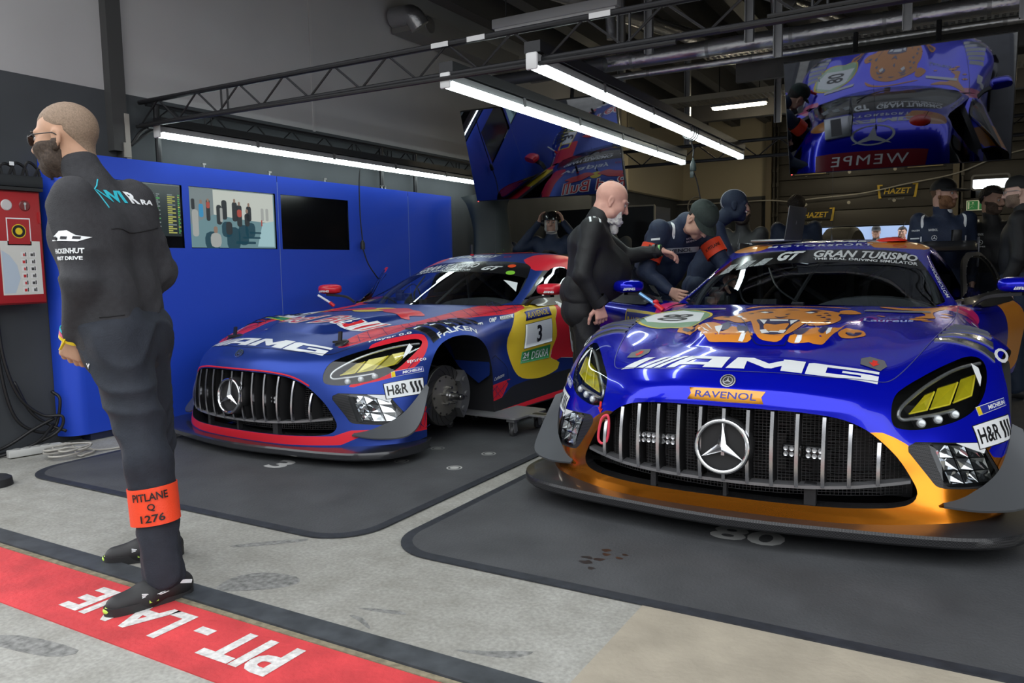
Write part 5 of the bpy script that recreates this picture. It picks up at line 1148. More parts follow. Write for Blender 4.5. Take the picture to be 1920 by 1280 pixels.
def build_car3():
    blue = mat('satin_blue', (.022,.055,.30), .34, .55, spec=.4); red = mat('satin_red', (.66,.018,.035), .38, spec=.4); yel = mat('car_yellow', (.80,.56,.03), .35)
    navy = mat('web_navy', (.02,.02,.10), .5)
    c = Car('matte blue, red and yellow racing car numbered 3, front wheel off, beside the blue partition', (-3.766, 2.998, -.0607, -.03), blue)
    c.canard = mat('canard_grey', (.085,.09,.097), .4, .3); c.splitter_m = mat('splitter_dark', (.022,.023,.026), .25, .1, coat=.5); c.mirrorm = mat('mirror_red', (.72,.02,.04), .3, coat=.3); c.framem = mat('frame_carbon', (.03,.03,.032), .35, coat=.3)
    c.shell(None)
    above = lambda V: V[:, 2]-.66
    R1 = [(.531,.492),(.485,.60),(.455,.73),(.44,.90),(.49,1.0),(.548,1.2),(.55,1.55),(.565,1.94),(.745,2.10),(.84,2.10),(.845,1.93),(.82,1.64),(.79,1.45),(.70,1.38),(.69,1.1),(.70,.85),(.63,.68),(.56,.51)]
    R2 = [(-.46,.44),(-.475,.53),(-.56,.68),(-.655,.97),(-.66,1.06),(-.96,1.06),(-.93,.85),(-.72,.62),(-.56,.47)]
    LR = crc([(.70,.47),(.775,.485),(.825,.497),(.876,.515),(.918,.544),(.934,.589),(.925,.645),(.892,.70),(.83,.738),(.75,.728),(.68,.69),(.75,.6)], 3)
    YE = crc([(2.06,.90),(2.30,.93),(2.50,.92),(2.465,.80),(2.41,.73),(2.43,.60),(2.37,.508),(2.345,.44),(2.42,.405),(2.50,.425),(2.47,.36),(2.40,.329),(2.18,.307),(1.94,.33),(1.825,.394),(1.762,.504),(1.742,.641),(1.81,.715),(1.92,.80)], 3)
    RD = [(2.50,.93),(3.02,.93),(3.02,.42),(2.72,.40),(2.50,.425),(2.42,.405),(2.345,.44),(2.37,.508),(2.43,.60),(2.41,.73),(2.465,.80)]
    WB = np.array(RD)-[.03, 0]
    side = lambda sg, a=.7: (lambda V: np.minimum(V[:, 0]*sg-a, 3.2-V[:, 1]))
    front = lambda V: .76-V[:, 1]
    regs = [('red_trim', red, 'B', 'top', R1, above), ('red_trim', red, 'B', 'top', R2, above), ('red_trim', red, 'B', 'top', [(-.56,1.45),(-.56,1.94),(-.745,2.1),(-.84,2.1),(-.84,1.5)], above)]
    for sg in (1, -1):
        regs += [('lamp_flame', red, 'B', 'front', np.array(LR)*[sg, 1], lambda V: .95-V[:, 1]),
            ('yellow_panel', yel, 'B', 'side', YE, side(sg)), ('red_panel', red, 'B', 'side', RD, side(sg)), ('white_edge', white, 'B', 'side', WB, side(sg)),
            ('red_corner', red, 'B', 'side', [(.56,.19),(.60,.25),(.66,.30),(.80,.34),(.80,.185)], side(sg, .8)),
            ('red_flash', red, 'B', 'side', [(1.40,.345),(1.76,.355),(1.60,.245),(1.40,.235)], side(sg)),
            ('red_sill', red, 'B', 'side', [(1.3,.135),(3.4,.16),(3.4,.195),(2.25,.182),(1.46,.165),(1.3,.16)], side(sg)),
            ('black_sill', mat('car_trim', (.02,.02,.022), .35), 'B', 'side', [(1.38,.235),(1.6,.245),(1.76,.30),(1.95,.31),(2.4,.315),(3.4,.33),(3.4,.0),(1.3,.0)], side(sg))]
    regs += [('red_lip', red, 'B', 'front', [(-.86,.225),(-.70,.145),(-.3,.14),(.3,.14),(.70,.145),(.86,.225),(.74,.226),(.66,.195),(-.66,.195),(-.74,.226)], front)]
    regs += [('red_roof_edge', red, 'G', 'top', [(.42,2.72),(.43,2.88),(.50,3.05),(.56,3.4),(.9,3.4),(.9,2.5),(.56,2.6),(.50,2.64)], lambda V: V[:, 2]-1.1),
             ('red_roof_edge', red, 'G', 'top', [(-.42,2.72),(-.50,2.64),(-.56,2.6),(-.9,2.5),(-.9,3.4),(-.56,3.4),(-.50,3.05),(-.43,2.88)], lambda V: V[:, 2]-1.1)]
    c.paint_regions(regs); c.finish_shell(); c.nose_parts(1); c.cabin(); c.doors((35, 0)); c.wheels(rotor_left=True); c.rear_wing(blue, red)
    c.louvres(mat('louvre_black', (.012,.012,.014), .15, coat=.8)); seam_lines(c, mat('gap', (.008,.008,.012), .7)); common_decals(c)
    # thin web on the red areas
    c.web('top', R1, navy, 'web_lines', .10); c.web('top', R2, navy, 'web_lines', .10)
    c.web('front', [(.80,.50),(.876,.517),(.916,.545),(.93,.589),(.92,.645),(.89,.698),(.86,.715),(.895,.66),(.89,.6),(.866,.545)], navy, 'web_lines', .06)
    c.web('front', [(-.70,.15),(.70,.15),(.82,.215),(.66,.192),(-.66,.192),(-.82,.215)], navy, 'web_lines', .07, ang=(60, 120))
    c.web('side', [(.6,.2),(.67,.29),(.79,.33),(.79,.19)], navy, 'web_lines', .06); c.web('side', [(1.46,.34),(1.74,.35),(1.60,.25),(1.46,.24)], navy, 'web_lines', .07)
    # red line over the mouth
    mb = MB(); P = [c.nose(u, z, -.001) for u, z in cr(np.array([(-.675,.27),(-.652,.32),(-.60,.397),(-.522,.48),(-.455,.523),(-.385,.546),(-.28,.56),(-.18,.565),(0,.566),(.18,.565),(.28,.56),(.385,.546),(.455,.523),(.522,.48)]), 4)]
    mb.tube(P, .005, 6); mb.build('mouth_trim', red, c.body)
    # bonnet artwork
    T = lambda u, v: tuple(c.top(u, v))
    rb_b, rb_t = [T(-.40,.71), T(0,.67), T(.43,.80)], [T(-.44,1.02), T(0,.99), T(.47,1.04)]
    c.lay(word('Red Bull', bold=.06), rb_b, rb_t, 'bonnet_word_edge', white, lift=.0022); c.lay(word('Red Bull', bold=.0), [T(-.39,.725), T(0,.685), T(.42,.815)], [T(-.43,1.005), T(0,.975), T(.46,1.025)], 'bonnet_word', redd, lift=.0032)
    bull = crc([(-.02,1.42),(-.12,1.36),(-.2,1.28),(-.32,1.24),(-.5,1.2),(-.42,1.3),(-.5,1.36),(-.40,1.44),(-.3,1.47),(-.2,1.54),(-.1,1.52)], 3)
    c.figure(circ(.16, 24, (-.02, 1.40)), 'top', 'sun_disc', yellowd, lift=.0022)
    for sg in (-1, 1): c.figure([(sg*x-.02, y) for x, y in bull][::-sg], 'top', 'bull_mark', redd, lift=.003)
    # start number on the bonnet, reading from the side
    B, Tt = [T(-.63,1.10), T(-.70,1.46)], [T(-.80,1.10), T(-.80,1.46)]
    c.figure([(-.61,1.05),(-.82,1.05),(-.82,1.62),(-.66,1.62)], 'top', 'bonnet_number_plate', yellowd, lift=.0018)
    c.figure([(-.625,1.16),(-.80,1.16),(-.80,1.48),(-.66,1.48)], 'top', 'plate_face', white, lift=.0025)
    c.figure([(-.62,1.065),(-.80,1.065),(-.80,1.145),(-.625,1.145)], 'top', 'plate_green', greend, lift=.0025)
    c.figure([(-.67,1.50),(-.80,1.50),(-.80,1.60),(-.675,1.60)], 'top', 'plate_blue', blued, lift=.0025)
    c.lay(word('3', bold=.03), [T(-.65,1.38), T(-.65,1.24)], [T(-.78,1.38), T(-.78,1.24)], 'bonnet_number', blackd, lift=.0035)
    # flank
    for sg in (1, -1):
        f = lambda pts: [(x*sg, y, z) for x, y, z in pts][::sg]
        def L(VF, bl, br, tr, tl, nm, m, parent=None, lift=.002):
            B, Tt = f([bl, br]), f([tl, tr]); o = c.lay(VF, B, Tt, nm, m, parent or c.body, lift=lift, bv=c.bvB)
            if parent is None and bl[1] > 1.9: c.to_door(o, sg)
            return o
        p = L(flag(), (.896,1.997,.742), (.897,2.365,.764), (.857,2.391,.826), (.862,2.03,.805), 'sponsor_banner', blued)
        pd = lambda *a, **k: c.to_door(c.lay(*a, c.body, bv=c.bvB, **k), sg)
        B, Tt = f([(.896,1.997,.742),(.897,2.365,.764)]), f([(.862,2.03,.805),(.857,2.391,.826)]); pd(word('RAVENOL', bold=.01), *sub(B, Tt, .1, .9, .2, .8), 'banner_text', yellowd, lift=.003)
        B, Tt = f([(.906,1.946,.542),(.901,2.362,.561)]), f([(.902,1.981,.719),(.902,2.356,.743)]); pd(RECT, B, Tt, 'number_plate', blackd, lift=.0016); pd(RECT, *sub(B, Tt, .015, .985, .02, .98), 'number_face', white, lift=.0024); pd(word('3', bold=.03), *sub(B, Tt, .42, .6, .15, .85), 'number', blackd, lift=.0032)
        B, Tt = f([(.904,1.902,.441),(.894,2.32,.44)]), f([(.905,1.925,.524),(.899,2.339,.542)]); pd(RECT, B, Tt, 'green_plate', greend, lift=.002); pd(word('DEKRA', bold=.0), *sub(B, Tt, .36, .95, .2, .8), 'plate_text', white, lift=.003); pd(word('24', bold=.03), *sub(B, Tt, .06, .26, .4, .88), 'plate_mark', white, lift=.003); pd(word('NÜRBURGRING', bold=.03), *sub(B, Tt, .05, .28, .18, .32), 'plate_small_text', white, lift=.003)
        L(flag(), (.877,1.694,.766), (.87,1.876,.774), (.847,1.91,.799), (.846,1.733,.791), 'white_banner', white); L(word('RAVENOL', bold=.0), (.872,1.72,.772), (.867,1.855,.778), (.851,1.885,.796), (.85,1.75,.788), 'banner_text', blackd, lift=.003)
        L(word('OMP', bold=.02), (.89,1.545,.760), (.887,1.63,.762), (.845,1.70,.79), (.85,1.60,.785), 'sponsor_word', white)
        for k in range(3): L((np.array([(0,0),(.22,0),(.22+.12*k,.55+.22*k),(.12*k,.45+.22*k)]), [(0,1,2,3)]), (.907,1.385+.03*k,.759), (.905,1.41+.03*k,.758), (.885,1.45+.012*k,.768+.003*k), (.887,1.425+.012*k,.768+.003*k), 'stripe_mark', white)
        B = f([(.93,.965,.713),(.942,1.04,.735),(.953,1.12,.742),(.966,1.21,.735),(.981,1.285,.713)]); Tt = f([(.897,.975,.737),(.897,1.04,.759),(.911,1.124,.771),(.936,1.235,.764),(.955,1.31,.738)])
        c.lay(word('FALKEN', bold=.02), B, Tt, 'arch_lettering', white, bv=c.bvB)
        L(word('sparco', bold=.01), (.896,.695,.578), (.95,.805,.585), (.943,.811,.607), (.886,.701,.597), 'sponsor_word', white)
        L(word('Player 0.0', bold=.02), (.657,.632,.698), (.794,.864,.737), (.768,.89,.751), (.63,.655,.705), 'sponsor_word', white)
        c.lay(word('Curbstone', shear=.3), f([(.95,1.50,.372),(.925,1.66,.385)]), f([(.95,1.50,.395),(.925,1.66,.41)]), 'sponsor_word', white, bv=c.bvB)
        bl = crc([(2.52,.86),(2.66,.80),(2.70,.70),(2.78,.62),(2.92,.60),(2.98,.52),(2.92,.50),(2.82,.55),(2.76,.50),(2.70,.44),(2.66,.50),(2.62,.62),(2.58,.72)], 3)
        o = c.figure(bl, 'side', 'bull_mark', white, lift=.002, sgn=sg); c.to_door(o, sg)
    # windscreen lettering
    G = dict(bv=c.bvG)
    sp = lambda u, v: (u, v, c.bvG.ray_cast(Vector((u, v, 3)), Vector((0, 0, -1)))[0].z)
    c.lay(word('GRAN TURISMO', shear=.25, bold=.03), [sp(-.50,2.46), sp(-.2,2.44), sp(.13,2.455)], [sp(-.52,2.58), sp(-.2,2.57), sp(.10,2.565)], 'strip_lettering', white, c.band, **G)
    c.lay(word('THE REAL DRIVING SIMULATOR', bold=.03), [sp(-.49,2.415), sp(-.2,2.39), sp(.11,2.385)], [sp(-.50,2.445), sp(-.2,2.425), sp(.11,2.42)], 'strip_small_lettering', white, c.band, **G)
    c.lay(word('GT', shear=.35, bold=.05), [sp(.20,2.405), sp(.36,2.44)], [sp(.19,2.49), sp(.35,2.53)], 'strip_logo', white, c.band, **G)
    c.figure(circ(.035, 18, (.415,2.555)), 'top', 'orange_dot', mat('orange_dot', (.8,.08,.015), .4), c.band, lift=.003); c.figure(circ(.038, 18, (.475,2.44)), 'top', 'green_dot', mat('green_dot', (.25,.6,.05), .4), c.band, lift=.003)
    c.figure([(.494,2.309),(.672,2.215),(.612,2.335)], 'top', 'screen_sticker', white, c.band, lift=.002)
    c.lay(word('viaplay', bold=.01), [sp(-.45,2.74), sp(-.1,2.72), sp(.13,2.72)], [sp(-.47,2.90), sp(-.1,2.885), sp(.12,2.885)], 'roof_lettering', white, c.roof, **G)
    c.lay(ring2(.12), [sp(.195,2.745), sp(.26,2.745)], [sp(.195,2.80), sp(.26,2.80)], 'roof_ring', redd, c.roof, **G)
    c.lay(word('Red Bull', bold=.03), [sp(.36,2.98), sp(-.36,2.98)], [sp(.36,2.92)][:0]+[sp(.36,2.80), sp(-.36,2.80)], 'roof_word', redd, c.roof, lift=.0015, **G) if False else None
    c.lay(word('Red Bull', bold=.05), [sp(.38,3.32), sp(-.38,3.32)], [sp(.38,3.10), sp(-.38,3.10)], 'roof_word', white, c.roof, **G); c.lay(word('Red Bull', bold=.0), [sp(.37,3.31), sp(-.37,3.31)], [sp(.37,3.11), sp(-.37,3.11)], 'roof_word', redd, c.roof, lift=.003, **G)
    c.figure(circ(.07, 20, (0, 3.02)), 'top', 'roof_sun', yellowd, c.roof, lift=.002)
    for sg in (-1, 1): c.figure([(sg*x*.75, 3.02-(y-1.40)*.55) for x, y in bull][::sg], 'top', 'roof_bull', redd, c.roof, lift=.003)
    c.figure([(-.42,3.40),(.42,3.40),(.40,3.55),(-.40,3.55)], 'top', 'roof_strip', blackd, c.roof, lift=.002); c.lay(word('WEMPE', bold=.01, space=1.2), [sp(.25,3.51), sp(-.25,3.51)], [sp(.25,3.44), sp(-.25,3.44)], 'roof_strip_text', white, c.roof, lift=.003, **G)
    # aerials
    a = empty('aerial'); a.parent = c.root
    mb = MB(); p = Vector(sp(-.24,2.9)); mb.cyl(p, p+Vector((0, 0, .012)), .016, n=14); mb.build('aerial_foot', red, a)
    mb = MB(); mb.cyl(p+Vector((0, 0, .012)), p+Vector((0, 0, .095)), .013, .012, 14); mb.build('aerial_stub', rub_mat(), a)
    a = empty('aerial'); a.parent = c.root; p = Vector(sp(0,2.92)); mb = MB(); mb.cyl(p, p+Vector((0, 0, .03)), .008, .004, 8); mb.cyl(p+Vector((0, 0, .03)), p+Vector((.004, 0, .33)), .0018, .001, 6); mb.build('aerial_whip', rub_mat(), a)
    # raised bonnet pins
    for sg in (-1, 1):
        h = empty('bonnet_pin'); h.parent = c.root; o = c.top(sg*.495, .55, .001)
        mb = MB(); mb.lathe([(.001, .006), (.05, .005), (.056, 0)], o, (0, -.35, 1), 20); mb.build('pin_plate', rub_mat(), h)
        mb = MB(); mb.bar(o+Vector((0, 0, .0)), o+Vector((-.012, .02, .068)), .026, .012, (0, 1, 0)); mb.bar(o+Vector((-.03*1, -.03, .01)), o+Vector((.03, .03, .012)), .02, .012); mb.build('pin_lever', mat('pin_black', (.015,.015,.016), .3), h)
    # fuel/air line connector poking up behind the far wing
    mb = MB(); p = Vector((-.80,1.75,.84)); mb.cyl(p, p+Vector((-.03,-.02,.03)), .014, n=10); mb.build('hose_coupling', redd, c.root); mb = MB(); mb.cyl(p+Vector((-.03,-.02,.03)), p+Vector((-.12,-.06,.09)), .009, n=10); mb.build('hose_end', white, c.root)
    return c

def build_car80():
    blue = mat('gloss_blue', (.003,.007,.55), .20, .45, spec=.2, coat=.6); org = mat('chrome_orange', (.78,.25,.015), .14, .92, coat=.2)
    c = Car('glossy blue and orange racing car numbered 80 with a roaring big cat on its bonnet', (-.794, 2.856, .0139, 0), blue)
    c.canard = mat('canard_grey', (.085,.09,.097), .4, .3); c.splitter_m = carbon_mat(); c.mirrorm = blue; c.framem = mat('frame_carbon', (.03,.03,.032), .35, coat=.3)
    c.shell(None)
    OR = [(0,.02),(1.2,.02),(1.2,.47),(1.0,.465),(.995,.41),(.975,.365),(.95,.345),(.918,.355),(.895,.395),(.93,.405),(.942,.425),(.91,.432),(.88,.419),(.64,.42),(.632,.428),(.588,.457),(.546,.477),(.51,.477),(0,.477)]
    ORc = np.array(OR+[(-x, y) for x, y in OR[-2:0:-1]])
    T = lambda u, v: tuple(c.top(u, v))
    pink = mat('pink_decal', (.62,.02,.16), .3, coat=.5); odec = mat('orange_decal', (.70,.26,.03), .32, spec=.3, coat=.4)
    side = lambda sg, a=.7: (lambda V: V[:, 0]*sg-a)
    regs = [('orange_nose', org, 'B', 'front', ORc, lambda V: .82-V[:, 1])]
    for sg in (1, -1):
        regs += [('black_sill', mat('car_trim', (.02,.02,.022), .35), 'B', 'side', [(1.3,.0),(3.4,.0),(3.4,.2),(1.3,.2)], side(sg)),
                 ('orange_panel', odec, 'B', 'side', crc([(2.58,.86),(2.95,.86),(2.98,.5),(2.7,.42),(2.5,.44),(2.62,.6)], 3), side(sg) if sg > 0 else (lambda V: V[:, 0]*0-1)),
                 ('pink_panel', pink, 'B', 'side', [(1.9,.86),(2.1,.86),(2.05,.78),(1.86,.72)], side(sg))]
    regs += [('orange_roof', odec, 'G', 'top', crc([(.264,2.86),(.30,2.73),(.33,2.69),(.47,2.72),(.60,2.80),(.62,2.95),(.45,2.98)], 3), lambda V: V[:, 2]-1.1), ('orange_roof', odec, 'G', 'top', crc([(-.34,2.86),(-.40,2.70),(-.55,2.75),(-.62,2.90),(-.5,2.98)], 3), lambda V: V[:, 2]-1.1)]
    c.paint_regions(regs); c.finish_shell(); c.nose_parts(0); c.cabin(); c.doors((47, 14)); c.wheels(); c.rear_wing(blue, mat('end_plate_grey', (.08,.08,.09), .4))
    c.louvres(mat('louvre_silver', (.13,.14,.15), .25, .6, coat=.5)); seam_lines(c, mat('gap_light', (.05,.06,.2), .4)); common_decals(c)
    # banner under the badge
    B, Tt = [(-.15,.161,.576),(0,.158,.573),(.146,.16,.574)], [(-.146,.18,.619),(0,.178,.622),(.15,.18,.619)]
    m = mat('banner_orange', (.82,.36,.03), .3, coat=.6); p = c.lay(flag(), B, Tt, 'sponsor_banner', m); c.lay(word('RAVENOL', bold=.01), *sub([B[0], B[2]], [Tt[0], Tt[2]], .1, .9, .22, .76), 'banner_text', blued, p, lift=.003)
    # pin covers
    for sg in (-1, 1):
        u, v = .494*sg, .555; k = empty('bonnet_pin'); k.parent = c.body
        c.figure([(u-.045,v-.045),(u+.03,v-.075),(u+.05,v-.01),(u+.035,v+.06),(u-.02,v+.08),(u-.05,v+.03)], 'top', 'pin_cover', mat('pin_grey', (.13,.13,.14), .4), k, lift=.003)
        c.figure([(u-.018,v-.0),(u-.006,v-.0),(u-.006,v+.035),(u+.012,v+.035),(u+.012,v-.0),(u+.022,v-.0),(u+.002,v-.045)], 'top', 'pin_arrow', mat('arrow_red', (.75,.03,.02), .4), k, lift=.0045)
    # start number on the far side of the bonnet
    c.figure(crc([(-.40,1.05),(-.52,1.09),(-.62,1.08),(-.72,1.16),(-.80,1.35),(-.80,1.62),(-.62,1.70),(-.44,1.55),(-.36,1.3)], 3), 'top', 'bonnet_number_plate', yellowd, lift=.0018)
    c.figure(crc([(-.41,1.075),(-.52,1.105),(-.61,1.10),(-.70,1.17),(-.785,1.36),(-.78,1.60),(-.62,1.68),(-.45,1.54),(-.375,1.3)], 3), 'top', 'plate_green', mat('plate_pale_green', (.30,.50,.30), .3, coat=.5), lift=.0024)
    c.figure([(-.40,1.22),(-.70,1.24),(-.775,1.40),(-.77,1.58),(-.62,1.655),(-.46,1.53)], 'top', 'plate_face', white, lift=.003)
    c.lay(word('80', bold=.02), [T(-.50,1.50), T(-.50,1.28)], [T(-.68,1.52), T(-.68,1.30)], 'bonnet_number', blackd, lift=.004)
    # big cat on the bonnet
    dk = mat('cat_dark', (.004,.006,.09), .35, coat=.4); oc = mat('cat_orange', (.66,.235,.03), .38, spec=.3, coat=.25)
    F = lambda P, m, nm, l, sm=3: c.figure(crc(P, sm) if sm else P, 'top', nm, m, lift=l, step=.02)
    F([(-.306,1.128),(-.281,1.207),(-.225,1.2),(-.22,1.387),(-.176,1.539),(-.102,1.614),(.01,1.646),(.132,1.598),(.256,1.488),(.266,1.351),(.29,1.253),(.30,1.10),(.27,.955),(.198,.892),(.16,1.0),(.145,1.06),(.026,1.086),(-.07,1.05),(-.10,.94),(-.147,.933),(-.198,1.01),(-.262,1.044)], oc, 'cat_head', .002)
    F([(-.142,1.198),(-.06,.899),(-.003,.69),(.03,.63),(.079,.615),(.122,.628),(.15,.728),(.165,.893),(.175,1.034),(.13,1.06),(.124,.903),(.122,.777),(.122,.687),(.082,.66),(.034,.677),(.012,.739),(-.02,.874),(-.07,1.045)], oc, 'cat_jaw', .0024)
    F([(-.066,1.045),(-.02,.874),(.010,.739),(.034,.675),(.082,.655),(.121,.687),(.121,.777),(.124,.903),(.13,1.055),(.026,1.09)], dk, 'cat_mouth', .0030)
    F([(.0,.906),(.048,.885),(.081,.92),(.104,.92),(.112,.80),(.106,.745),(.046,.735),(.014,.80)], oc, 'cat_tongue', .0038)
    F([(-.300,.836),(-.300,.93),(-.258,.95),(-.191,.86),(-.19,.775),(-.159,.70),(-.14,.744),(-.132,.827),(-.049,.735),(-.012,.682),(-.002,.637),(-.010,.612),(-.03,.602),(-.10,.606),(-.169,.612),(-.198,.629),(-.243,.699)], oc, 'cat_paw', .0024)
    F([(.150,.624),(.152,.645),(.168,.68),(.198,.75),(.208,.805),(.237,.86),(.262,.825),(.284,.86),(.325,.957),(.350,1.104),(.292,.724),(.262,.660),(.215,.632),(.177,.618)], oc, 'cat_paw', .0024)
    F([(-.442,.964),(-.461,1.08),(-.435,1.111),(-.335,.967),(-.30,.90),(-.301,.80),(-.35,.85),(-.393,.917)], oc, 'cat_paw', .0022); F([(-.42,.985),(-.43,1.05),(-.345,.94),(-.325,.86),(-.37,.92)], dk, 'cat_paw_inner', .003)
    F([(.322,.886),(.358,1.031),(.401,1.075),(.425,.989),(.395,.925),(.335,.855)], oc, 'cat_paw', .0022); F([(.345,.92),(.37,1.0),(.405,1.03),(.395,.96)], dk, 'cat_paw_inner', .003)
    for q in ([(-.055,1.035),(-.014,1.02),(-.002,.885)], [(.125,1.05),(.092,1.015),(.117,.885)], [(-.008,1.045),(.079,1.05),(.086,.996),(.005,.989)], [(.008,.745),(.030,.765),(.060,.69),(.033,.665)], [(.097,.69),(.093,.75),(.121,.758),(.122,.678)], [(.055,.70),(.10,.70),(.095,.725),(.058,.725)], [(-.292,.925),(-.262,.875),(-.200,.725),(-.238,.80)], [(-.293,.862),(-.250,.775),(-.205,.695),(-.238,.73)], [(-.214,.815),(-.186,.848),(-.172,.784),(-.150,.645),(-.183,.716)], [(-.056,.61),(-.054,.66),(-.035,.665),(-.033,.626),(-.036,.604)], [(.178,.620),(.184,.66),(.202,.668),(.203,.641),(.197,.624)], [(.280,.785),(.281,.87),(.296,.89),(.296,.814),(.284,.772)], [(-.124,1.388),(-.109,1.442),(-.078,1.398),(-.09,1.344)], [(.098,1.412),(.118,1.464),(.146,1.42),(.132,1.368)]): F(q, white, 'cat_tooth', .0046, 0)
    for q in ([(-.197,.87),(-.179,.935),(-.146,.845),(-.137,.743),(-.159,.729),(-.173,.797)], [(-.112,.83),(-.07,.825),(-.045,.758),(-.042,.678),(-.076,.698)], [(.155,.707),(.167,.79),(.204,.828),(.208,.749),(.192,.669)], [(.248,.797),(.258,.9),(.281,.895),(.276,.79),(.265,.755)], [(-.015,1.2),(.026,1.115),(.05,1.21),(.016,1.17)], [(-.15,1.41),(-.131,1.475),(-.076,1.455),(-.058,1.40),(-.079,1.372),(-.10,1.46)], [(.078,1.47),(.112,1.515),(.15,1.485),(.15,1.435),(.115,1.485)], [(-.26,1.14),(-.22,1.12),(-.235,1.17)], [(-.19,1.16),(-.16,1.12),(-.17,1.2)], [(.20,1.2),(.225,1.18),(.22,1.235)], [(.235,1.12),(.26,1.11),(.25,1.16)], [(.17,1.28),(.195,1.27),(.19,1.31)], [(.215,1.3),(.24,1.30),(.225,1.35)], [(.19,1.4),(.215,1.40),(.20,1.44)], [(-.17,1.32),(-.145,1.30),(-.15,1.36)], [(.24,1.02),(.265,1.03),(.255,1.07)], [(-.02,1.55),(.05,1.555),(.015,1.575)], [(-.12,1.52),(-.07,1.54),(-.10,1.555)], [(.10,1.54),(.16,1.51),(.14,1.55)], [(.015,1.33),(.03,1.28),(.035,1.36)]): F(q, dk, 'cat_stripe', .0036)
    mb = MB()
    for P_ in ([(-.16,1.1),(-.09,.90),(-.035,.72),(.02,.60),(.08,.585),(.14,.60)], [(.19,1.02),(.18,.88),(.166,.74),(.14,.60)], [(-.22,1.0),(-.13,.88),(-.06,.80)], [(.2,.93),(.23,.87),(.21,.84)]): c.stroke([T(u, v) for u, v in P_], .006, '', None, mb=mb, lift=.0034)
    mb.build('cat_outline', dk, c.body, angle=180)
    for q in ([(-.25,1.60),(-.16,1.69),(.0,1.725),(.25,1.68),(.27,1.695),(.0,1.745),(-.2,1.71)], [(.28,1.42),(.36,1.50),(.30,1.62),(.25,1.56)]): F(q, oc, 'cat_ear', .002)
    # splashes, vent and faint word by the screen
    F([(.42,1.80),(.50,1.745),(.58,1.75),(.63,1.69),(.645,1.615),(.60,1.535),(.69,1.55),(.68,1.66),(.685,1.76),(.74,1.92),(.73,1.97),(.6,1.83)], odec, 'splash', .002)
    for u, v, r in ((.52,1.68,.022),(.62,1.49,.03),(.66,1.45,.018),(.74,1.72,.02),(.735,1.62,.016),(.45,1.50,.014)): F([(u-r*1.5, v), (u, v+r), (u+r*1.5, v), (u, v-r)], odec, 'splash', .002)
    for sg in (-1, 1): c.lay(RECT, [T(.36*sg,1.60), T(.67*sg,1.70)][::sg], [T(.37*sg,1.655), T(.665*sg,1.755)][::sg], 'bonnet_vent', mat('vent_silver', (.35,.36,.38), .35, .6), lift=.004)
    c.lay(word('Laureus', bold=.02), [T(.385,1.30), T(.60,1.42)], [T(.385,1.37), T(.60,1.50)], 'bonnet_small_word', mat('pale_blue_decal', (.35,.42,.7), .4))
    # wing stripes, wheel-arch letter, nose arrow
    for sg in (-1, 1):
        for k, (v, z0, z1) in enumerate(((1.60,.745,.79),(1.66,.76,.80),(1.70,.70,.74))): c.lay(RECT, [(sg*.9, v, z0), (sg*.9, v+.09, z0)][::sg], [(sg*.86, v, z1), (sg*.86, v+.09, z1)][::sg], 'wing_stripe', white)
        c.lay(word('O', bold=.03), [(sg*.965,.95,.665), (sg*.985,1.08,.700)][::sg], [(sg*.925,.93,.725), (sg*.950,1.06,.745)][::sg], 'arch_lettering', white, bv=c.bvB)
        c.lay(word('MOTORSPORT', bold=.02), [(sg*.755,2.16,.90), (sg*.665,2.56,1.075)][::sg], [(sg*.74,2.13,.905), (sg*.645,2.53,1.08)][::sg], 'pillar_lettering', white, c.roof, bv=c.bvG)
    F([(-.585,.452),(-.57,.452),(-.57,.475),(-.56,.475),(-.578,.50),(-.596,.475),(-.585,.475)], redd, 'x', .003, 0) if False else c.figure([(-.60,.505),(-.585,.505),(-.583,.475),(-.573,.478),(-.588,.455),(-.607,.478),(-.598,.478)], 'front', 'nose_arrow', mat('arrow_red', (.75,.03,.02), .4), lift=.003)
    # windscreen lettering
    G = dict(bv=c.bvG); sp = lambda u, v: (u, v, c.bvG.ray_cast(Vector((u, v, 3)), Vector((0, 0, -1)))[0].z)
    c.lay(word('GRAN TURISMO', shear=.25, bold=.03), [sp(-.017,2.455), sp(.3,2.46), sp(.575,2.53)], [sp(-.033,2.60), sp(.3,2.595), sp(.565,2.63)], 'strip_lettering', white, c.band, **G)
    c.lay(word('THE REAL DRIVING SIMULATOR', bold=.03), [sp(-.01,2.405), sp(.3,2.41), sp(.575,2.465)], [sp(-.017,2.445), sp(.3,2.45), sp(.575,2.515)], 'strip_small_lettering', white, c.band, **G)
    c.lay(word('GT', shear=.35, bold=.05), [sp(-.24,2.42), sp(-.10,2.41)], [sp(-.25,2.60), sp(-.085,2.60)], 'strip_logo', white, c.band, **G)
    for k in range(3): c.figure([(-.60+.11*k,2.36+.01*k),(-.53+.11*k,2.355+.01*k),(-.49+.11*k,2.49),(-.55+.11*k,2.50)], 'top', 'strip_patch', mat('patch_grey', (.28,.30,.31), .5, noise=(90, .9)), c.band, lift=.002)
    c.lay(word('MOTORSPORT', bold=.03, space=1.3), [sp(-.36,2.74), sp(0,2.71), sp(.30,2.73)], [sp(-.36,2.79), sp(0,2.77), sp(.30,2.79)], 'roof_lettering', white, c.roof, **G)
    c.lay(amg_mesh(), [sp(-.40,2.83), sp(.38,2.83)], [sp(-.40,2.91), sp(.38,2.91)], 'roof_lettering', white, c.roof, **G)
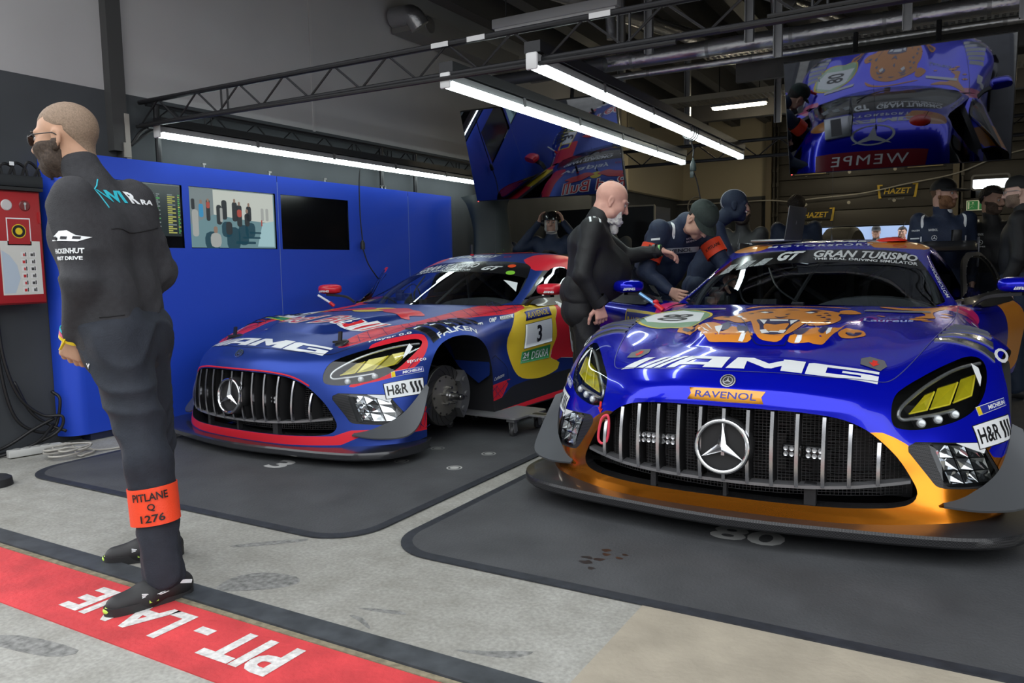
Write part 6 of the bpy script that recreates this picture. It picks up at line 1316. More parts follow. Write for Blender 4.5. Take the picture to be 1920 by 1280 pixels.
    c.lay(ring2(.06, 40), [sp(-.20,2.95), sp(.20,2.95)], [sp(-.20,3.27), sp(.20,3.27)], 'roof_ring', mat('roof_grey', (.45,.47,.5), .35), c.roof, **G); c.lay(star2(.05), [sp(.18,3.25), sp(-.18,3.25)], [sp(.18,2.97), sp(-.18,2.97)], 'roof_star', mat('roof_grey', (.45,.47,.5), .35), c.roof, lift=.003, **G)
    c.figure([(-.50,3.34),(.50,3.34),(.48,3.56),(-.48,3.56)], 'top', 'roof_strip', mat('dark_red', (.22,.01,.02), .3), c.roof, lift=.002); c.lay(word('WEMPE', bold=.0, space=1.2), [sp(.34,3.51), sp(-.34,3.51)], [sp(.34,3.39), sp(-.34,3.39)], 'roof_strip_text', white, c.roof, lift=.003, **G)
    c.lay(ring2(.12), [sp(.42,2.73), sp(.50,2.74)], [sp(.42,2.79), sp(.50,2.80)], 'roof_ring', redd, c.roof, **G)
    mb = MB(); p = Vector(sp(.40, 2.93)); mb.lathe([(.095, -.005), (.095, .006), (.07, .018), (.03, .023), (.001, .023)], p, (0, 0, 1), 24); mb.build('roof_beacon', mat('beacon_red', (.8,.03,.015), .25), c.root)
    a = empty('aerial'); a.parent = c.root; mb = MB(); p = Vector(sp(.02, 3.0)); mb.cyl(p, p+Vector((0, 0, .04)), .010, .004, 8); mb.cyl(p+Vector((0, 0, .04)), p+Vector((0, 0, .50)), .0016, .001, 6); mb.build('aerial_whip', rub_mat(), a)
    a = empty('aerial'); a.parent = c.root; mb = MB(); p = Vector(sp(.43, 2.90)); mb.cyl(p, p+Vector((.05, .05, .13)), .003, .002, 6); mb.build('aerial_whip', rub_mat(), a)
    # tow loop in the grille, banner on the open door, quick-fit coupling
    mb = MB(); o = crc([(-.56,.44),(-.53,.46),(-.525,.41),(-.535,.35),(-.56,.335),(-.575,.36)], 5); mb.tube([(u, .255, z) for u, z in o], .006, 8, closed=True); mb.build('tow_loop', mat('tow_pink', (.75,.06,.10), .5), c.root)
    B, Tt = [(-.905,2.45,.62),(-.905,2.03,.62)], [(-.88,2.45,.80),(-.885,2.03,.80)]
    for k, (nm, VF, bb, m, l) in enumerate((('door_plate', flag(), (B, Tt), yellowd, .002), ('door_plate_face', flag(), sub(B, Tt, .05, .95, .12, .88), blued, .003), ('door_plate_text', word('RAVENOL', bold=.01), sub(B, Tt, .12, .88, .28, .72), yellowd, .004))):
        o = c.lay(VF, *bb, nm, m, bv=c.bvB, lift=l); c.to_door(o, -1)
    mb = MB(); p = Vector((-.76,1.70,.83)); mb.cyl(p, p+Vector((-.05,.01,.035)), .016, n=10); mb.ell(p+Vector((-.05,.01,.05)), (.02,.02,.014), 10, 6); mb.build('hose_coupling', redd, c.root); mb = MB(); mb.cyl(p+Vector((-.05,.01,.035)), p+Vector((-.16,.03,.10)), .011, n=10); mb.build('hose_end', mat('alloy_blue', (.2,.4,.7), .3, .5), c.root)
    return c
CAR3 = build_car3(); CAR80 = build_car80()
# ------------------------------------------------------------------ people: blended round shapes meshed into one skin
def v3(*a): return np.array(a, float)
def unit(a): a = np.asarray(a, float); return a/max(np.linalg.norm(a), 1e-9)
class Blob:
    def __init__(s): s.P = []
    def cap(s, a, b, ra, rb=None, k=.03): s.P.append(('c', np.asarray(a, float), np.asarray(b, float), ra, ra if rb is None else rb, k, 1)); return s
    def ell(s, c, r, R=None, k=.02, op=1): s.P.append(('e', np.asarray(c, float), np.asarray(r, float), np.eye(3) if R is None else np.asarray(R, float), 0, k, op)); return s
    def floor(s, z): s.z0 = z; return s
    def mesh(s, h):
        lo, hi = np.full(3, 1e9), np.full(3, -1e9)
        B = []
        for t, a, b, ra, rb, k, op in s.P:
            if t == 'c': m = max(ra, rb)+k+2*h; l, u = np.minimum(a, b)-m, np.maximum(a, b)+m
            else: m = np.max(b)+k+2*h; l, u = a-m, a+m
            B.append((l, u)); lo = np.minimum(lo, l); hi = np.maximum(hi, u)
        n = np.ceil((hi-lo)/h).astype(int)+2; D = np.full(n, 9., np.float32)
        ax = [lo[i]+h*np.arange(n[i]) for i in range(3)]
        for (t, a, b, ra, rb, k, op), (l, u) in zip(s.P, B):
            i0 = np.maximum(((l-lo)/h).astype(int), 0); i1 = np.minimum(((u-lo)/h).astype(int)+2, n)
            X = np.stack(np.meshgrid(*[ax[i][i0[i]:i1[i]] for i in range(3)], indexing='ij'), -1)
            if t == 'c':
                e = b-a; w_ = X-a; q = np.clip((w_@e)/max(e@e, 1e-12), 0, 1); d = np.linalg.norm(w_-q[..., None]*e, axis=-1)-(ra+(rb-ra)*q)
            else:
                w_ = (X-a)@ra; k0 = np.linalg.norm(w_/b, axis=-1); k1 = np.linalg.norm(w_/(b*b), axis=-1); d = k0*(k0-1)/np.maximum(k1, 1e-9)
            S = D[i0[0]:i1[0], i0[1]:i1[1], i0[2]:i1[2]]
            if op > 0:
                q = np.clip(.5+.5*(S-d)/k, 0, 1); S[...] = S*(1-q)+d*q-k*q*(1-q)
            else:
                q = np.clip(.5-.5*(S+d)/k, 0, 1); S[...] = S*(1-q)-d*q+k*q*(1-q)
        if hasattr(s, 'z0'): D = np.maximum(D, (s.z0-ax[2])[None, None, :])
        ins = D < 0; c = np.zeros(np.array(n)-1, np.int8)
        for i in (0, 1):
            for j in (0, 1):
                for k in (0, 1): c += ins[i:n[0]-1+i, j:n[1]-1+j, k:n[2]-1+k]
        I = np.argwhere((c > 0) & (c < 8)); idx = np.full(c.shape, -1, np.int32); idx[tuple(I.T)] = np.arange(len(I))
        cor = np.array([(i, j, k) for i in (0, 1) for j in (0, 1) for k in (0, 1)]); val = np.stack([D[tuple((I+o).T)] for o in cor], 1)
        acc = np.zeros((len(I), 3)); cnt = np.zeros(len(I))
        for p in range(8):
            for q in range(p+1, 8):
                if np.abs(cor[p]-cor[q]).sum() != 1: continue
                m = (val[:, p] < 0) != (val[:, q] < 0)
                t = np.where(m, val[:, p]/np.where(m, val[:, p]-val[:, q], 1), 0)
                acc += np.where(m[:, None], cor[p]+t[:, None]*(cor[q]-cor[p]), 0); cnt += m
        V = lo+h*(I+acc/cnt[:, None]); F = []
        for a in range(3):
            b_, c_ = (a+1) % 3, (a+2) % 3; sl0 = [slice(None)]*3; sl1 = [slice(None)]*3; sl0[a] = slice(0, -1); sl1[a] = slice(1, None)
            A, Bb = ins[tuple(sl0)], ins[tuple(sl1)]; E = np.argwhere(A != Bb)
            E = E[(E[:, b_] > 0) & (E[:, c_] > 0) & (E[:, b_] < n[b_]-1) & (E[:, c_] < n[c_]-1)]
            if not len(E): continue
            q = []
            for db, dc in ((-1, -1), (0, -1), (0, 0), (-1, 0)):
                o = E.copy(); o[:, b_] += db; o[:, c_] += dc; q.append(idx[tuple(o.T)])
            q = np.stack(q, 1); fl = ~A[tuple(E.T)]; q[fl] = q[fl][:, ::-1]; F.append(q)
        return V, np.concatenate(F)
def vnormals(V, F): return Surf.normals(V, np.concatenate([F[:, :3], F[:, [0, 2, 3]]]))
def wrinkle(V, N, amp, f=14., seed=0.):
    w1 = 1.6*np.sin(V@v3(f*.5, -f*.7, f*.45)+seed*2)+.9*np.sin(V@v3(-f*.9, f*.4, f*.8)+seed)
    a = 1-2*np.abs(np.sin(.5*(V@v3(f*.9, f*.8, f*2.1))+seed+w1)); b = np.sin(V@v3(-f*1.1, f*1.3, f*1.0)+seed*3+np.sin(V@v3(f, f*.3, -f*.5))); c = 1-2*np.abs(np.sin(V@v3(f*1.7, -f*1.4, f*1.2)+seed*5+w1*1.3))
    m = .5+.5*np.sin(V@v3(4.1, -3.3, 5.2)+seed)
    return V+N*(amp*(.6*a*m+.4*b+.35*c*(1-m)))[:, None]

SKIN = lambda nm, c: mat('skin_'+nm, c, .5, spec=.35, noise=(30, .06))
def hand_blob(B, wr, d, n, side, curl=.35, sc=1., spread=1.):
    """wr wrist, d direction of the fingers, n back-of-hand normal, side +1 when the thumb lies towards d x n"""
    d = unit(d); n = unit(n-d*(n@d)); x = np.cross(d, n)*side; P = lambda a, b, c: wr+sc*(x*a+d*b+n*c)
    B.cap(P(0,-.03,0), P(0,.01,0), .026*sc, .026*sc, .015)
    for a in (-.030, -.010, .010, .028): B.cap(P(a*.6,.015,0), P(a,.080,0), .0145*sc, .012*sc, .012)
    for a, L, ca in ((-.032,.058,1.1), (-.011,.074,1.), (.010,.080,.95), (.030,.070,.95)):
        p = P(a,.080,0); ang = 0.
        for seg, r in ((.46,.0098), (.30,.0088), (.24,.0078)):
            ang += curl*ca*(1.0 if seg > .4 else 1.25); q = p+sc*L*seg*(d*cos(ang)-n*sin(ang)+x*(a*.9*spread)); B.cap(p, q, r*sc, r*.93*sc, .004); p = q
    p = P(.022,.022,-.004)
    for L, r, va in ((.045,.0135,(.72,.62,-.30)), (.034,.0108,(.42,.85,-.32)), (.027,.0095,(.22,.92,-.34))):
        q = p+sc*L*(x*va[0]+d*va[1]+n*va[2]); B.cap(p, q, r*sc, r*.9*sc, .008); p = q
    return P
def head_blob(B, c, R, nose=1., fat=0., sc=1.):
    T = lambda x, y, z: c+R@v3(x, y, z)*sc
    B.ell(T(0,-.012,.032), v3(.077+fat*.3,.098,.088)*sc, R, .02); B.ell(T(0,.026,-.038), v3(.060+fat,.068,.078)*sc, R, .025)
    B.ell(T(0,.070,-.096), v3(.026+fat,.022,.022)*sc, R, .025); B.cap(T(-.045-fat,.028,-.075), T(.045+fat,.028,-.075), .026*sc, k=.03)
    for s_ in (-1, 1):
        B.ell(T(s_*.038,.060,-.024), v3(.026,.026,.026)*sc, R, .03); B.cap(T(s_*.012,.088,.024), T(s_*.048,.072,.022), .011*sc, .009*sc, .016)
    for s_ in (-1, 1): B.ell(T(s_*.031,.096,.000), v3(.019,.016,.012)*sc, R, .012, -1)
    B.cap(T(0,.090,.012), T(0,.112*(.5+.5*nose),-.030), .009*sc, .0125*sc, .010)
    for s_ in (-1, 1): B.ell(T(s_*.0125,.098,-.034), v3(.009,.011,.008)*sc, R, .006)
    B.cap(T(-.020,.084,-.062), T(.020,.084,-.062), .0085*sc, k=.006); B.cap(T(-.017,.084,-.075), T(.017,.084,-.075), .0095*sc, k=.006); B.ell(T(0,.096,-.0685), v3(.024,.008,.0022)*sc, R, .003, -1)
    for s_ in (-1, 1):
        B.ell(T(s_*.078,-.008,-.006), v3(.009,.017,.029)*sc, R, .006); B.ell(T(s_*.086,-.004,-.006), v3(.006,.011,.020)*sc, R, .004, -1); B.ell(T(s_*.078,-.002,-.034), v3(.007,.009,.012)*sc, R, .005)
    return T
def rot_face(fwd, up=(0, 0, 1)):
    f = unit(fwd); u = unit(np.asarray(up, float)-f*(np.asarray(up, float)@f)); r = np.cross(f, u); return np.stack([r, f, u], 1)
def standing(x, y, head, H=1.78, lean=0., side=0.):
    """joints of a standing figure; head = heading (degrees, 0 looks along +y, 90 along -x)"""
    a = radians(head); f = v3(-sin(a), cos(a), 0); r = v3(cos(a), sin(a), 0); s_ = H/1.78; o = v3(x, y, 0)
    P = lambda a_, b_, c_: o+s_*(r*a_+f*(b_+lean*max(0, c_-.95))+v3(0, 0, c_))
    J = dict(f=f, r=r, s=s_, pelvis=P(0,0,.96), belly=P(0,.01,1.12), chest=P(0,.0,1.30), neck=P(0,-.01,1.47), head=P(side,.03,1.655), look=f)
    for n, q in (('L', -1), ('R', 1)):
        J['sh'+n] = P(.185*q,-.01,1.43); J['el'+n] = P(.235*q,-.03,1.14); J['wr'+n] = P(.235*q,.06,.90); J['hd'+n] = v3(0, 0, -1)+f*.25
        J['hip'+n] = P(.09*q,0,.93); J['kn'+n] = P(.10*q,.02,.50); J['an'+n] = P(.11*q,-.02,.09); J['ft'+n] = f+r*q*.15
    return J
def person(label, J, skin, top, legs, q=.014, fat=0., belly=0., nose=1., group=None, shoes=None, hands='LR', wr_amp=.004, headsc=1., seed=1., hem=-.02, cat='person', loose=1.1):
    s_ = J['s']; f, r = J['f'], J['r']
    H = Blob(); Rh = rot_face(J['look'], J.get('up', (0, 0, 1))); J['R'] = Rh; hs = headsc*s_
    T = head_blob(H, J['head'], Rh, nose, fat*.06, hs); H.cap(T(0,-.030,-.06), J['neck']+v3(0, 0, -.02), .056*hs*(1+fat*.5), .064*hs*(1+fat*.5), .03)
    HV, HF = H.mesh(min(q*.55, .0075) if q > .011 else .0052)
    B = Blob(); torso = [(J['pelvis'], .10), (J['belly'], .095), (J['chest'], .095)]
    for e in (-1, 1):
        for (a, ra), (b, rb) in zip(torso, torso[1:]): B.cap(a+r*e*.06*s_, b+r*e*.07*s_, ra*.75*s_, rb*.75*s_, .04)
    B.cap(J['chest'], J['neck'], .06*s_, .045*s_, .03); B.cap(J['shL'], J['shR'], .032*s_, k=.02)
    for n in 'LR':
        B.cap(J['sh'+n], J['el'+n], .046*s_, .036*s_); B.cap(J['el'+n], J['wr'+n], .036*s_, .025*s_); B.cap(J['hip'+n], J['kn'+n], .07*s_, .05*s_); B.cap(J['kn'+n], J['an'+n], .048*s_, .036*s_)
    B.cap(J['neck'], T(0,-.03,-.05), .05*hs, k=.03); BV, BF = B.mesh(.02)
    VV, FF = [BV, HV], [BF, HF+len(BV)]; nb = len(BV)+len(HV)
    for n, e in (('L', -1), ('R', 1)):
        if n in hands:
            Hb = Blob(); hn = J.get('hn'+n); hn = r*e if hn is None else hn
            hand_blob(Hb, J['wr'+n], J['hd'+n], hn, J.get('ts'+n, -1 if n == 'L' else 1), J.get('curl'+n, .35), s_*1.04); V_, F_ = Hb.mesh(.0042 if q < .013 else .006); VV.append(V_); FF.append(F_+nb); nb += len(V_)
    body = meshobj('person', np.concatenate(VV), np.concatenate(FF), SKIN(*skin), angle=180); tag(body, label, cat, group)
    # eyes
    mb = MB()
    for e in (-1, 1): mb.ell(T(e*.031,.0815,.001), (.0115*hs,)*3, 12, 8)
    mb.build('eyeball', mat('eye_white', (.42,.38,.36), .35), body, angle=180)['kind'] = 'stuff'; mb = MB()
    for e in (-1, 1): mb.ell(T(e*.031,.0893,.0), (.0052*hs,)*3, 10, 6)
    mb.build('iris', mat('iris_dark', (.03,.02,.012), .2), body, angle=180)['kind'] = 'stuff'
    mb = MB(); 
    for e in (-1, 1): mb.tube([T(e*.014,.1005,.0235), T(e*.032,.0975,.029), T(e*.050,.083,.023)], [.0022*hs, .0034*hs, .0016*hs], 6)
    mb.build('eyebrow', mat(*J.get('browm', ('brow_dark', (.04,.028,.02), .8))), body, angle=180)['kind'] = 'stuff'
    # clothes
    C = Blob(); F1 = 1+fat
    for e in (-1, 1):
        hemp = J['pelvis']+v3(0, 0, hem); C.cap(hemp+r*e*.065*s_*F1, J['belly']+r*e*.07*s_*F1, .108*s_*F1, .105*s_*F1, .05); C.cap(J['belly']+r*e*.07*s_*F1, J['chest']+r*e*.09*s_*F1, .105*s_*F1, .112*s_*F1, .05)
        n = 'L' if e < 0 else 'R'
        C.cap(J['chest']+r*e*.08*s_, J['sh'+n], .10*s_*(1+fat*.4), .068*s_, .06); C.cap(J['sh'+n], J['el'+n], .066*s_*(1+fat*.3), .057*s_*(1+fat*.3), .035); C.cap(J['el'+n], J['wr'+n]+unit(J['el'+n]-J['wr'+n])*.012, .056*s_*(1+fat*.2), .042*s_*(1+fat*.2), .02)
    C.cap(J['chest'], J['neck'], .10*s_*(1+fat*.4), .074*s_*(1+fat*.5), .06); C.cap(J['neck'], J['neck']+(T(0,-.03,-.07)-J['neck'])*J.get('collar', .55), .067*hs*(1+fat*.5), .066*hs*(1+fat*.5), .012)
    if belly: C.ell(J['belly']+f*.10*s_*(1+belly)*.7+v3(0, 0, -.03), v3(.17, .14+.10*belly, .19)*s_, np.stack([r, f, v3(0, 0, 1)], 1), .10)
    V, F = C.mesh(q); V = wrinkle(V, vnormals(V, F), wr_amp, 16, seed); jk = meshobj(top[0], V, F, top[1], body, angle=180)
    L = Blob()
    for n, e in (('L', -1), ('R', 1)):
        L.cap(J['hip'+n]+v3(0, 0, .04), J['kn'+n], .096*s_*(1+fat*.5)*(.5+.5*loose), .071*s_*loose, .03); L.cap(J['kn'+n], J['an'+n]+v3(0, 0, .0), .070*s_*loose, .060*s_*loose, .03)
    L.cap(J['pelvis']-r*.06*s_, J['pelvis']+r*.06*s_, .112*s_*F1, k=.05); V2, F2 = L.mesh(q); V2 = wrinkle(V2, vnormals(V2, F2), wr_amp*1.2, 19, seed+2); tr = meshobj(legs[0], V2, F2, legs[1], body, angle=180)
    for n in 'LR':
        S = Blob(); a = J['an'+n]; d = unit(v3(J['ft'+n][0], J['ft'+n][1], 0)); x = np.cross(d, v3(0, 0, 1)); z = a[2]-.09
        b = v3(a[0], a[1], z); P = lambda i, j, k: b+s_*(x*i+d*j+v3(0, 0, 1)*k)
        S.cap(P(0,-.05,.045), P(0,.06,.040), .043*s_, .045*s_, .02); S.cap(P(0,.06,.036), P(.004,.155,.026), .046*s_, .036*s_, .02); S.cap(P(0,-.02,.06), P(0,-.01,.105), .042*s_, .042*s_, .02); S.floor(z+.002)
        V3, F3 = S.mesh(.009); meshobj('shoe', V3, F3, (shoes or mat('shoe_black', (.015,.015,.016), .55)), body, angle=180)
    J['T'] = T; J['hs'] = hs; J['HV'] = (HV, HF); J['body'] = body; J['jk'] = BVHTree.FromPolygons([tuple(p) for p in V], [tuple(map(int, p)) for p in F]); J['jo'] = jk; J['tr'] = BVHTree.FromPolygons([tuple(p) for p in V2], [tuple(map(int, p)) for p in F2]); J['to'] = tr
    return J
def shell(J, name, m, keep, off, rough=0., seed=0.):
    """a layer over part of the head: keep(local coordinates) -> thickness factor > 0"""
    V, F = J['HV']; Lc = ((V-J['head'])@J['R'])/J['hs']; N = vnormals(V, F); w_ = keep(Lc); F = np.concatenate([F[:, :3], F[:, [0, 2, 3]]])
    if (w_ > 0).sum() < 4: return None
    S = Surf(V, F); S.N = N; F, _, _ = S.split(F, np.clip(w_, -1, 1)); V, N = S.V, S.N; w_ = np.concatenate([w_, np.zeros(len(V)-len(w_))])
    idx, inv = np.unique(F.ravel(), return_inverse=True); o = .0004+off*np.clip(w_[idx], 0, 1)
    if rough: o = o+rough*np.clip(w_[idx], 0, 1)*(np.sin(V[idx]@v3(190, 70, 130)+seed)*np.sin(V[idx]@v3(-90, 210, 120)+2*seed))
    return meshobj(name, V[idx]+N[idx]*o[:, None], inv.reshape(-1, 3), m, J['body'], angle=180)
def hairfn(line=.035, back=-.06, side=.0):
    """hair above a line that falls from the forehead to the nape"""
    def k(L):
        x, y, z = L.T; lim = np.where(y > .03, line+.25*(y-.03)*0+.012*(np.abs(x)/.06)**2, np.where(y > -.03, side+(y+.03)/.06*(line-side), back+(y+.09)/.06*(side-back)*(y > -.09)))
        ear = (np.abs(x) > .066) & (np.abs(y+.006) < .026) & (z < .032) & (z > -.045)
        return np.where(ear, -1, (z-lim)/.012)
    return k
def beardfn(top=-.045, strength=1.):
    def k(L):
        x, y, z = L.T; lip = (np.abs(x) < .024) & (z > -.080) & (z < -.056); nose_ = (np.abs(x) < .019) & (z > -.047)
        lim = top+.030*np.clip((np.abs(x)-.03)/.04, 0, 1); a = np.minimum((lim-z)/.012, np.minimum((y+.012)/.01, (z+.135)/.012)); return np.where(lip | nose_ | (y < -.01), -1, a)
    return k
def cap_hat(J, m, brim=True, back=False, mb_name='cap', peak=1., dy=0.):
    T, hs = J['T'], J['hs']; R = J['R']; mb = MB(); V = []; n, k = 28, 7
    for i in range(k+1):
        t = pi/2*i/k
        for j in range(n):
            a = 2*pi*j/n; V.append(T(.088*cos(a)*cos(t)**.8, -.010+.110*sin(a)*cos(t)**.8+dy, .040+.098*sin(t)**.85*(1-.12*(sin(a) < 0)*abs(sin(a))) -.012*(1-sin(t))*(sin(a) < 0)))
    mb.add(V, [(i*n+j, i*n+(j+1) % n, (i+1)*n+(j+1) % n, (i+1)*n+j) for i in range(k) for j in range(n)]); c = mb.build(mb_name, m, J['body'], angle=180)
    if brim:
        e = -1 if back else 1; mb = MB(); V = []; m_ = 12
        for s_ in (.0, -.004):
            for j in range(m_+1):
                a = pi*j/m_; V += [T(.086*cos(a), e*(.0+.100*sin(a)*.98), .046+s_), T(.090*cos(a)*.95, e*(.02+.17*peak*sin(a)**.8), .040-.012*sin(a)+.018*(abs(cos(a))-1)*0-.016*cos(a)**2+s_)]
        F = [(2*j, 2*j+1, 2*j+3, 2*j+2) for j in range(m_)]; o = 2*(m_+1); F += [tuple(x+o for x in q[::-1]) for q in F]+[(2*j+1, 2*j+1+o, 2*j+3+o, 2*j+3) for j in range(m_)]
        mb.add(V, F); mb.build('cap_peak', m, c, angle=60)
    mb = MB(); mb.ell(T(0,-.010+dy,.139), (.007, .007, .004), 8, 5); mb.build('cap_button', m, c)
    return c
def glasses(J, m, lens, dark=False):
    T = J['T']; g = empty('glasses'); g.parent = J['body']; mb = MB()
    for e in (-1, 1):
        P = [T(e*.032+.023*cos(a)*1.0, .106-.006*abs(cos(a)), .000+.0175*sin(a)) for a in np.linspace(0, 2*pi, 20, endpoint=False)]
        mb.tube(P, .0019, 6, closed=True); mb.tube([T(e*.055,.100,.006), T(e*.076,.07,.010), T(e*.083,.0,.008), T(e*.082,-.018,-.004)], .0019, 6)
        l = MB(); l.add([T(e*.032+.022*cos(a), .106-.006*abs(cos(a)), .0165*sin(a)) for a in np.linspace(0, 2*pi, 20, endpoint=False)], [tuple(range(20))]); l.build('lens', lens, g, smooth=False)
    mb.tube([T(-.009,.106,.004), T(0,.109,.007), T(.009,.106,.004)], .0018, 6); mb.build('glasses_frame', m, g, angle=180)
def print_on(J, VF, c_, right, up, name, m, on='jk', step=.02, lift=.0025, out=None):
    V, F = grid_cut(VF[0], VF[1], step); right, up = unit(right), unit(up); n = -np.cross(right, up) if out is None else unit(out); n = np.cross(right, up); P = []
    bv = J[on]
    for a, b in V:
        p = np.asarray(c_, float)+right*a+up*b; h = bv.ray_cast(Vector(p+n*.25), Vector(-n), .5)
        if h[0] is None: h = bv.find_nearest(Vector(p))
        nn = h[1] if h[1].dot(Vector(n)) > 0 else -h[1]; P.append(h[0]+nn*lift)
    return meshobj(name, P, F, m, J['jo' if on == 'jk' else 'to'], angle=180)
def band(J, a, b, r_, name, m, wd, text=None, face=None, parent=None, up=None):
    """a cloth band round a limb, centred at a, axis towards b"""
    a, b = np.asarray(a, float), np.asarray(b, float); d = unit(b-a); x = unit(np.cross(d, face if face is not None else (0, 1, .1))); y = np.cross(x, d); n = 28; mb = MB(); V = []
    for h, e in ((-wd/2, 0), (-wd/2, .003), (wd/2, .003), (wd/2, 0)): V += [a+d*h+(r_+e+.0025*sin(3*t+h*20))*(x*cos(t)+y*sin(t)) for t in np.linspace(0, 2*pi, n, endpoint=False)]
    mb.add(V, [(i*n+k, i*n+(k+1) % n, (i+1)*n+(k+1) % n, (i+1)*n+k) for i in range(3) for k in range(n)]); o = mb.build(name, m, parent or J['to'], angle=60)
    for t, ht, off, wr in text or ():
        V, F = text_mesh(t, ht, 0, .02); e = V[:, 0].max()-V[:, 0].min(); V = V*[wr/e if wr else 1, 1]; V, F = grid_cut(V, F, .012)
        th = -pi/2+0; P = []
        s_ = np.sign((np.cross(face, up))@x)*1.
        for u, w_ in V:
            yy = -y if (y@np.asarray(face)) < 0 else y; t_ = u/(r_+.003)*(1 if np.cross(up, face)@x > 0 else -1)
            P.append(a+d*((w_+off)*(1 if d@np.asarray(up) > 0 else -1))+(r_+.0068)*(x*sin(t_)+yy*cos(t_)))
        meshobj('band_text', P, F, blackd, o, angle=180)
    return o

navy = mat('crew_navy', (.014,.024,.055), .65, noise=(40, .12), bump=(180, .25)); blackc = mat('cloth_black', (.010,.010,.011), .6, noise=(40, .15), bump=(220, .2)); char = mat('cloth_charcoal', (.032,.032,.036), .85, noise=(60, .15), bump=(260, .3)); trou = mat('trouser_slate', (.017,.021,.031), .75, noise=(40, .12), bump=(200, .25))
orange_band = mat('band_orange', (.85,.065,.018), .5, bump=(200, .15)); greyr = mat('reflective_grey', (.38,.40,.42), .4)
hair_dk = mat('hair_dark', (.018,.013,.010), .65, noise=(120, .4)); stub = mat('stubble', (.20,.135,.095), .7, noise=(160, .2))
TANK = {}
# ---- man at the left, back turned
f = unit(v3(-.90,-.44,0)); r = v3(f[1], -f[0], 0)
J = dict(f=f, r=r, s=1.0, pelvis=v3(-2.52,1.67,.90), belly=v3(-2.555,1.655,1.06), chest=v3(-2.585,1.65,1.25), neck=v3(-2.64,1.65,1.425), head=v3(-2.705,1.615,1.58), look=unit(f+v3(-.05,-.12,-.10)), collar=.75,
    shL=v3(-2.53,1.525,1.355), shR=v3(-2.605,1.79,1.375), elL=v3(-2.475,1.49,1.085), wrL=v3(-2.585,1.52,.915), elR=v3(-2.585,1.86,1.11), wrR=v3(-2.70,1.73,.92), hdL=unit(f*.35-v3(0,0,1)-r*-.3), hdR=f+v3(0,0,-.8), curlL=.5,
    hipL=v3(-2.48,1.60,.87), hipR=v3(-2.545,1.745,.87), knL=v3(-2.375,1.62,.49), knR=v3(-2.60,1.79,.48), anL=v3(-2.33,1.625,.09), anR=v3(-2.71,1.87,.09), ftL=v3(-.28,-.96,0), ftR=v3(-.62,-.75,0))
J = person('man in charcoal top and slate trousers standing with his back turned at the red line', J, ('tan', (.50,.29,.19)), ('sweatshirt', char), ('trousers', trou), q=.009, wr_amp=.0085, seed=4, hem=-.055, loose=1.06, fat=.0)
MAN = J
shell(J, 'cropped_hair', mat('buzz_hair', (.235,.165,.115), .75, noise=(220, .25)), hairfn(.055, -.07, .02), .0016, .0006); shell(J, 'beard', mat('beard_brown', (.055,.038,.028), .85, noise=(150, .4)), beardfn(-.040), .007, .0025, 2)
glasses(J, mat('frame_black', (.02,.018,.018), .3), mat('sun_lens', (.05,.03,.025), .08))
bk = -f; up = v3(0,0,1); rt = np.cross(up, bk)*-1
rr = np.cross(up, bk)          # right hand side for somebody looking at his back
c0 = J['chest']+v3(0,0,.125)+bk*.1-rr*.035 if False else J['chest']+v3(0,0,.125)+bk*.1
teal = mat('teal_print', (.03,.42,.52), .5)
print_on(J, fit_text('WI', .085, .042, bold=.04, shear=-.2), c0+rr*-.02, rr, up, 'back_print', teal); print_on(J, fit_text('R', .04, .042, bold=.04), c0+rr*.055, rr, up, 'back_print', white); print_on(J, fit_text('RA', .04, .018, bold=.04), c0+rr*.10+v3(0,0,-.012), rr, up, 'back_print', white)
lf = -r; fr_ = np.cross(up, lf)
e0 = (J['shL']*.55+J['elL']*.45)
print_on(J, fit_text('HACKENHUT', .105, .016, bold=.03), e0+v3(0,0,-.045), fr_, up, 'sleeve_print', white); print_on(J, fit_text('FIRST DRIVE', .095, .012, bold=.03), e0+v3(0,0,-.068), fr_, up, 'sleeve_print', white)
q = np.array([(-.06,-.012),(.035,-.016),(.065,-.002),(.03,.004),(.005,.02),(-.02,.018),(-.035,.004)]); print_on(J, (q, [(0,1,2,3,4,5,6)]), e0+v3(0,0,.0), fr_, up, 'sleeve_print', white)
for a in (0, 1, 2): print_on(J, (np.array([(-.05+.035*a,-.008),(-.03+.035*a,-.009),(-.028+.035*a,.0),(-.048+.035*a,.001)]), [(0,1,2,3)]), e0, fr_, up, 'sleeve_check', char, lift=.004)
def pipe_line(pts, m, nm, w_=.005, on='jk'):
    mb = MB(); P = [J[on].find_nearest(Vector(p)) for p in cr(np.array(pts), 8)]; mb.tube([h[0]+h[1]*.001 for h in P], w_/2, 6); mb.build(nm, m, J['jo' if on == 'jk' else 'to'], angle=180)
pipe_line([(J['neck']+J['shL'])/2+bk*.05+v3(0,0,.05)+rr*.01, J['shL']*.7+J['neck']*.3+bk*.08+v3(0,0,.0), J['shL']*.75+J['neck']*.25+bk*.09+v3(0,0,-.05)], teal, 'piping')
pipe_line([J['shL']+bk*.08+v3(0,0,-.10)+rr*.02, J['chest']+bk*.14+v3(0,0,.005), J['shR']+bk*.08+v3(0,0,-.10)], mat('seam_dark', (.008,.008,.009), .8), 'yoke_seam', .004)
pipe_line([J['pelvis']+lf*.14+v3(0,0,.075), J['pelvis']+bk*.14+v3(0,0,.075), J['pelvis']-lf*.14+v3(0,0,.075)], mat('seam_dark', (.008,.008,.009), .8), 'hem_seam', .004)
for k, (m, w_) in enumerate(((yellowd, .013), (mat('pink_band', (.72,.12,.25), .5), .012), (mat('teal_print', (.03,.42,.52), .5), .008))): band(J, J['wrL']+unit(J['elL']-J['wrL'])*(-.012+.014*k), J['elL'], .037, 'wristband', m, w_, parent=J['body'], face=lf)
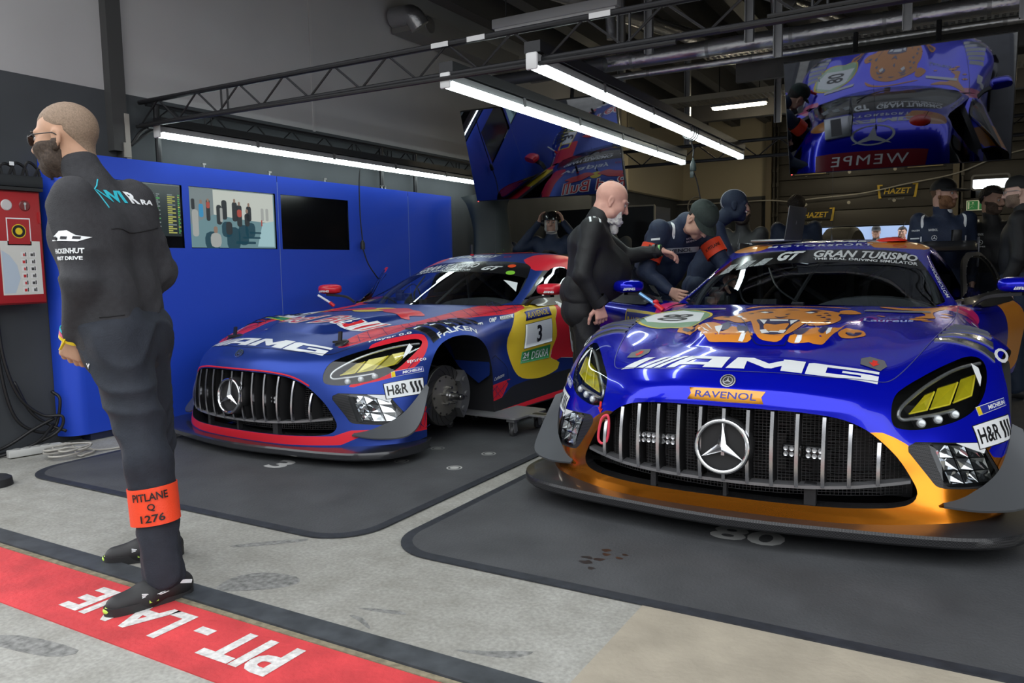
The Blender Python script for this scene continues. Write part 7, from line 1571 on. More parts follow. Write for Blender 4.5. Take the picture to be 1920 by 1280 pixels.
mb = MB(); w0 = Vector(J['wrL'])+Vector(lf)*.03; mb.bar(w0+Vector((0,0,-.005)), w0+Vector(f)*.03+Vector((0,0,-.05)), .014, .003); mb.build('wristband_tail', yellowd, J['body'])
ba = J['knL']*.62+J['anL']*.38; band(J, ba+v3(0,0,.0), J['knL'], .0765, 'calf_band', orange_band, .125, (('PITLANE', .026, .036, .112), ('Q', .026, .0, None), ('1276', .026, -.036, .075)), face=unit(v3(.75,-.66,0)), up=up)
print_on(J, (np.array([(-.008,.012),(-.003,.012),(.0,.004),(.005,.012),(.009,.010),(.002,-.002),(.002,-.014),(-.002,-.014),(-.002,-.002)]), [tuple(range(9))]), J['hipL']+v3(0,0,-.06)+f*.05, fr_, up, 'trouser_mark', white, on='tr')
mb = MB()
for n, sd in (('L', 1), ('R', 1)):
    a = J['an'+n]; d = unit(v3(J['ft'+n][0], J['ft'+n][1], 0)); x = np.cross(d, up); b = v3(a[0], a[1], a[2]-.09); P = lambda i, j, k: b+J['s']*(x*i+d*j+up*k)
    so_ = MB(); 
    O = [(.0,-.092),(.032,-.075),(.040,-.02),(.044,.06),(.047,.12),(.036,.175),(.004,.196),(-.030,.175),(-.042,.12),(-.040,.06),(-.038,-.02),(-.030,-.075)]; O = crc(O, 3)
    so_.prism([tuple(p) for p in O], b+v3(0,0,.002), x*J['s'], d*J['s'], (0,0,.030)); so_.build('sole', mat('sole_black', (.02,.02,.021), .6), J['body'])
    for e in (-1, 1):
        for k in range(3): s2 = MB(); s2.tube([P(e*(.040-.002*k), -.03+.012*k, .050), P(e*.046, .03+.012*k, .044+.004*k), P(e*.043, .09, .060-.006*k)], .0018, 5); s2.build('shoe_stripe', white, J['body'])
        s2 = MB(); s2.bar(P(e*.036,-.075,.055), P(e*.044,-.035,.068), .004, .012); s2.build('heel_flash', white, J['body']); s2 = MB(); s2.bar(P(e*.045,.04,.030), P(e*.047,.07,.030), .004, .010); s2.build('lime_flash', mat('lime', (.50,.75,.10), .5), J['body'])
    s2 = MB(); s2.ell(P(0,.185,.022), (.018,.014,.012), 10, 6); s2.build('toe_flash', mat('lime', (.50,.75,.10), .5), J['body'])
    for k in range(4): s2 = MB(); s2.tube([P(-.026,.035+.022*k,.075-.008*k), P(0,.042+.022*k,.089-.011*k), P(.026,.035+.022*k,.075-.008*k)], .003, 5); s2.build('lace', blackd, J['body'])

# ---- bald man between the cars, hand on the open door
hx = radians(-60); f = unit(v3(.86,.50,0)); r = v3(f[1], -f[0], 0)
J = standing(-2.17, 4.78, 0, 1.74); o = v3(-2.17, 4.78, 0)
def PP(a, b, c_): return o+r*a+f*b+v3(0,0,c_)
J.update(f=f, r=r, s=1.0, pelvis=PP(0,-.06,.93), belly=PP(0,.0,1.09), chest=PP(0,.0,1.25), neck=PP(0,.06,1.40), head=PP(0,.15,1.525), look=unit(f*.94+r*.05+v3(0,0,-.42)), up=unit(f*.42+v3(0,0,.9)), collar=.45, browm=('brow_grey', (.45,.40,.36), .8),
    shL=PP(-.20,.05,1.34), shR=PP(.21,.0,1.34), elR=PP(.30,-.08,1.05), wrR=PP(.27,.03,.86), hdR=unit(v3(0,0,-1)+f*.2), hnR=unit(r+f*.3), curlR=.6, elL=PP(-.28,.28,1.16), wrL=PP(-.16,.50,1.20), hdL=unit(f-r*-.25+v3(0,0,-.25)), hnL=v3(0,0,1), tsL=-1, curlL=.45)
for n, e in (('L', -1), ('R', 1)): J['hip'+n] = PP(.10*e,-.05,.92); J['kn'+n] = PP(.12*e,-.02,.48); J['an'+n] = PP(.13*e,-.05,.09); J['ft'+n] = f
J = person('bald man with white beard in black resting a hand on the car door', J, ('pink', (.62,.33,.26)), ('overall_top', blackc), ('trousers', blackc), q=.011, fat=.22, belly=.42, seed=7, hem=-.12, wr_amp=.005, headsc=1.08)
shell(J, 'white_beard', mat('beard_white', (.62,.60,.57), .85, noise=(120, .25)), lambda L: np.minimum(beardfn(-.062)(L), (.062-np.abs(L[:, 0]))/.02), .020, .008, 3)
mb = MB(); T = J['T']; mb.ell(T(0,.072,-.135), (.036,.030,.055), 14, 10); mb.V = [tuple(np.array(v)+.004*np.sin(np.array(v)*300)) for v in mb.V]; mb.build('beard_tip', mat('beard_white', (.62,.60,.57), .85, noise=(120, .25)), J['body'])
up = v3(0,0,1)
for k in (-.03, .03): print_on(J, (np.array([(-.006,-.055),(.006,-.055),(.006,.055),(-.006,.055)]), [(0,1,2,3)]), J['shR']*.8+J['neck']*.2+f*k+v3(0,0,.02), f, unit(up*.8-r*.6), 'shoulder_stripe', white)
print_on(J, fit_text('EX', .018, .04, bold=.03), J['shR']*.8+J['neck']*.2+v3(0,0,.02), f, unit(up*.8-r*.6), 'shoulder_text', white)
print_on(J, (np.array([(-.02,-.012),(.018,-.016),(.022,.004),(-.016,.010)]), [(0,1,2,3)]), J['belly']+r*.15+f*.20+v3(0,0,-.14), unit(f-r*.4), up, 'side_tab', white); print_on(J, fit_text('SPD', .026, .010, bold=.03), J['belly']+r*.15+f*.20+v3(0,0,-.143), unit(f-r*.4), up, 'side_tab_text', redd, lift=.004)
print_on(J, (np.array([(-.006,-.02),(.006,-.016),(.004,.02),(-.004,.018)]), [(0,1,2,3)]), J['chest']+f*.2+r*.02+v3(0,0,.0), r, up, 'chest_mark', white)
d = unit(J['elL']-J['wrL']); band(J, J['wrL']+d*-.005, J['elL'], .036, 'green_wristband', mat('band_green', (.25,.62,.20), .5), .014, parent=J['body'], face=r); band(J, J['wrL']+d*.03, J['elL'], .046, 'watch', rub_mat(), .022, parent=J['body'], face=r)
band(J, J['wrR']+v3(0,0,.02), J['elR'], .053, 'cuff', blackc, .05, parent=J['jo'], face=r)

# ---- crewman in a dark cap bending into the blue car
def bent(x, y, f, sc, lean, hz, label, **k):
    r = v3(f[1], -f[0], 0); o = v3(x, y, 0); P = lambda a, b, c_: o+sc*(r*a+f*b)+v3(0, 0, c_*sc); J = standing(x, y, 0, 1.78*sc)
    J.update(f=f, r=r, s=sc, pelvis=P(0,-.10,.95), belly=P(0,.03*lean+0,1.08), chest=P(0,.22*lean,1.24), neck=P(0,.38*lean,1.36))
    for n, e in (('L', -1), ('R', 1)): J['hip'+n] = P(.09*e,-.10,.93); J['kn'+n] = P(.10*e,.0,.5); J['an'+n] = P(.11*e,-.05,.09); J['ft'+n] = f
    J['P'] = P; return J
f = unit(v3(.80,-.45,0)); J = bent(-1.99, 5.62, f, 1.0, 1., 0, ''); P = J['P']; r = J['r']
J.update(chest=P(0,.16,1.27), neck=P(0,.30,1.395), head=P(0,.44,1.41), look=unit(f*.55+v3(0,0,-.85)), up=unit(f*.85+v3(0,0,.5)), shL=P(-.20,.24,1.36), shR=P(.20,.24,1.35), elR=P(.31,.22,1.06), wrR=P(.26,.42,.92), elL=P(-.26,.40,1.10), wrL=P(-.12,.55,1.0), hdR=unit(f+v3(0,0,-.3)), hdL=unit(f+v3(0,0,-.2)))
J = person('crewman in navy jacket, green black cap and orange armband bending into the blue car', J, ('fair', (.55,.32,.24)), ('jacket', navy), ('trousers', navy), q=.011, fat=.12, seed=9, wr_amp=.006, headsc=1.04)
cap_hat(J, mat('cap_dark_green', (.022,.032,.028), .8, noise=(60, .2)), peak=.8); shell(J, 'short_hair', hair_dk, hairfn(.05, -.055, .0), .003, .001)
a = J['shR']*.42+J['elR']*.58; band(J, a, J['elR'], .080, 'armband', orange_band, .115, (('PIT', .026, .028, .05), ('12', .024, -.034, .03)), face=unit(v3(.25,-.95,.0)), parent=J['jo'], up=(0,0,1))
print_on(J, (np.array([(-.016,-.016),(.016,-.016),(.016,.016),(-.016,.016)]), [(0,1,2,3)]), a+v3(-.05,-.06,0), unit(v3(.9,.2,0)), v3(0,0,1), 'armband_patch', blackd, lift=.012)
a = J['shL']*.42+J['elL']*.58; band(J, a, J['elL'], .078, 'armband', orange_band, .11, (('X PITLANE', .024, .0, .12),), face=unit(v3(.25,-.95,.0)), parent=J['jo'], up=(0,0,1))
cv = unit(v3(.31,-.95,0)); cr_ = v3(.95,.31,0)
print_on(J, (np.array([(-.14,-.022),(.16,-.002),(.16,.035),(-.14,.018)]), [(0,1,2,3)]), J['chest']*.6+J['belly']*.4+cr_*.06, cr_, v3(0,0,1), 'reflective_band', greyr); print_on(J, fit_text('RAVENOL', .22, .024, bold=.02), J['chest']*.6+J['belly']*.4+cr_*.06+v3(0,0,.008), unit(cr_+v3(0,0,.065)), v3(0,0,1), 'band_text', blackd, lift=.005)
for c_, w_ in ((J['shR']*.75+J['elR']*.25+v3(.0,0,0), .06), (J['shR']*.55+J['elR']*.45+v3(-.01,0,-.0), .08)): print_on(J, (np.array([(-w_/2,-.007),(w_/2,-.002),(w_/2,.012),(-w_/2,.007)]), [(0,1,2,3)]), c_, cr_, v3(0,0,1), 'sleeve_print', white)
print_on(J, crc([(-.012,.07),(.016,.05),(.018,-.02),(.008,-.05),(-.004,-.02),(.0,.03)], 3) if False else (crc([(-.012,.07),(.016,.05),(.018,-.02),(.008,-.05),(-.004,-.02),(.0,.03)], 3), [tuple(range(18))]), J['shR']+cr_*.09+v3(0,0,-.02), cr_, v3(0,0,1), 'shoulder_flash', white)
for k in range(2): print_on(J, fit_text('SPONSOR' if False else 'RAVENOL', .075, .014, bold=.02), J['chest']+cr_*.13+v3(0,0,.02-.022*k), unit(cr_+v3(0,0,.25)), v3(0,0,1), 'chest_print', white)
# ---- crewman in a navy balaclava behind him
J = standing(-1.88, 6.25, -62, 1.70, lean=.25); J['look'] = unit(v3(.93,.30,-.12)); J['head'] = J['head']+v3(.10,-.02,-.02); J['elR'] = J['elR']+J['f']*.18+v3(0,0,.05); J['wrR'] = J['wrR']+J['f']*.38+v3(0,0,.28); J['wrL'] = J['wrL']+J['f']*.36+v3(0,0,.30); J['elL'] = J['elL']+J['f']*.15; J['hdR'] = J['hdL'] = J['f']
J = person('crewman in a navy balaclava with pale seams leaning over the blue car roof', J, ('fair', (.55,.32,.24)), ('jacket', navy), ('trousers', navy), q=.014, seed=11, wr_amp=.005)
shell(J, 'balaclava', mat('balaclava_navy', (.012,.020,.042), .8, noise=(90, .15)), lambda L: np.where((L[:, 1] > .055) & (np.abs(L[:, 0]) < .05) & (L[:, 2] > -.052) & (L[:, 2] < .03), -1, np.minimum((L[:, 2]+.17)/.02, 1)), .009)
T = J['T']
for xo in (-.045, .045):
    mb = MB(); P_ = [T(xo*1.0, -.012+.105*cos(a), .030+.094*sin(a)) for a in np.linspace(.5, pi+.75, 20)]; mb.tube(P_, .0018, 5); mb.build('balaclava_seam', mat('seam_pale', (.5,.5,.5), .7), J['body'], angle=180)
for e in (-1, 1): print_on(J, (np.array([(-.10,-.01),(.10,-.01),(.10,.012),(-.10,.012)]), [(0,1,2,3)]), J['chest']-J['f']*.1+v3(0,0,.12-.05*(e > 0)), np.cross(v3(0,0,1), -J['f']), v3(0,0,1), 'reflective_band', greyr)
# ---- man in glasses
J = standing(-1.90, 7.80, 170, 1.71); J['look'] = unit(v3(.30,-.93,-.05)); 
J['wrL'] = J['wrL']+J['f']*.20+v3(0,0,.2); J['hdL'] = J['f']
J = person('man with glasses and a short beard in a black jacket between the cars', J, ('olive', (.45,.27,.19)), ('jacket', blackc), ('trousers', blackc), q=.014, seed=13)
shell(J, 'dark_hair', hair_dk, hairfn(.060, -.05, .02), .010, .003); shell(J, 'short_beard', mat('beard_dark', (.035,.024,.018), .85, noise=(150, .4)), beardfn(-.048), .004, .0015, 1); glasses(J, mat('frame_black', (.02,.018,.018), .3), glass_mat('spectacle', (.85,.87,.88), .08))
for k in range(2): print_on(J, fit_text('RAVENOL', .08, .015, bold=.02), J['chest']+J['r']*.10*(1 if k else -1)+J['f']*.1+v3(0,0,.03), -J['r'], v3(0,0,1), 'chest_print', white)
mb = MB(); h0 = J['chest']+J['f']*.0; P_ = [J['jk'].ray_cast(Vector(J['belly']+J['f']*.5+v3(0,0,z)), Vector(-J['f']))[0] for z in np.linspace(-.1,.32,9)]; mb.tube([p for p in P_ if p], .003, 6); mb.build('zip', mat('zip_grey', (.15,.15,.16), .4, .5), J['jo'], angle=180)
# ---- man seen from behind by the laptop
J = standing(-1.62, 9.0, 12, 1.82); J = person('dark haired man in navy seen from behind beyond the laptop', J, ('fair', (.55,.32,.24)), ('jacket', navy), ('trousers', navy), q=.017, seed=15); shell(J, 'dark_hair', mat('hair_brown', (.03,.021,.015), .7, noise=(120, .4)), hairfn(.05, -.06, .015), .014, .007)
# ---- man in a flat-peaked cap on the right
J = standing(-.19, 7.95, 185, 1.80); J['look'] = unit(v3(.88,-.42,-.03)); J = person('bearded crewman in navy suit and black peaked cap looking aside behind the rear wing', J, ('fair', (.58,.34,.26)), ('racing_suit', navy), ('trousers', navy), q=.013, fat=.06, seed=17)
cap_hat(J, mat('cap_black', (.010,.010,.011), .7), peak=1.15); shell(J, 'ginger_beard', mat('beard_ginger', (.20,.095,.045), .85, noise=(150, .35)), beardfn(-.046), .006, .002, 5); shell(J, 'short_hair', mat('hair_ginger', (.14,.075,.04), .8), hairfn(.05, -.05, -.005), .002, .001)
up = v3(0,0,1); R_ = -J['r']
FL = (crc([(-.012,.07),(.016,.05),(.018,-.02),(.008,-.05),(-.004,-.02),(.0,.03)], 3), [tuple(range(18))])
def suit_prints(J, star=True):
    R_ = -J['r']
    for e in (-1, 1):
        Q = (FL[0]*[e, 1], [FL[1][0][::e]]); print_on(J, Q, J['shL' if e > 0 else 'shR']+J['f']*.05+v3(0,0,-.02)+R_*(-.03*e), R_, up, 'shoulder_flash', white)
        print_on(J, (np.array([(-.005,-.09),(.005,-.09),(.005,.05),(-.005,.05)]), [(0,1,2,3)]), J['chest']+R_*.17*e+J['f']*.05+v3(0,0,-.06), R_, up, 'suit_stripe', white)
    print_on(J, fit_text('RAVENOL', .07, .02, bold=.02), J['chest']-R_*.08+J['f']*.1+v3(0,0,.045), R_, up, 'chest_print', white)
    if star:
        V, F = ring2(.07); print_on(J, (V*.045, F), J['chest']-R_*.07+J['f']*.1+v3(0,0,-.025), R_, up, 'chest_print', white); V, F = star2(.05); print_on(J, (V*.042, F), J['chest']-R_*.07+J['f']*.1+v3(0,0,-.025), R_, up, 'chest_print', white); V, F = amg_mesh(); print_on(J, (V*[.08,.012], F), J['chest']-R_*.07+J['f']*.1+v3(0,0,-.062), R_, up, 'chest_print', white)
    print_on(J, fit_text('FALKEN', .06, .014, bold=.02), J['shR']*.5+J['elR']*.5+v3(0,0,.06)+J['f']*.03, R_, up, 'sleeve_print', white); print_on(J, (np.array([(-.035,-.006),(.035,-.006),(.035,.006),(-.035,.006)]), [(0,1,2,3)]), J['shR']*.4+J['elR']*.6+v3(0,0,.02)+J['f']*.03, R_, up, 'sleeve_print', white)
suit_prints(J)
print_on(J, (np.array([(-.04,-.06),(.04,-.06),(.04,.06),(-.04,.06)]), [(0,1,2,3)]), J['chest']+R_*.10+J['f']*.1+v3(0,0,-.02), R_, up, 'chest_pocket', blackd)
band(J, J['neck']+v3(0,0,.035), J['neck']+v3(0,0,.2), .070, 'undershirt_collar', white, .03, parent=J['jo'], face=J['f'])
# ---- bearded man and man in a black cap at the right edge
J = standing(.19, 8.25, 170, 1.74); J['look'] = unit(v3(.75,-.6,-.12)); J = person('dark bearded crewman in black and white suit listening at the right', J, ('tan2', (.42,.25,.18)), ('racing_suit', blackc), ('trousers', navy), q=.015, seed=19); shell(J, 'dark_hair', hair_dk, hairfn(.055, -.05, .01), .012, .004); shell(J, 'stubble_beard', mat('beard_mid', (.07,.045,.032), .85, noise=(150, .4)), beardfn(-.045), .003, .001, 4); suit_prints(J)
J = standing(.37, 7.35, 78, 1.74); J['look'] = unit(v3(-.97,.15,-.05)); J['elR'] = J['elR']+v3(.03,0,.02); J = person('man in black sweatshirt, black cap and glasses at the right edge', J, ('pale', (.62,.40,.32)), ('sweatshirt', blackc), ('trousers', mat('trouser_blue', (.020,.032,.06), .75)), q=.014, fat=.12, seed=21)
cap_hat(J, mat('cap_black', (.010,.010,.011), .7), back=True, peak=.8); shell(J, 'stubble', stub, beardfn(-.05), .0015); glasses(J, mat('frame_steel', (.4,.4,.4), .3, .8), glass_mat('spectacle', (.85,.87,.88), .08))
# ---- crew beyond the car numbered 3
J = standing(-4.28, 8.35, 200, 1.73); f, r = J['f'], J['r']; J['look'] = unit(v3(.42,-.9,-.02))
for n, e in (('L', -1), ('R', 1)): J['el'+n] = J['sh'+n]+r*e*.22+f*.12+v3(0,0,-.10); J['wr'+n] = J['head']+r*e*.145+f*.02+v3(0,0,.0); J['hd'+n] = unit(v3(0,0,1)-r*e*.25); J['hn'+n] = r*e; J['ts'+n] = (1 if n == 'L' else -1)
J = person('crewman pulling a black helmet headset on with both hands behind the car numbered 3', J, ('fair', (.55,.32,.24)), ('jacket', navy), ('trousers', navy), q=.014, fat=.08, seed=23, wr_amp=.006)
shell(J, 'white_hood', mat('hood_white', (.55,.52,.48), .8), lambda L: np.where((L[:, 1] > .03) & (np.abs(L[:, 0]) < .052) & (L[:, 2] > -.105) & (L[:, 2] < .030), -1, np.minimum((L[:, 2]+.15)/.02, 1)), .006)
T = J['T']; hb = MB(); V = []; n_, k_ = 28, 8
for i in range(k_+1):
    t = pi/2*i/k_
    for j in range(n_): a = 2*pi*j/n_; V.append(T(.108*cos(a)*cos(t)**.7, -.012+.128*sin(a)*cos(t)**.7, .030+.115*sin(t)**.9))
hb.add(V, [(i*n_+j, i*n_+(j+1) % n_, (i+1)*n_+(j+1) % n_, (i+1)*n_+j) for i in range(k_) for j in range(n_)]); he = hb.build('helmet', mat('helmet_black', (.012,.012,.013), .18, coat=.5), J['body'], angle=180)
for e in (-1, 1): mb = MB(); mb.lathe([(.001,.03),(.03,.028),(.04,.01),(.04,-.012)], T(e*.095,-.005,-.005), tuple(J['R'][:, 0]*e), 18); mb.build('ear_cup', rub_mat(), he)
mb = MB(); mb.ell(T(-.115,.03,.01), (.008,.014,.02), 10, 6); mb.build('yellow_tag', yellowd, he); mb = MB(); mb.tube([T(.095,-.03,.09), T(.1,.0,.07), T(.11,.01,.03)], .004, 6); mb.build('silver_clip', white, he)
J = standing(-4.78, 8.25, 95, 1.66, lean=.15); J['look'] = unit(v3(-.55,-.55,-.6)); J['up'] = v3(-.3,-.3,.9); J = person('young dark haired crewman looking down behind the car numbered 3', J, ('fair', (.55,.32,.24)), ('jacket', navy), ('trousers', navy), q=.015, seed=25); shell(J, 'tousled_hair', hair_dk, hairfn(.035, -.05, .0), .026, .011, 6); print_on(J, (np.array([(-.05,-.012),(.05,-.012),(.05,.012),(-.05,.012)]), [(0,1,2,3)]), J['shR']+v3(.03,-.04,.0), unit(v3(.8,-.4,0)), up, 'shoulder_print', mat('pale_teal', (.3,.5,.55), .5))
J = standing(-3.93, 9.35, 30, 1.73); J = person('person in an olive cap seen from behind beyond the bald man', J, ('fair', (.55,.32,.24)), ('jacket', mat('jacket_grey', (.05,.055,.06), .75)), ('trousers', navy), q=.018, seed=27); cap_hat(J, mat('cap_olive', (.10,.085,.05), .8), back=True); shell(J, 'short_hair', hair_dk, hairfn(.05, -.05, .0), .003, .001)
# ---- onlookers outside under the raised door
J = standing(-2.12, 18.3, 175, 1.80); J = person('fair haired onlooker outside under the raised back door', J, ('pale2', (.68,.45,.36)), ('jacket', mat('jacket_pale', (.35,.33,.32), .8)), ('trousers', navy), q=.02, seed=29, hands=''); shell(J, 'fair_hair', mat('hair_fair', (.50,.38,.22), .7), hairfn(.05, -.09, -.06), .016, .004)
J = standing(-1.66, 18.2, 182, 1.80); J = person('onlooker in a black cap outside under the raised back door', J, ('fair', (.55,.32,.24)), ('jacket', mat('jacket_dark', (.04,.04,.045), .8)), ('trousers', navy), q=.02, seed=31, hands=''); cap_hat(J, mat('cap_black', (.010,.010,.011), .7))
J = standing(-1.18, 18.5, 170, 1.78); J = person('onlooker in a red top outside under the raised back door', J, ('fair', (.55,.32,.24)), ('jacket', mat('jacket_red', (.35,.05,.05), .8)), ('trousers', navy), q=.02, seed=33, hands=''); shell(J, 'dark_hair', hair_dk, hairfn(.05, -.05, .0), .01, .003)
# ------------------------------------------------------------------ small things standing about
# wheel skate under the car numbered 3
zc = mat('skate_zinc', (.42,.42,.43), .35, .7); rubw = mat('caster_rubber', (.05,.05,.052), .5)
k = empty('wheel_skate', (-2.78, 4.50, 0), radians(-4), 'zinc wheel skate on casters under the side of the car numbered 3', 'dolly')
mb = MB(); o = rrect(.66, .40, .05); mb.prism(o, (0, 0, .125), (1, 0, 0), (0, 1, 0), (0, 0, .012)); mb.build('skate_plate', zc, k, smooth=False)
mb = MB(); mb.prism(rrect(.17, .10, .02), (.37, 0, .128), (1, 0, 0), (0, 1, 0), (0, 0, .012)); mb.build('handle_plate', zc, k, smooth=False); mb = MB(); mb.prism(rrect(.10, .05, .015), (.385, 0, .1405), (1, 0, 0), (0, 1, 0), (0, 0, .001)); mb.build('handle_slot', rub_mat(), k, smooth=False)
for x in (-.27, .27):
    for y in (-.15, .15):
        mb = MB(); mb.box((x, y, .112), (.06, .06, .016)); mb.bar((x-.017, y, .10), (x-.017, y+.01, .035), .005, .04, (0, 1, 0)); mb.bar((x+.017, y, .10), (x+.017, y+.01, .035), .005, .04, (0, 1, 0)); mb.build('caster_fork', zc, k, smooth=False)
        mb = MB(); mb.lathe([(.012, -.013), (.034, -.013), (.038, -.006), (.038, .006), (.034, .013), (.012, .013)], (x, y+.01, .038), (1, 0, 0), 20); mb.build('caster_wheel', rubw, k); mb = MB(); mb.cyl((x-.016, y+.01, .038), (x+.016, y+.01, .038), .012, n=10); mb.build('caster_hub', zc, k)
for x, y in ((-4.35, 4.2), (-3.0, 6.75), (-4.5, 6.75)):
    q = dup(k); q.location = (x, y, 0); q['label'] = {4.2: 'zinc wheel skate under the far front corner of the car numbered 3'}.get(y, 'zinc wheel skate under a rear corner of the car numbered 3'); q['group'] = 'wheel skates'
k['group'] = 'wheel skates'
# painted liner in the empty wheel arch
for V_ in [[(.50,1.455,.72),(.95,1.45,.62),(.95,1.462,.42),(.86,1.468,.36),(.70,1.47,.46),(.58,1.465,.60)]]:
    mb = MB(); mb.prism([(x, z) for x, y, z in V_], (0, 1.452, 0), (1, 0, 0), (0, 0, 1), (0, .006, 0)); mb.build('arch_liner_panel', mat('satin_blue', (.022,.055,.30)), CAR3.root, smooth=False)
# dark seat shell hung on its stand at the end of the partition
t = empty('seat_shell', (-4.66, 7.50, 1.1), radians(25), 'dark racing seat shell propped up at the far end of the blue partition', 'seat')
P = np.array([[(-.28,-.02,.78),(-.10,-.10,.80),(.10,-.10,.80),(.26,-.02,.74)],[(-.20,-.06,.66),(-.10,-.12,.68),(.10,-.12,.68),(.24,-.04,.64)],[(-.15,-.02,.40),(-.10,-.10,.42),(.12,-.10,.42),(.26,.0,.40)],[(-.15,-.06,.12),(-.10,-.14,.14),(.14,-.14,.14),(.27,-.02,.12)],[(-.20,-.14,-.04),(-.14,-.26,-.02),(.14,-.26,-.02),(.25,-.12,-.04)],[(-.22,-.16,-.18),(-.16,-.28,-.16),(.14,-.26,-.16),(.22,-.12,-.18)]]); G_ = cr(P, 6); G_ = np.swapaxes(cr(np.swapaxes(G_, 0, 1), 6), 0, 1); n0, n1 = G_.shape[:2]
V = G_.reshape(-1, 3); V2 = V+np.array([0, .06, 0]); F = [(i*n1+j, i*n1+j+1, (i+1)*n1+j+1, (i+1)*n1+j) for i in range(n0-1) for j in range(n1-1)]; o_ = len(V); F += [tuple(x+o_ for x in f_[::-1]) for f_ in F]
E_ = [(0, j) for j in range(n1)]+[(i, n1-1) for i in range(1, n0)]+[(n0-1, j) for j in range(n1-2, -1, -1)]+[(i, 0) for i in range(n0-2, 0, -1)]; E_ = [i*n1+j for i, j in E_]; F += [(E_[a], E_[a-1], E_[a-1]+o_, E_[a]+o_) for a in range(len(E_))]
meshobj('shell_body', np.concatenate([V, V2]), F, mat('seat_dark', (.012,.018,.018), .55), t, angle=60)
mb = MB(); mb.add([(.13,-.115,.12),(.20,-.085,.13),(.20,-.088,.19),(.13,-.118,.18)], [(0, 1, 2, 3)]); mb.build('green_label', mat('label_green', (.02,.45,.05), .5), t, smooth=False)
mb = MB(); mb.cyl((0, .05, .3), (0, .09, -1.08), .03, n=10); mb.box((0, .06, -1.08), (.4, .35, .03)); mb.build('stand', rub_mat(), t)
# open laptop on the roof of the blue car
lp = empty('laptop', (-1.06, 5.79, 1.249), radians(-99), 'open silver laptop standing on the roof of the blue car', 'laptop'); al = mat('laptop_silver', (.42,.43,.45), .35, .6)
mb = MB(); mb.box((0, -.12, .008), (.34, .24, .014), bev=.004); mb.build('laptop_base', al, lp); mb = MB(); mb.box((0, -.13, .0155), (.28, .10, .001)); mb.build('keyboard', rub_mat(), lp, smooth=False)
sc_ = empty('laptop_screen'); sc_.parent = lp; sc_.location = (0, .0, .012); sc_.rotation_euler = (radians(-8), 0, 0)
mb = MB(); mb.box((0, 0, .115), (.34, .008, .23), bev=.003); mb.build('screen_lid', mat('laptop_lid', (.085,.087,.09), .4, .4), sc_); mb = MB(); mb.box((0, -.0045, .115), (.32, .001, .205)); mb.build('screen_panel', mat('screen_black', (.004,.004,.005), .12), sc_, smooth=False); mb = MB(); V, F = disc2(14); place2d(V*[.018, .03], F, (0, .0048, .12), (-1, 0, 0), (0, 0, 1), mb); mb.build('lid_mark', mat('mark_grey', (.3,.3,.31), .3, .5), sc_, smooth=False)
# tyres waiting at the back
tb = mat('tyre_blanket', (.045,.040,.028), .6, noise=(5, .3)); tk = mat('tyre', (.018,.018,.019), .75)
def tyre_lying(x, y, z, label, axis=(1, .35, 0), txt=None):
    t = empty('tyre_warmer', (x, y, z), 0, label, 'tyre', 'race tyres in blankets at the back'); a = Vector(axis).normalized()
    mb = MB(); mb.lathe([(.20,-.17),(.31,-.17),(.345,-.14),(.35,0),(.345,.14),(.31,.17),(.20,.17)], (0, 0, 0), a, 32); mb.build('blanket', tb, t); mb = MB(); mb.lathe([(.20,.165),(.19,.10),(.19,-.10),(.20,-.165)], (0, 0, 0), a, 28); mb.build('rim_hollow', tk, t)
    if txt:
        for k_, (s_, w_) in enumerate(txt):
            V, F = fit_text(s_, w_, .055, bold=.0); V, F = grid_cut(V, F, .03); b = Vector((0, 0, 1)); d = a.cross(b)*-1; P_ = []
            for u_, v_ in V: th = v_/.352+.35-.24*k_; P_.append(a*float(u_)+(Vector((a.y, -a.x, 0))*cos(th)+b*sin(th))*.354)
            meshobj('chalk_writing', P_, F, mat('chalk', (.28,.29,.28), .8), t, smooth=False)
    return t
tyre_lying(-3.02, 9.3, 1.10, 'blanketed race tyre marked 202 on the rack behind the bald man', (1, -.25, 0), (('S-202', .26), ('Mrd', .15))); tyre_lying(-1.78, 9.6, 1.13, 'blanketed race tyre on the rack left of the laptop', (1, -.2, 0)); tyre_lying(-1.22, 9.6, 1.13, 'blanketed race tyre on the rack right of the laptop', (1, -.2, 0)); tyre_lying(-2.6, 9.5, 1.02, 'blanketed race tyre on the rack between the crewmen', (1, -.25, 0))
rk = empty('tyre_rack', (-2.1, 9.45, 0), 0, 'dark steel rack carrying the blanketed race tyres', 'rack'); rm = mat('rack_steel', (.10,.095,.08), .45, .5)
for x in (-1.35, -.2, 1.25):
    for y in (-.28, .28): mb = MB(); mb.cyl((x, y, 0), (x, y, .80), .02, n=8); mb.build('rack_leg', rm, rk)
for z in (.30, .72):
    for y in (-.24, .24): mb = MB(); mb.cyl((-1.4, y, z), (1.3, y, z), .02, n=8); mb.build('rack_rail', rm, rk)
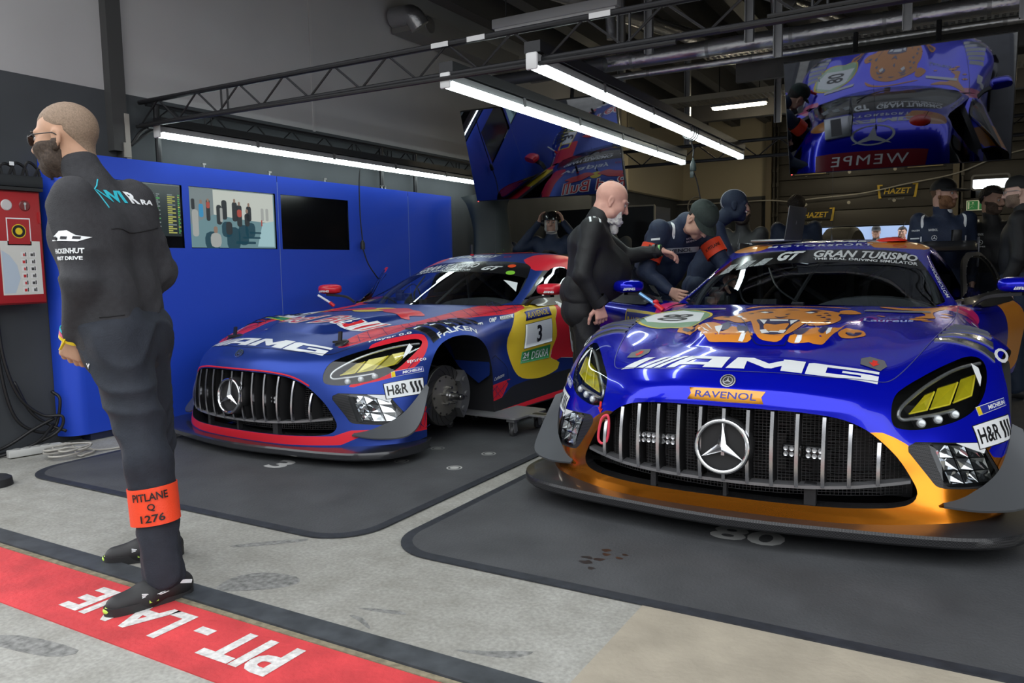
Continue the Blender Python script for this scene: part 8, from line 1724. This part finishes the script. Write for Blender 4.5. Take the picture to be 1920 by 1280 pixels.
# black cupboard and white box behind the crew, bent pipe rail
cb = empty('storage_cupboard', (-5.1, 9.9, 0), radians(-3), 'black storage cupboard with pale edges behind the young crewman', 'cupboard'); ed = mat('edge_pale', (.34,.30,.22), .5)
mb = MB(); mb.box((.35, .3, .93), (.66, .6, 1.86)); mb.build('carcass', mat('cupboard_black', (.006,.007,.010), .5), cb, smooth=False); mb = MB(); mb.box((1.13, .3, .93), (.86, .56, 1.84)); mb.build('carcass', mat('cupboard_black', (.006,.007,.010), .5), cb, smooth=False)
for a, b in (((.69,-.01,0),(.69,-.01,1.87)), ((1.57,.01,0),(1.57,.01,1.86)), ((.69,-.01,1.87),(1.57,.01,1.86))): mb = MB(); mb.bar(a, b, .018, .018); mb.build('edge_strip', ed, cb, smooth=False)
mb = MB(); mb.tube(cr(np.array([(.80,-.005,1.68),(.90,-.008,1.67),(1.0,-.005,1.61)]), 5), .010, 6); mb.build('yellow_cord', yellowd, cb)
bx = empty('storage_box', (-4.28, 10.1, 1.87), radians(-3), 'crumpled pale plastic box on top of the black cupboard', 'box'); mb = MB(); mb.box((0, 0, .09), (.42, .3, .18), bev=.03); mb.build('box_body', mat('box_pale', (.30,.29,.27), .4), bx); mb = MB(); mb.box((0, -.01, .185), (.44, .32, .02), bev=.006); mb.build('box_lid', mat('lid_dark', (.05,.05,.05), .4), bx)
mb = MB(); mb.tube(cr(np.array([(-3.60,10.6,0),(-3.60,10.6,1.5),(-3.63,10.6,1.66),(-3.76,10.6,1.70),(-4.05,10.6,1.68)]), 6), .022, 8); tag(mb.build('bent_rail', mat('rail_grey', (.22,.21,.19), .4, .6)), 'bent grey pipe rail behind the person in the olive cap', 'rail')
# pale cable strung across the back door, hose hung on the wall, signs on the door
mb = MB(); mb.tube(cr(np.array([(-5.1,15.5,2.27),(-4.2,15.55,2.26),(-3.33,15.55,2.26),(-2.9,15.55,2.22),(-2.46,15.55,2.25),(-1.64,15.55,2.30),(-.95,15.55,2.42),(-.22,15.55,2.54),(.3,15.55,2.74),(.62,15.55,2.83),(1.1,15.55,2.92)]), 6), .012, 6); tag(mb.build('strung_cable', cw, angle=180), 'pale cable sagging across the dark back doors', 'cable')
mb = MB(); mb.tube([(-4.75+.17*cos(a), 15.66, 2.22+.20*sin(a)) for a in np.linspace(0, 2*pi, 20, endpoint=False)], .014, 6, closed=True); mb.tube(cr(np.array([(-4.75,15.66,2.02),(-4.70,15.64,1.9),(-4.76,15.64,1.80)]), 4), .03, 8); tag(mb.build('coiled_hose', cw, angle=180), 'pale hose coiled on the back wall above the crewman', 'hose')
def tool_sign(x, z, label, w_=.62):
    t = empty('door_sign', (x, 15.62, z), 0, label, 'sign', 'yellow lettered signs on the back door'); s_ = w_/.62
    mb = MB(); mb.prism([(-.28*s_,-.085*s_),(.28*s_,-.085*s_),(.28*s_,.085*s_),(-.28*s_,.085*s_)], (0, 0, 0), (1, 0, 0), (0, 0, 1), (0, .01, 0)); mb.build('sign_plate', mat('sign_black', (.008,.008,.008), .4), t, smooth=False)
    mb = MB(); V, F = fit_text('HAZET', .44*s_, .10*s_, shear=.2, bold=.02); place2d(V, F, (0, -.004, .0), (1, 0, 0), (0, 0, 1), mb)
    for e in (-1, 1): mb.add([(x_*s_*e, -.004, z_*s_) for x_, z_ in ((.25,-.12),(.30,-.12),(.33,.12),(.24,.12),(.24,.095),(.29,.095),(.265,-.09))][::e], [(0, 1, 2, 3, 4, 5, 6)])
    mb.build('sign_lettering', mat('sign_yellow', (.62,.42,.03), .45, emit=(.62,.42,.03), es=.0), t, smooth=False); mb = MB(); V, F = fit_text('the tool', .26*s_, .035*s_, bold=.0); place2d(V, F, (-.02, -.004, -.135*s_), (1, 0, 0), (0, 0, 1), mb); mb.build('sign_small_lettering', mat('chalk', (.28,.29,.28), .8), t, smooth=False); return t
tool_sign(-1.10, 2.31, 'black and yellow tool sign on the middle of the back door'); tool_sign(-2.46, 1.95, 'black and yellow tool sign half hidden by the dark haired man')
es_ = empty('exit_sign', (.15, 15.6, 1.99), 0, 'green emergency exit sign with running figure and arrow under the bright window', 'sign'); gr = mat('exit_green', (.02,.20,.05), .4, emit=(.02,.20,.05), es=.25); pg = mat('exit_pale', (.62,.66,.45), .4, emit=(.62,.66,.45), es=.25)
mb = MB(); mb.box((0, 0, 0), (.36, .02, .17)); mb.build('sign_plate', pg, es_, smooth=False)
for x in (-.088, .088): mb = MB(); mb.box((x, -.012, 0), (.155, .004, .145)); mb.build('sign_field', gr, es_, smooth=False)
mb = MB(); mb.add([(.088+x, -.015, z) for x, z in ((-.014,.05),(.014,.05),(.014,-.005),(.04,-.005),(0,-.055),(-.04,-.005),(-.014,-.005))], [tuple(range(7))]); mb.build('arrow', pg, es_, smooth=False)
mb = MB(); mb.bar((-.09,-.015,.02), (-.10,-.015,-.02), .002, .022, (0,1,0)); mb.ell((-.083,-.015,.042), (.012,.002,.012), 10, 6); mb.bar((-.10,-.015,-.02), (-.07,-.015,-.035), .002, .014, (0,1,0)); mb.bar((-.10,-.015,-.02), (-.13,-.015,-.045), .002, .014, (0,1,0)); mb.bar((-.09,-.015,.02), (-.055,-.015,.005), .002, .01, (0,1,0)); mb.bar((-.09,-.015,.02), (-.13,-.015,.01), .002, .01, (0,1,0)); mb.box((-.145,-.015,0), (.02,.003,.12)); mb.build('running_figure', pg, es_, smooth=False)
nt_ = MB(); nt_.box((.12, 15.62, 1.72), (.10, .01, .06)); tag(nt_.build('paper_note', white, smooth=False), 'small white paper note on the back door under the exit sign', 'note')
# shelf bottles and boxes behind the roof line
for k_, (x, c_, l) in enumerate(((-.98, (.35,.03,.03), 'red drinks bottle standing on the bench beyond the roof of the blue car'), (-.86, (.06,.06,.065), 'dark bottle standing on the bench beyond the roof of the blue car'))):
    b = empty('bottle', (x, 11.0, 1.12), 0, l, 'bottle'); mb = MB(); mb.lathe([(.001,0),(.04,0),(.042,.02),(.042,.14),(.018,.19),(.018,.22)], (0,0,0), (0,0,1), 16); mb.build('bottle_body', mat('bottle_%d' % k_, c_, .35), b); mb = MB(); mb.lathe([(.02,.22),(.02,.25),(.001,.255)], (0,0,0), (0,0,1), 12); mb.build('bottle_cap', white, b)
bn = empty('work_bench', (-1.0, 11.2, 0), 0, 'dark work bench standing before the raised back door', 'bench'); mb = MB(); mb.box((0, 0, 1.10), (1.3, .6, .04)); mb.build('bench_top', mat('bench_dark', (.04,.038,.035), .5), bn, smooth=False)
for x in (-.6, .6):
    for y in (-.25, .25): mb = MB(); mb.box((x, y, .54), (.05, .05, 1.08)); mb.build('leg', rm, bn, smooth=False)
# labels that single out look-alikes
def relabel(base, labs):
    L = sorted([o for o in COL.objects if o.parent is None and o.name.split('.')[0] == base[0] and o.get('label') == base[1]], key=lambda o: o.name)
    for o, l in zip(L, labs): o['label'] = l
relabel(('rig_post', 'black upright post of the lighting rig behind the partition'), ['black rig post at the front corner over the partition', 'black rig post above the middle of the blue partition', 'black rig post just past the middle of the blue partition', 'black rig post at the rear corner of the lighting rig'])
relabel(('hanger_channel', 'slotted zinc hanger channel coming down from the ceiling'), ['zinc hanger channel between the lit tubes and the fat pipe', 'zinc hanger channel right of the tied tube light', 'zinc hanger channel behind the left tube lights', 'zinc hanger channel above the middle of the right screen', 'zinc hanger channel holding the lit perforated tray', 'zinc hanger channel behind the right screen', 'zinc hanger channel right of the right screen', 'zinc hanger channel at the left end of the perforated tray', 'zinc hanger channel above the right end of the right screen', 'zinc hanger channel at the top left corner of the right screen'])
relabel(('cable', 'black cable hanging down the grey wall below the red cabinet'), ['long black cable dropping from the cabinet and turning back along the floor', 'black cable dropping from the cabinet and looping up by the partition edge', 'short black cable slanting into the partition corner', 'black cable rising from the floor to the partition corner', 'black cable lying on the floor along the grey wall'])
relabel(('drop_pipe', 'short foil wrapped drop pipe under the ceiling'), ['short foil drop pipe left of the tied tube light', 'short foil drop pipe right of the tied tube light'])
relabel(('cable', 'black cable looped at the corner of the lighting rig'), ['black cable looped closest to the rig corner', 'black cable looped just behind the rig corner'])
relabel(('tyre_warmer', 'x'), ['blanketed race tyre on the low shelf, left of three', 'blanketed race tyre on the low shelf, middle of three', 'blanketed race tyre on the low shelf, right of three'])
relabel(('wheel_skate', 'zinc wheel skate under a rear corner of the car numbered 3'), ['zinc wheel skate under the near rear corner of the car numbered 3', 'zinc wheel skate under the far rear corner of the car numbered 3'])
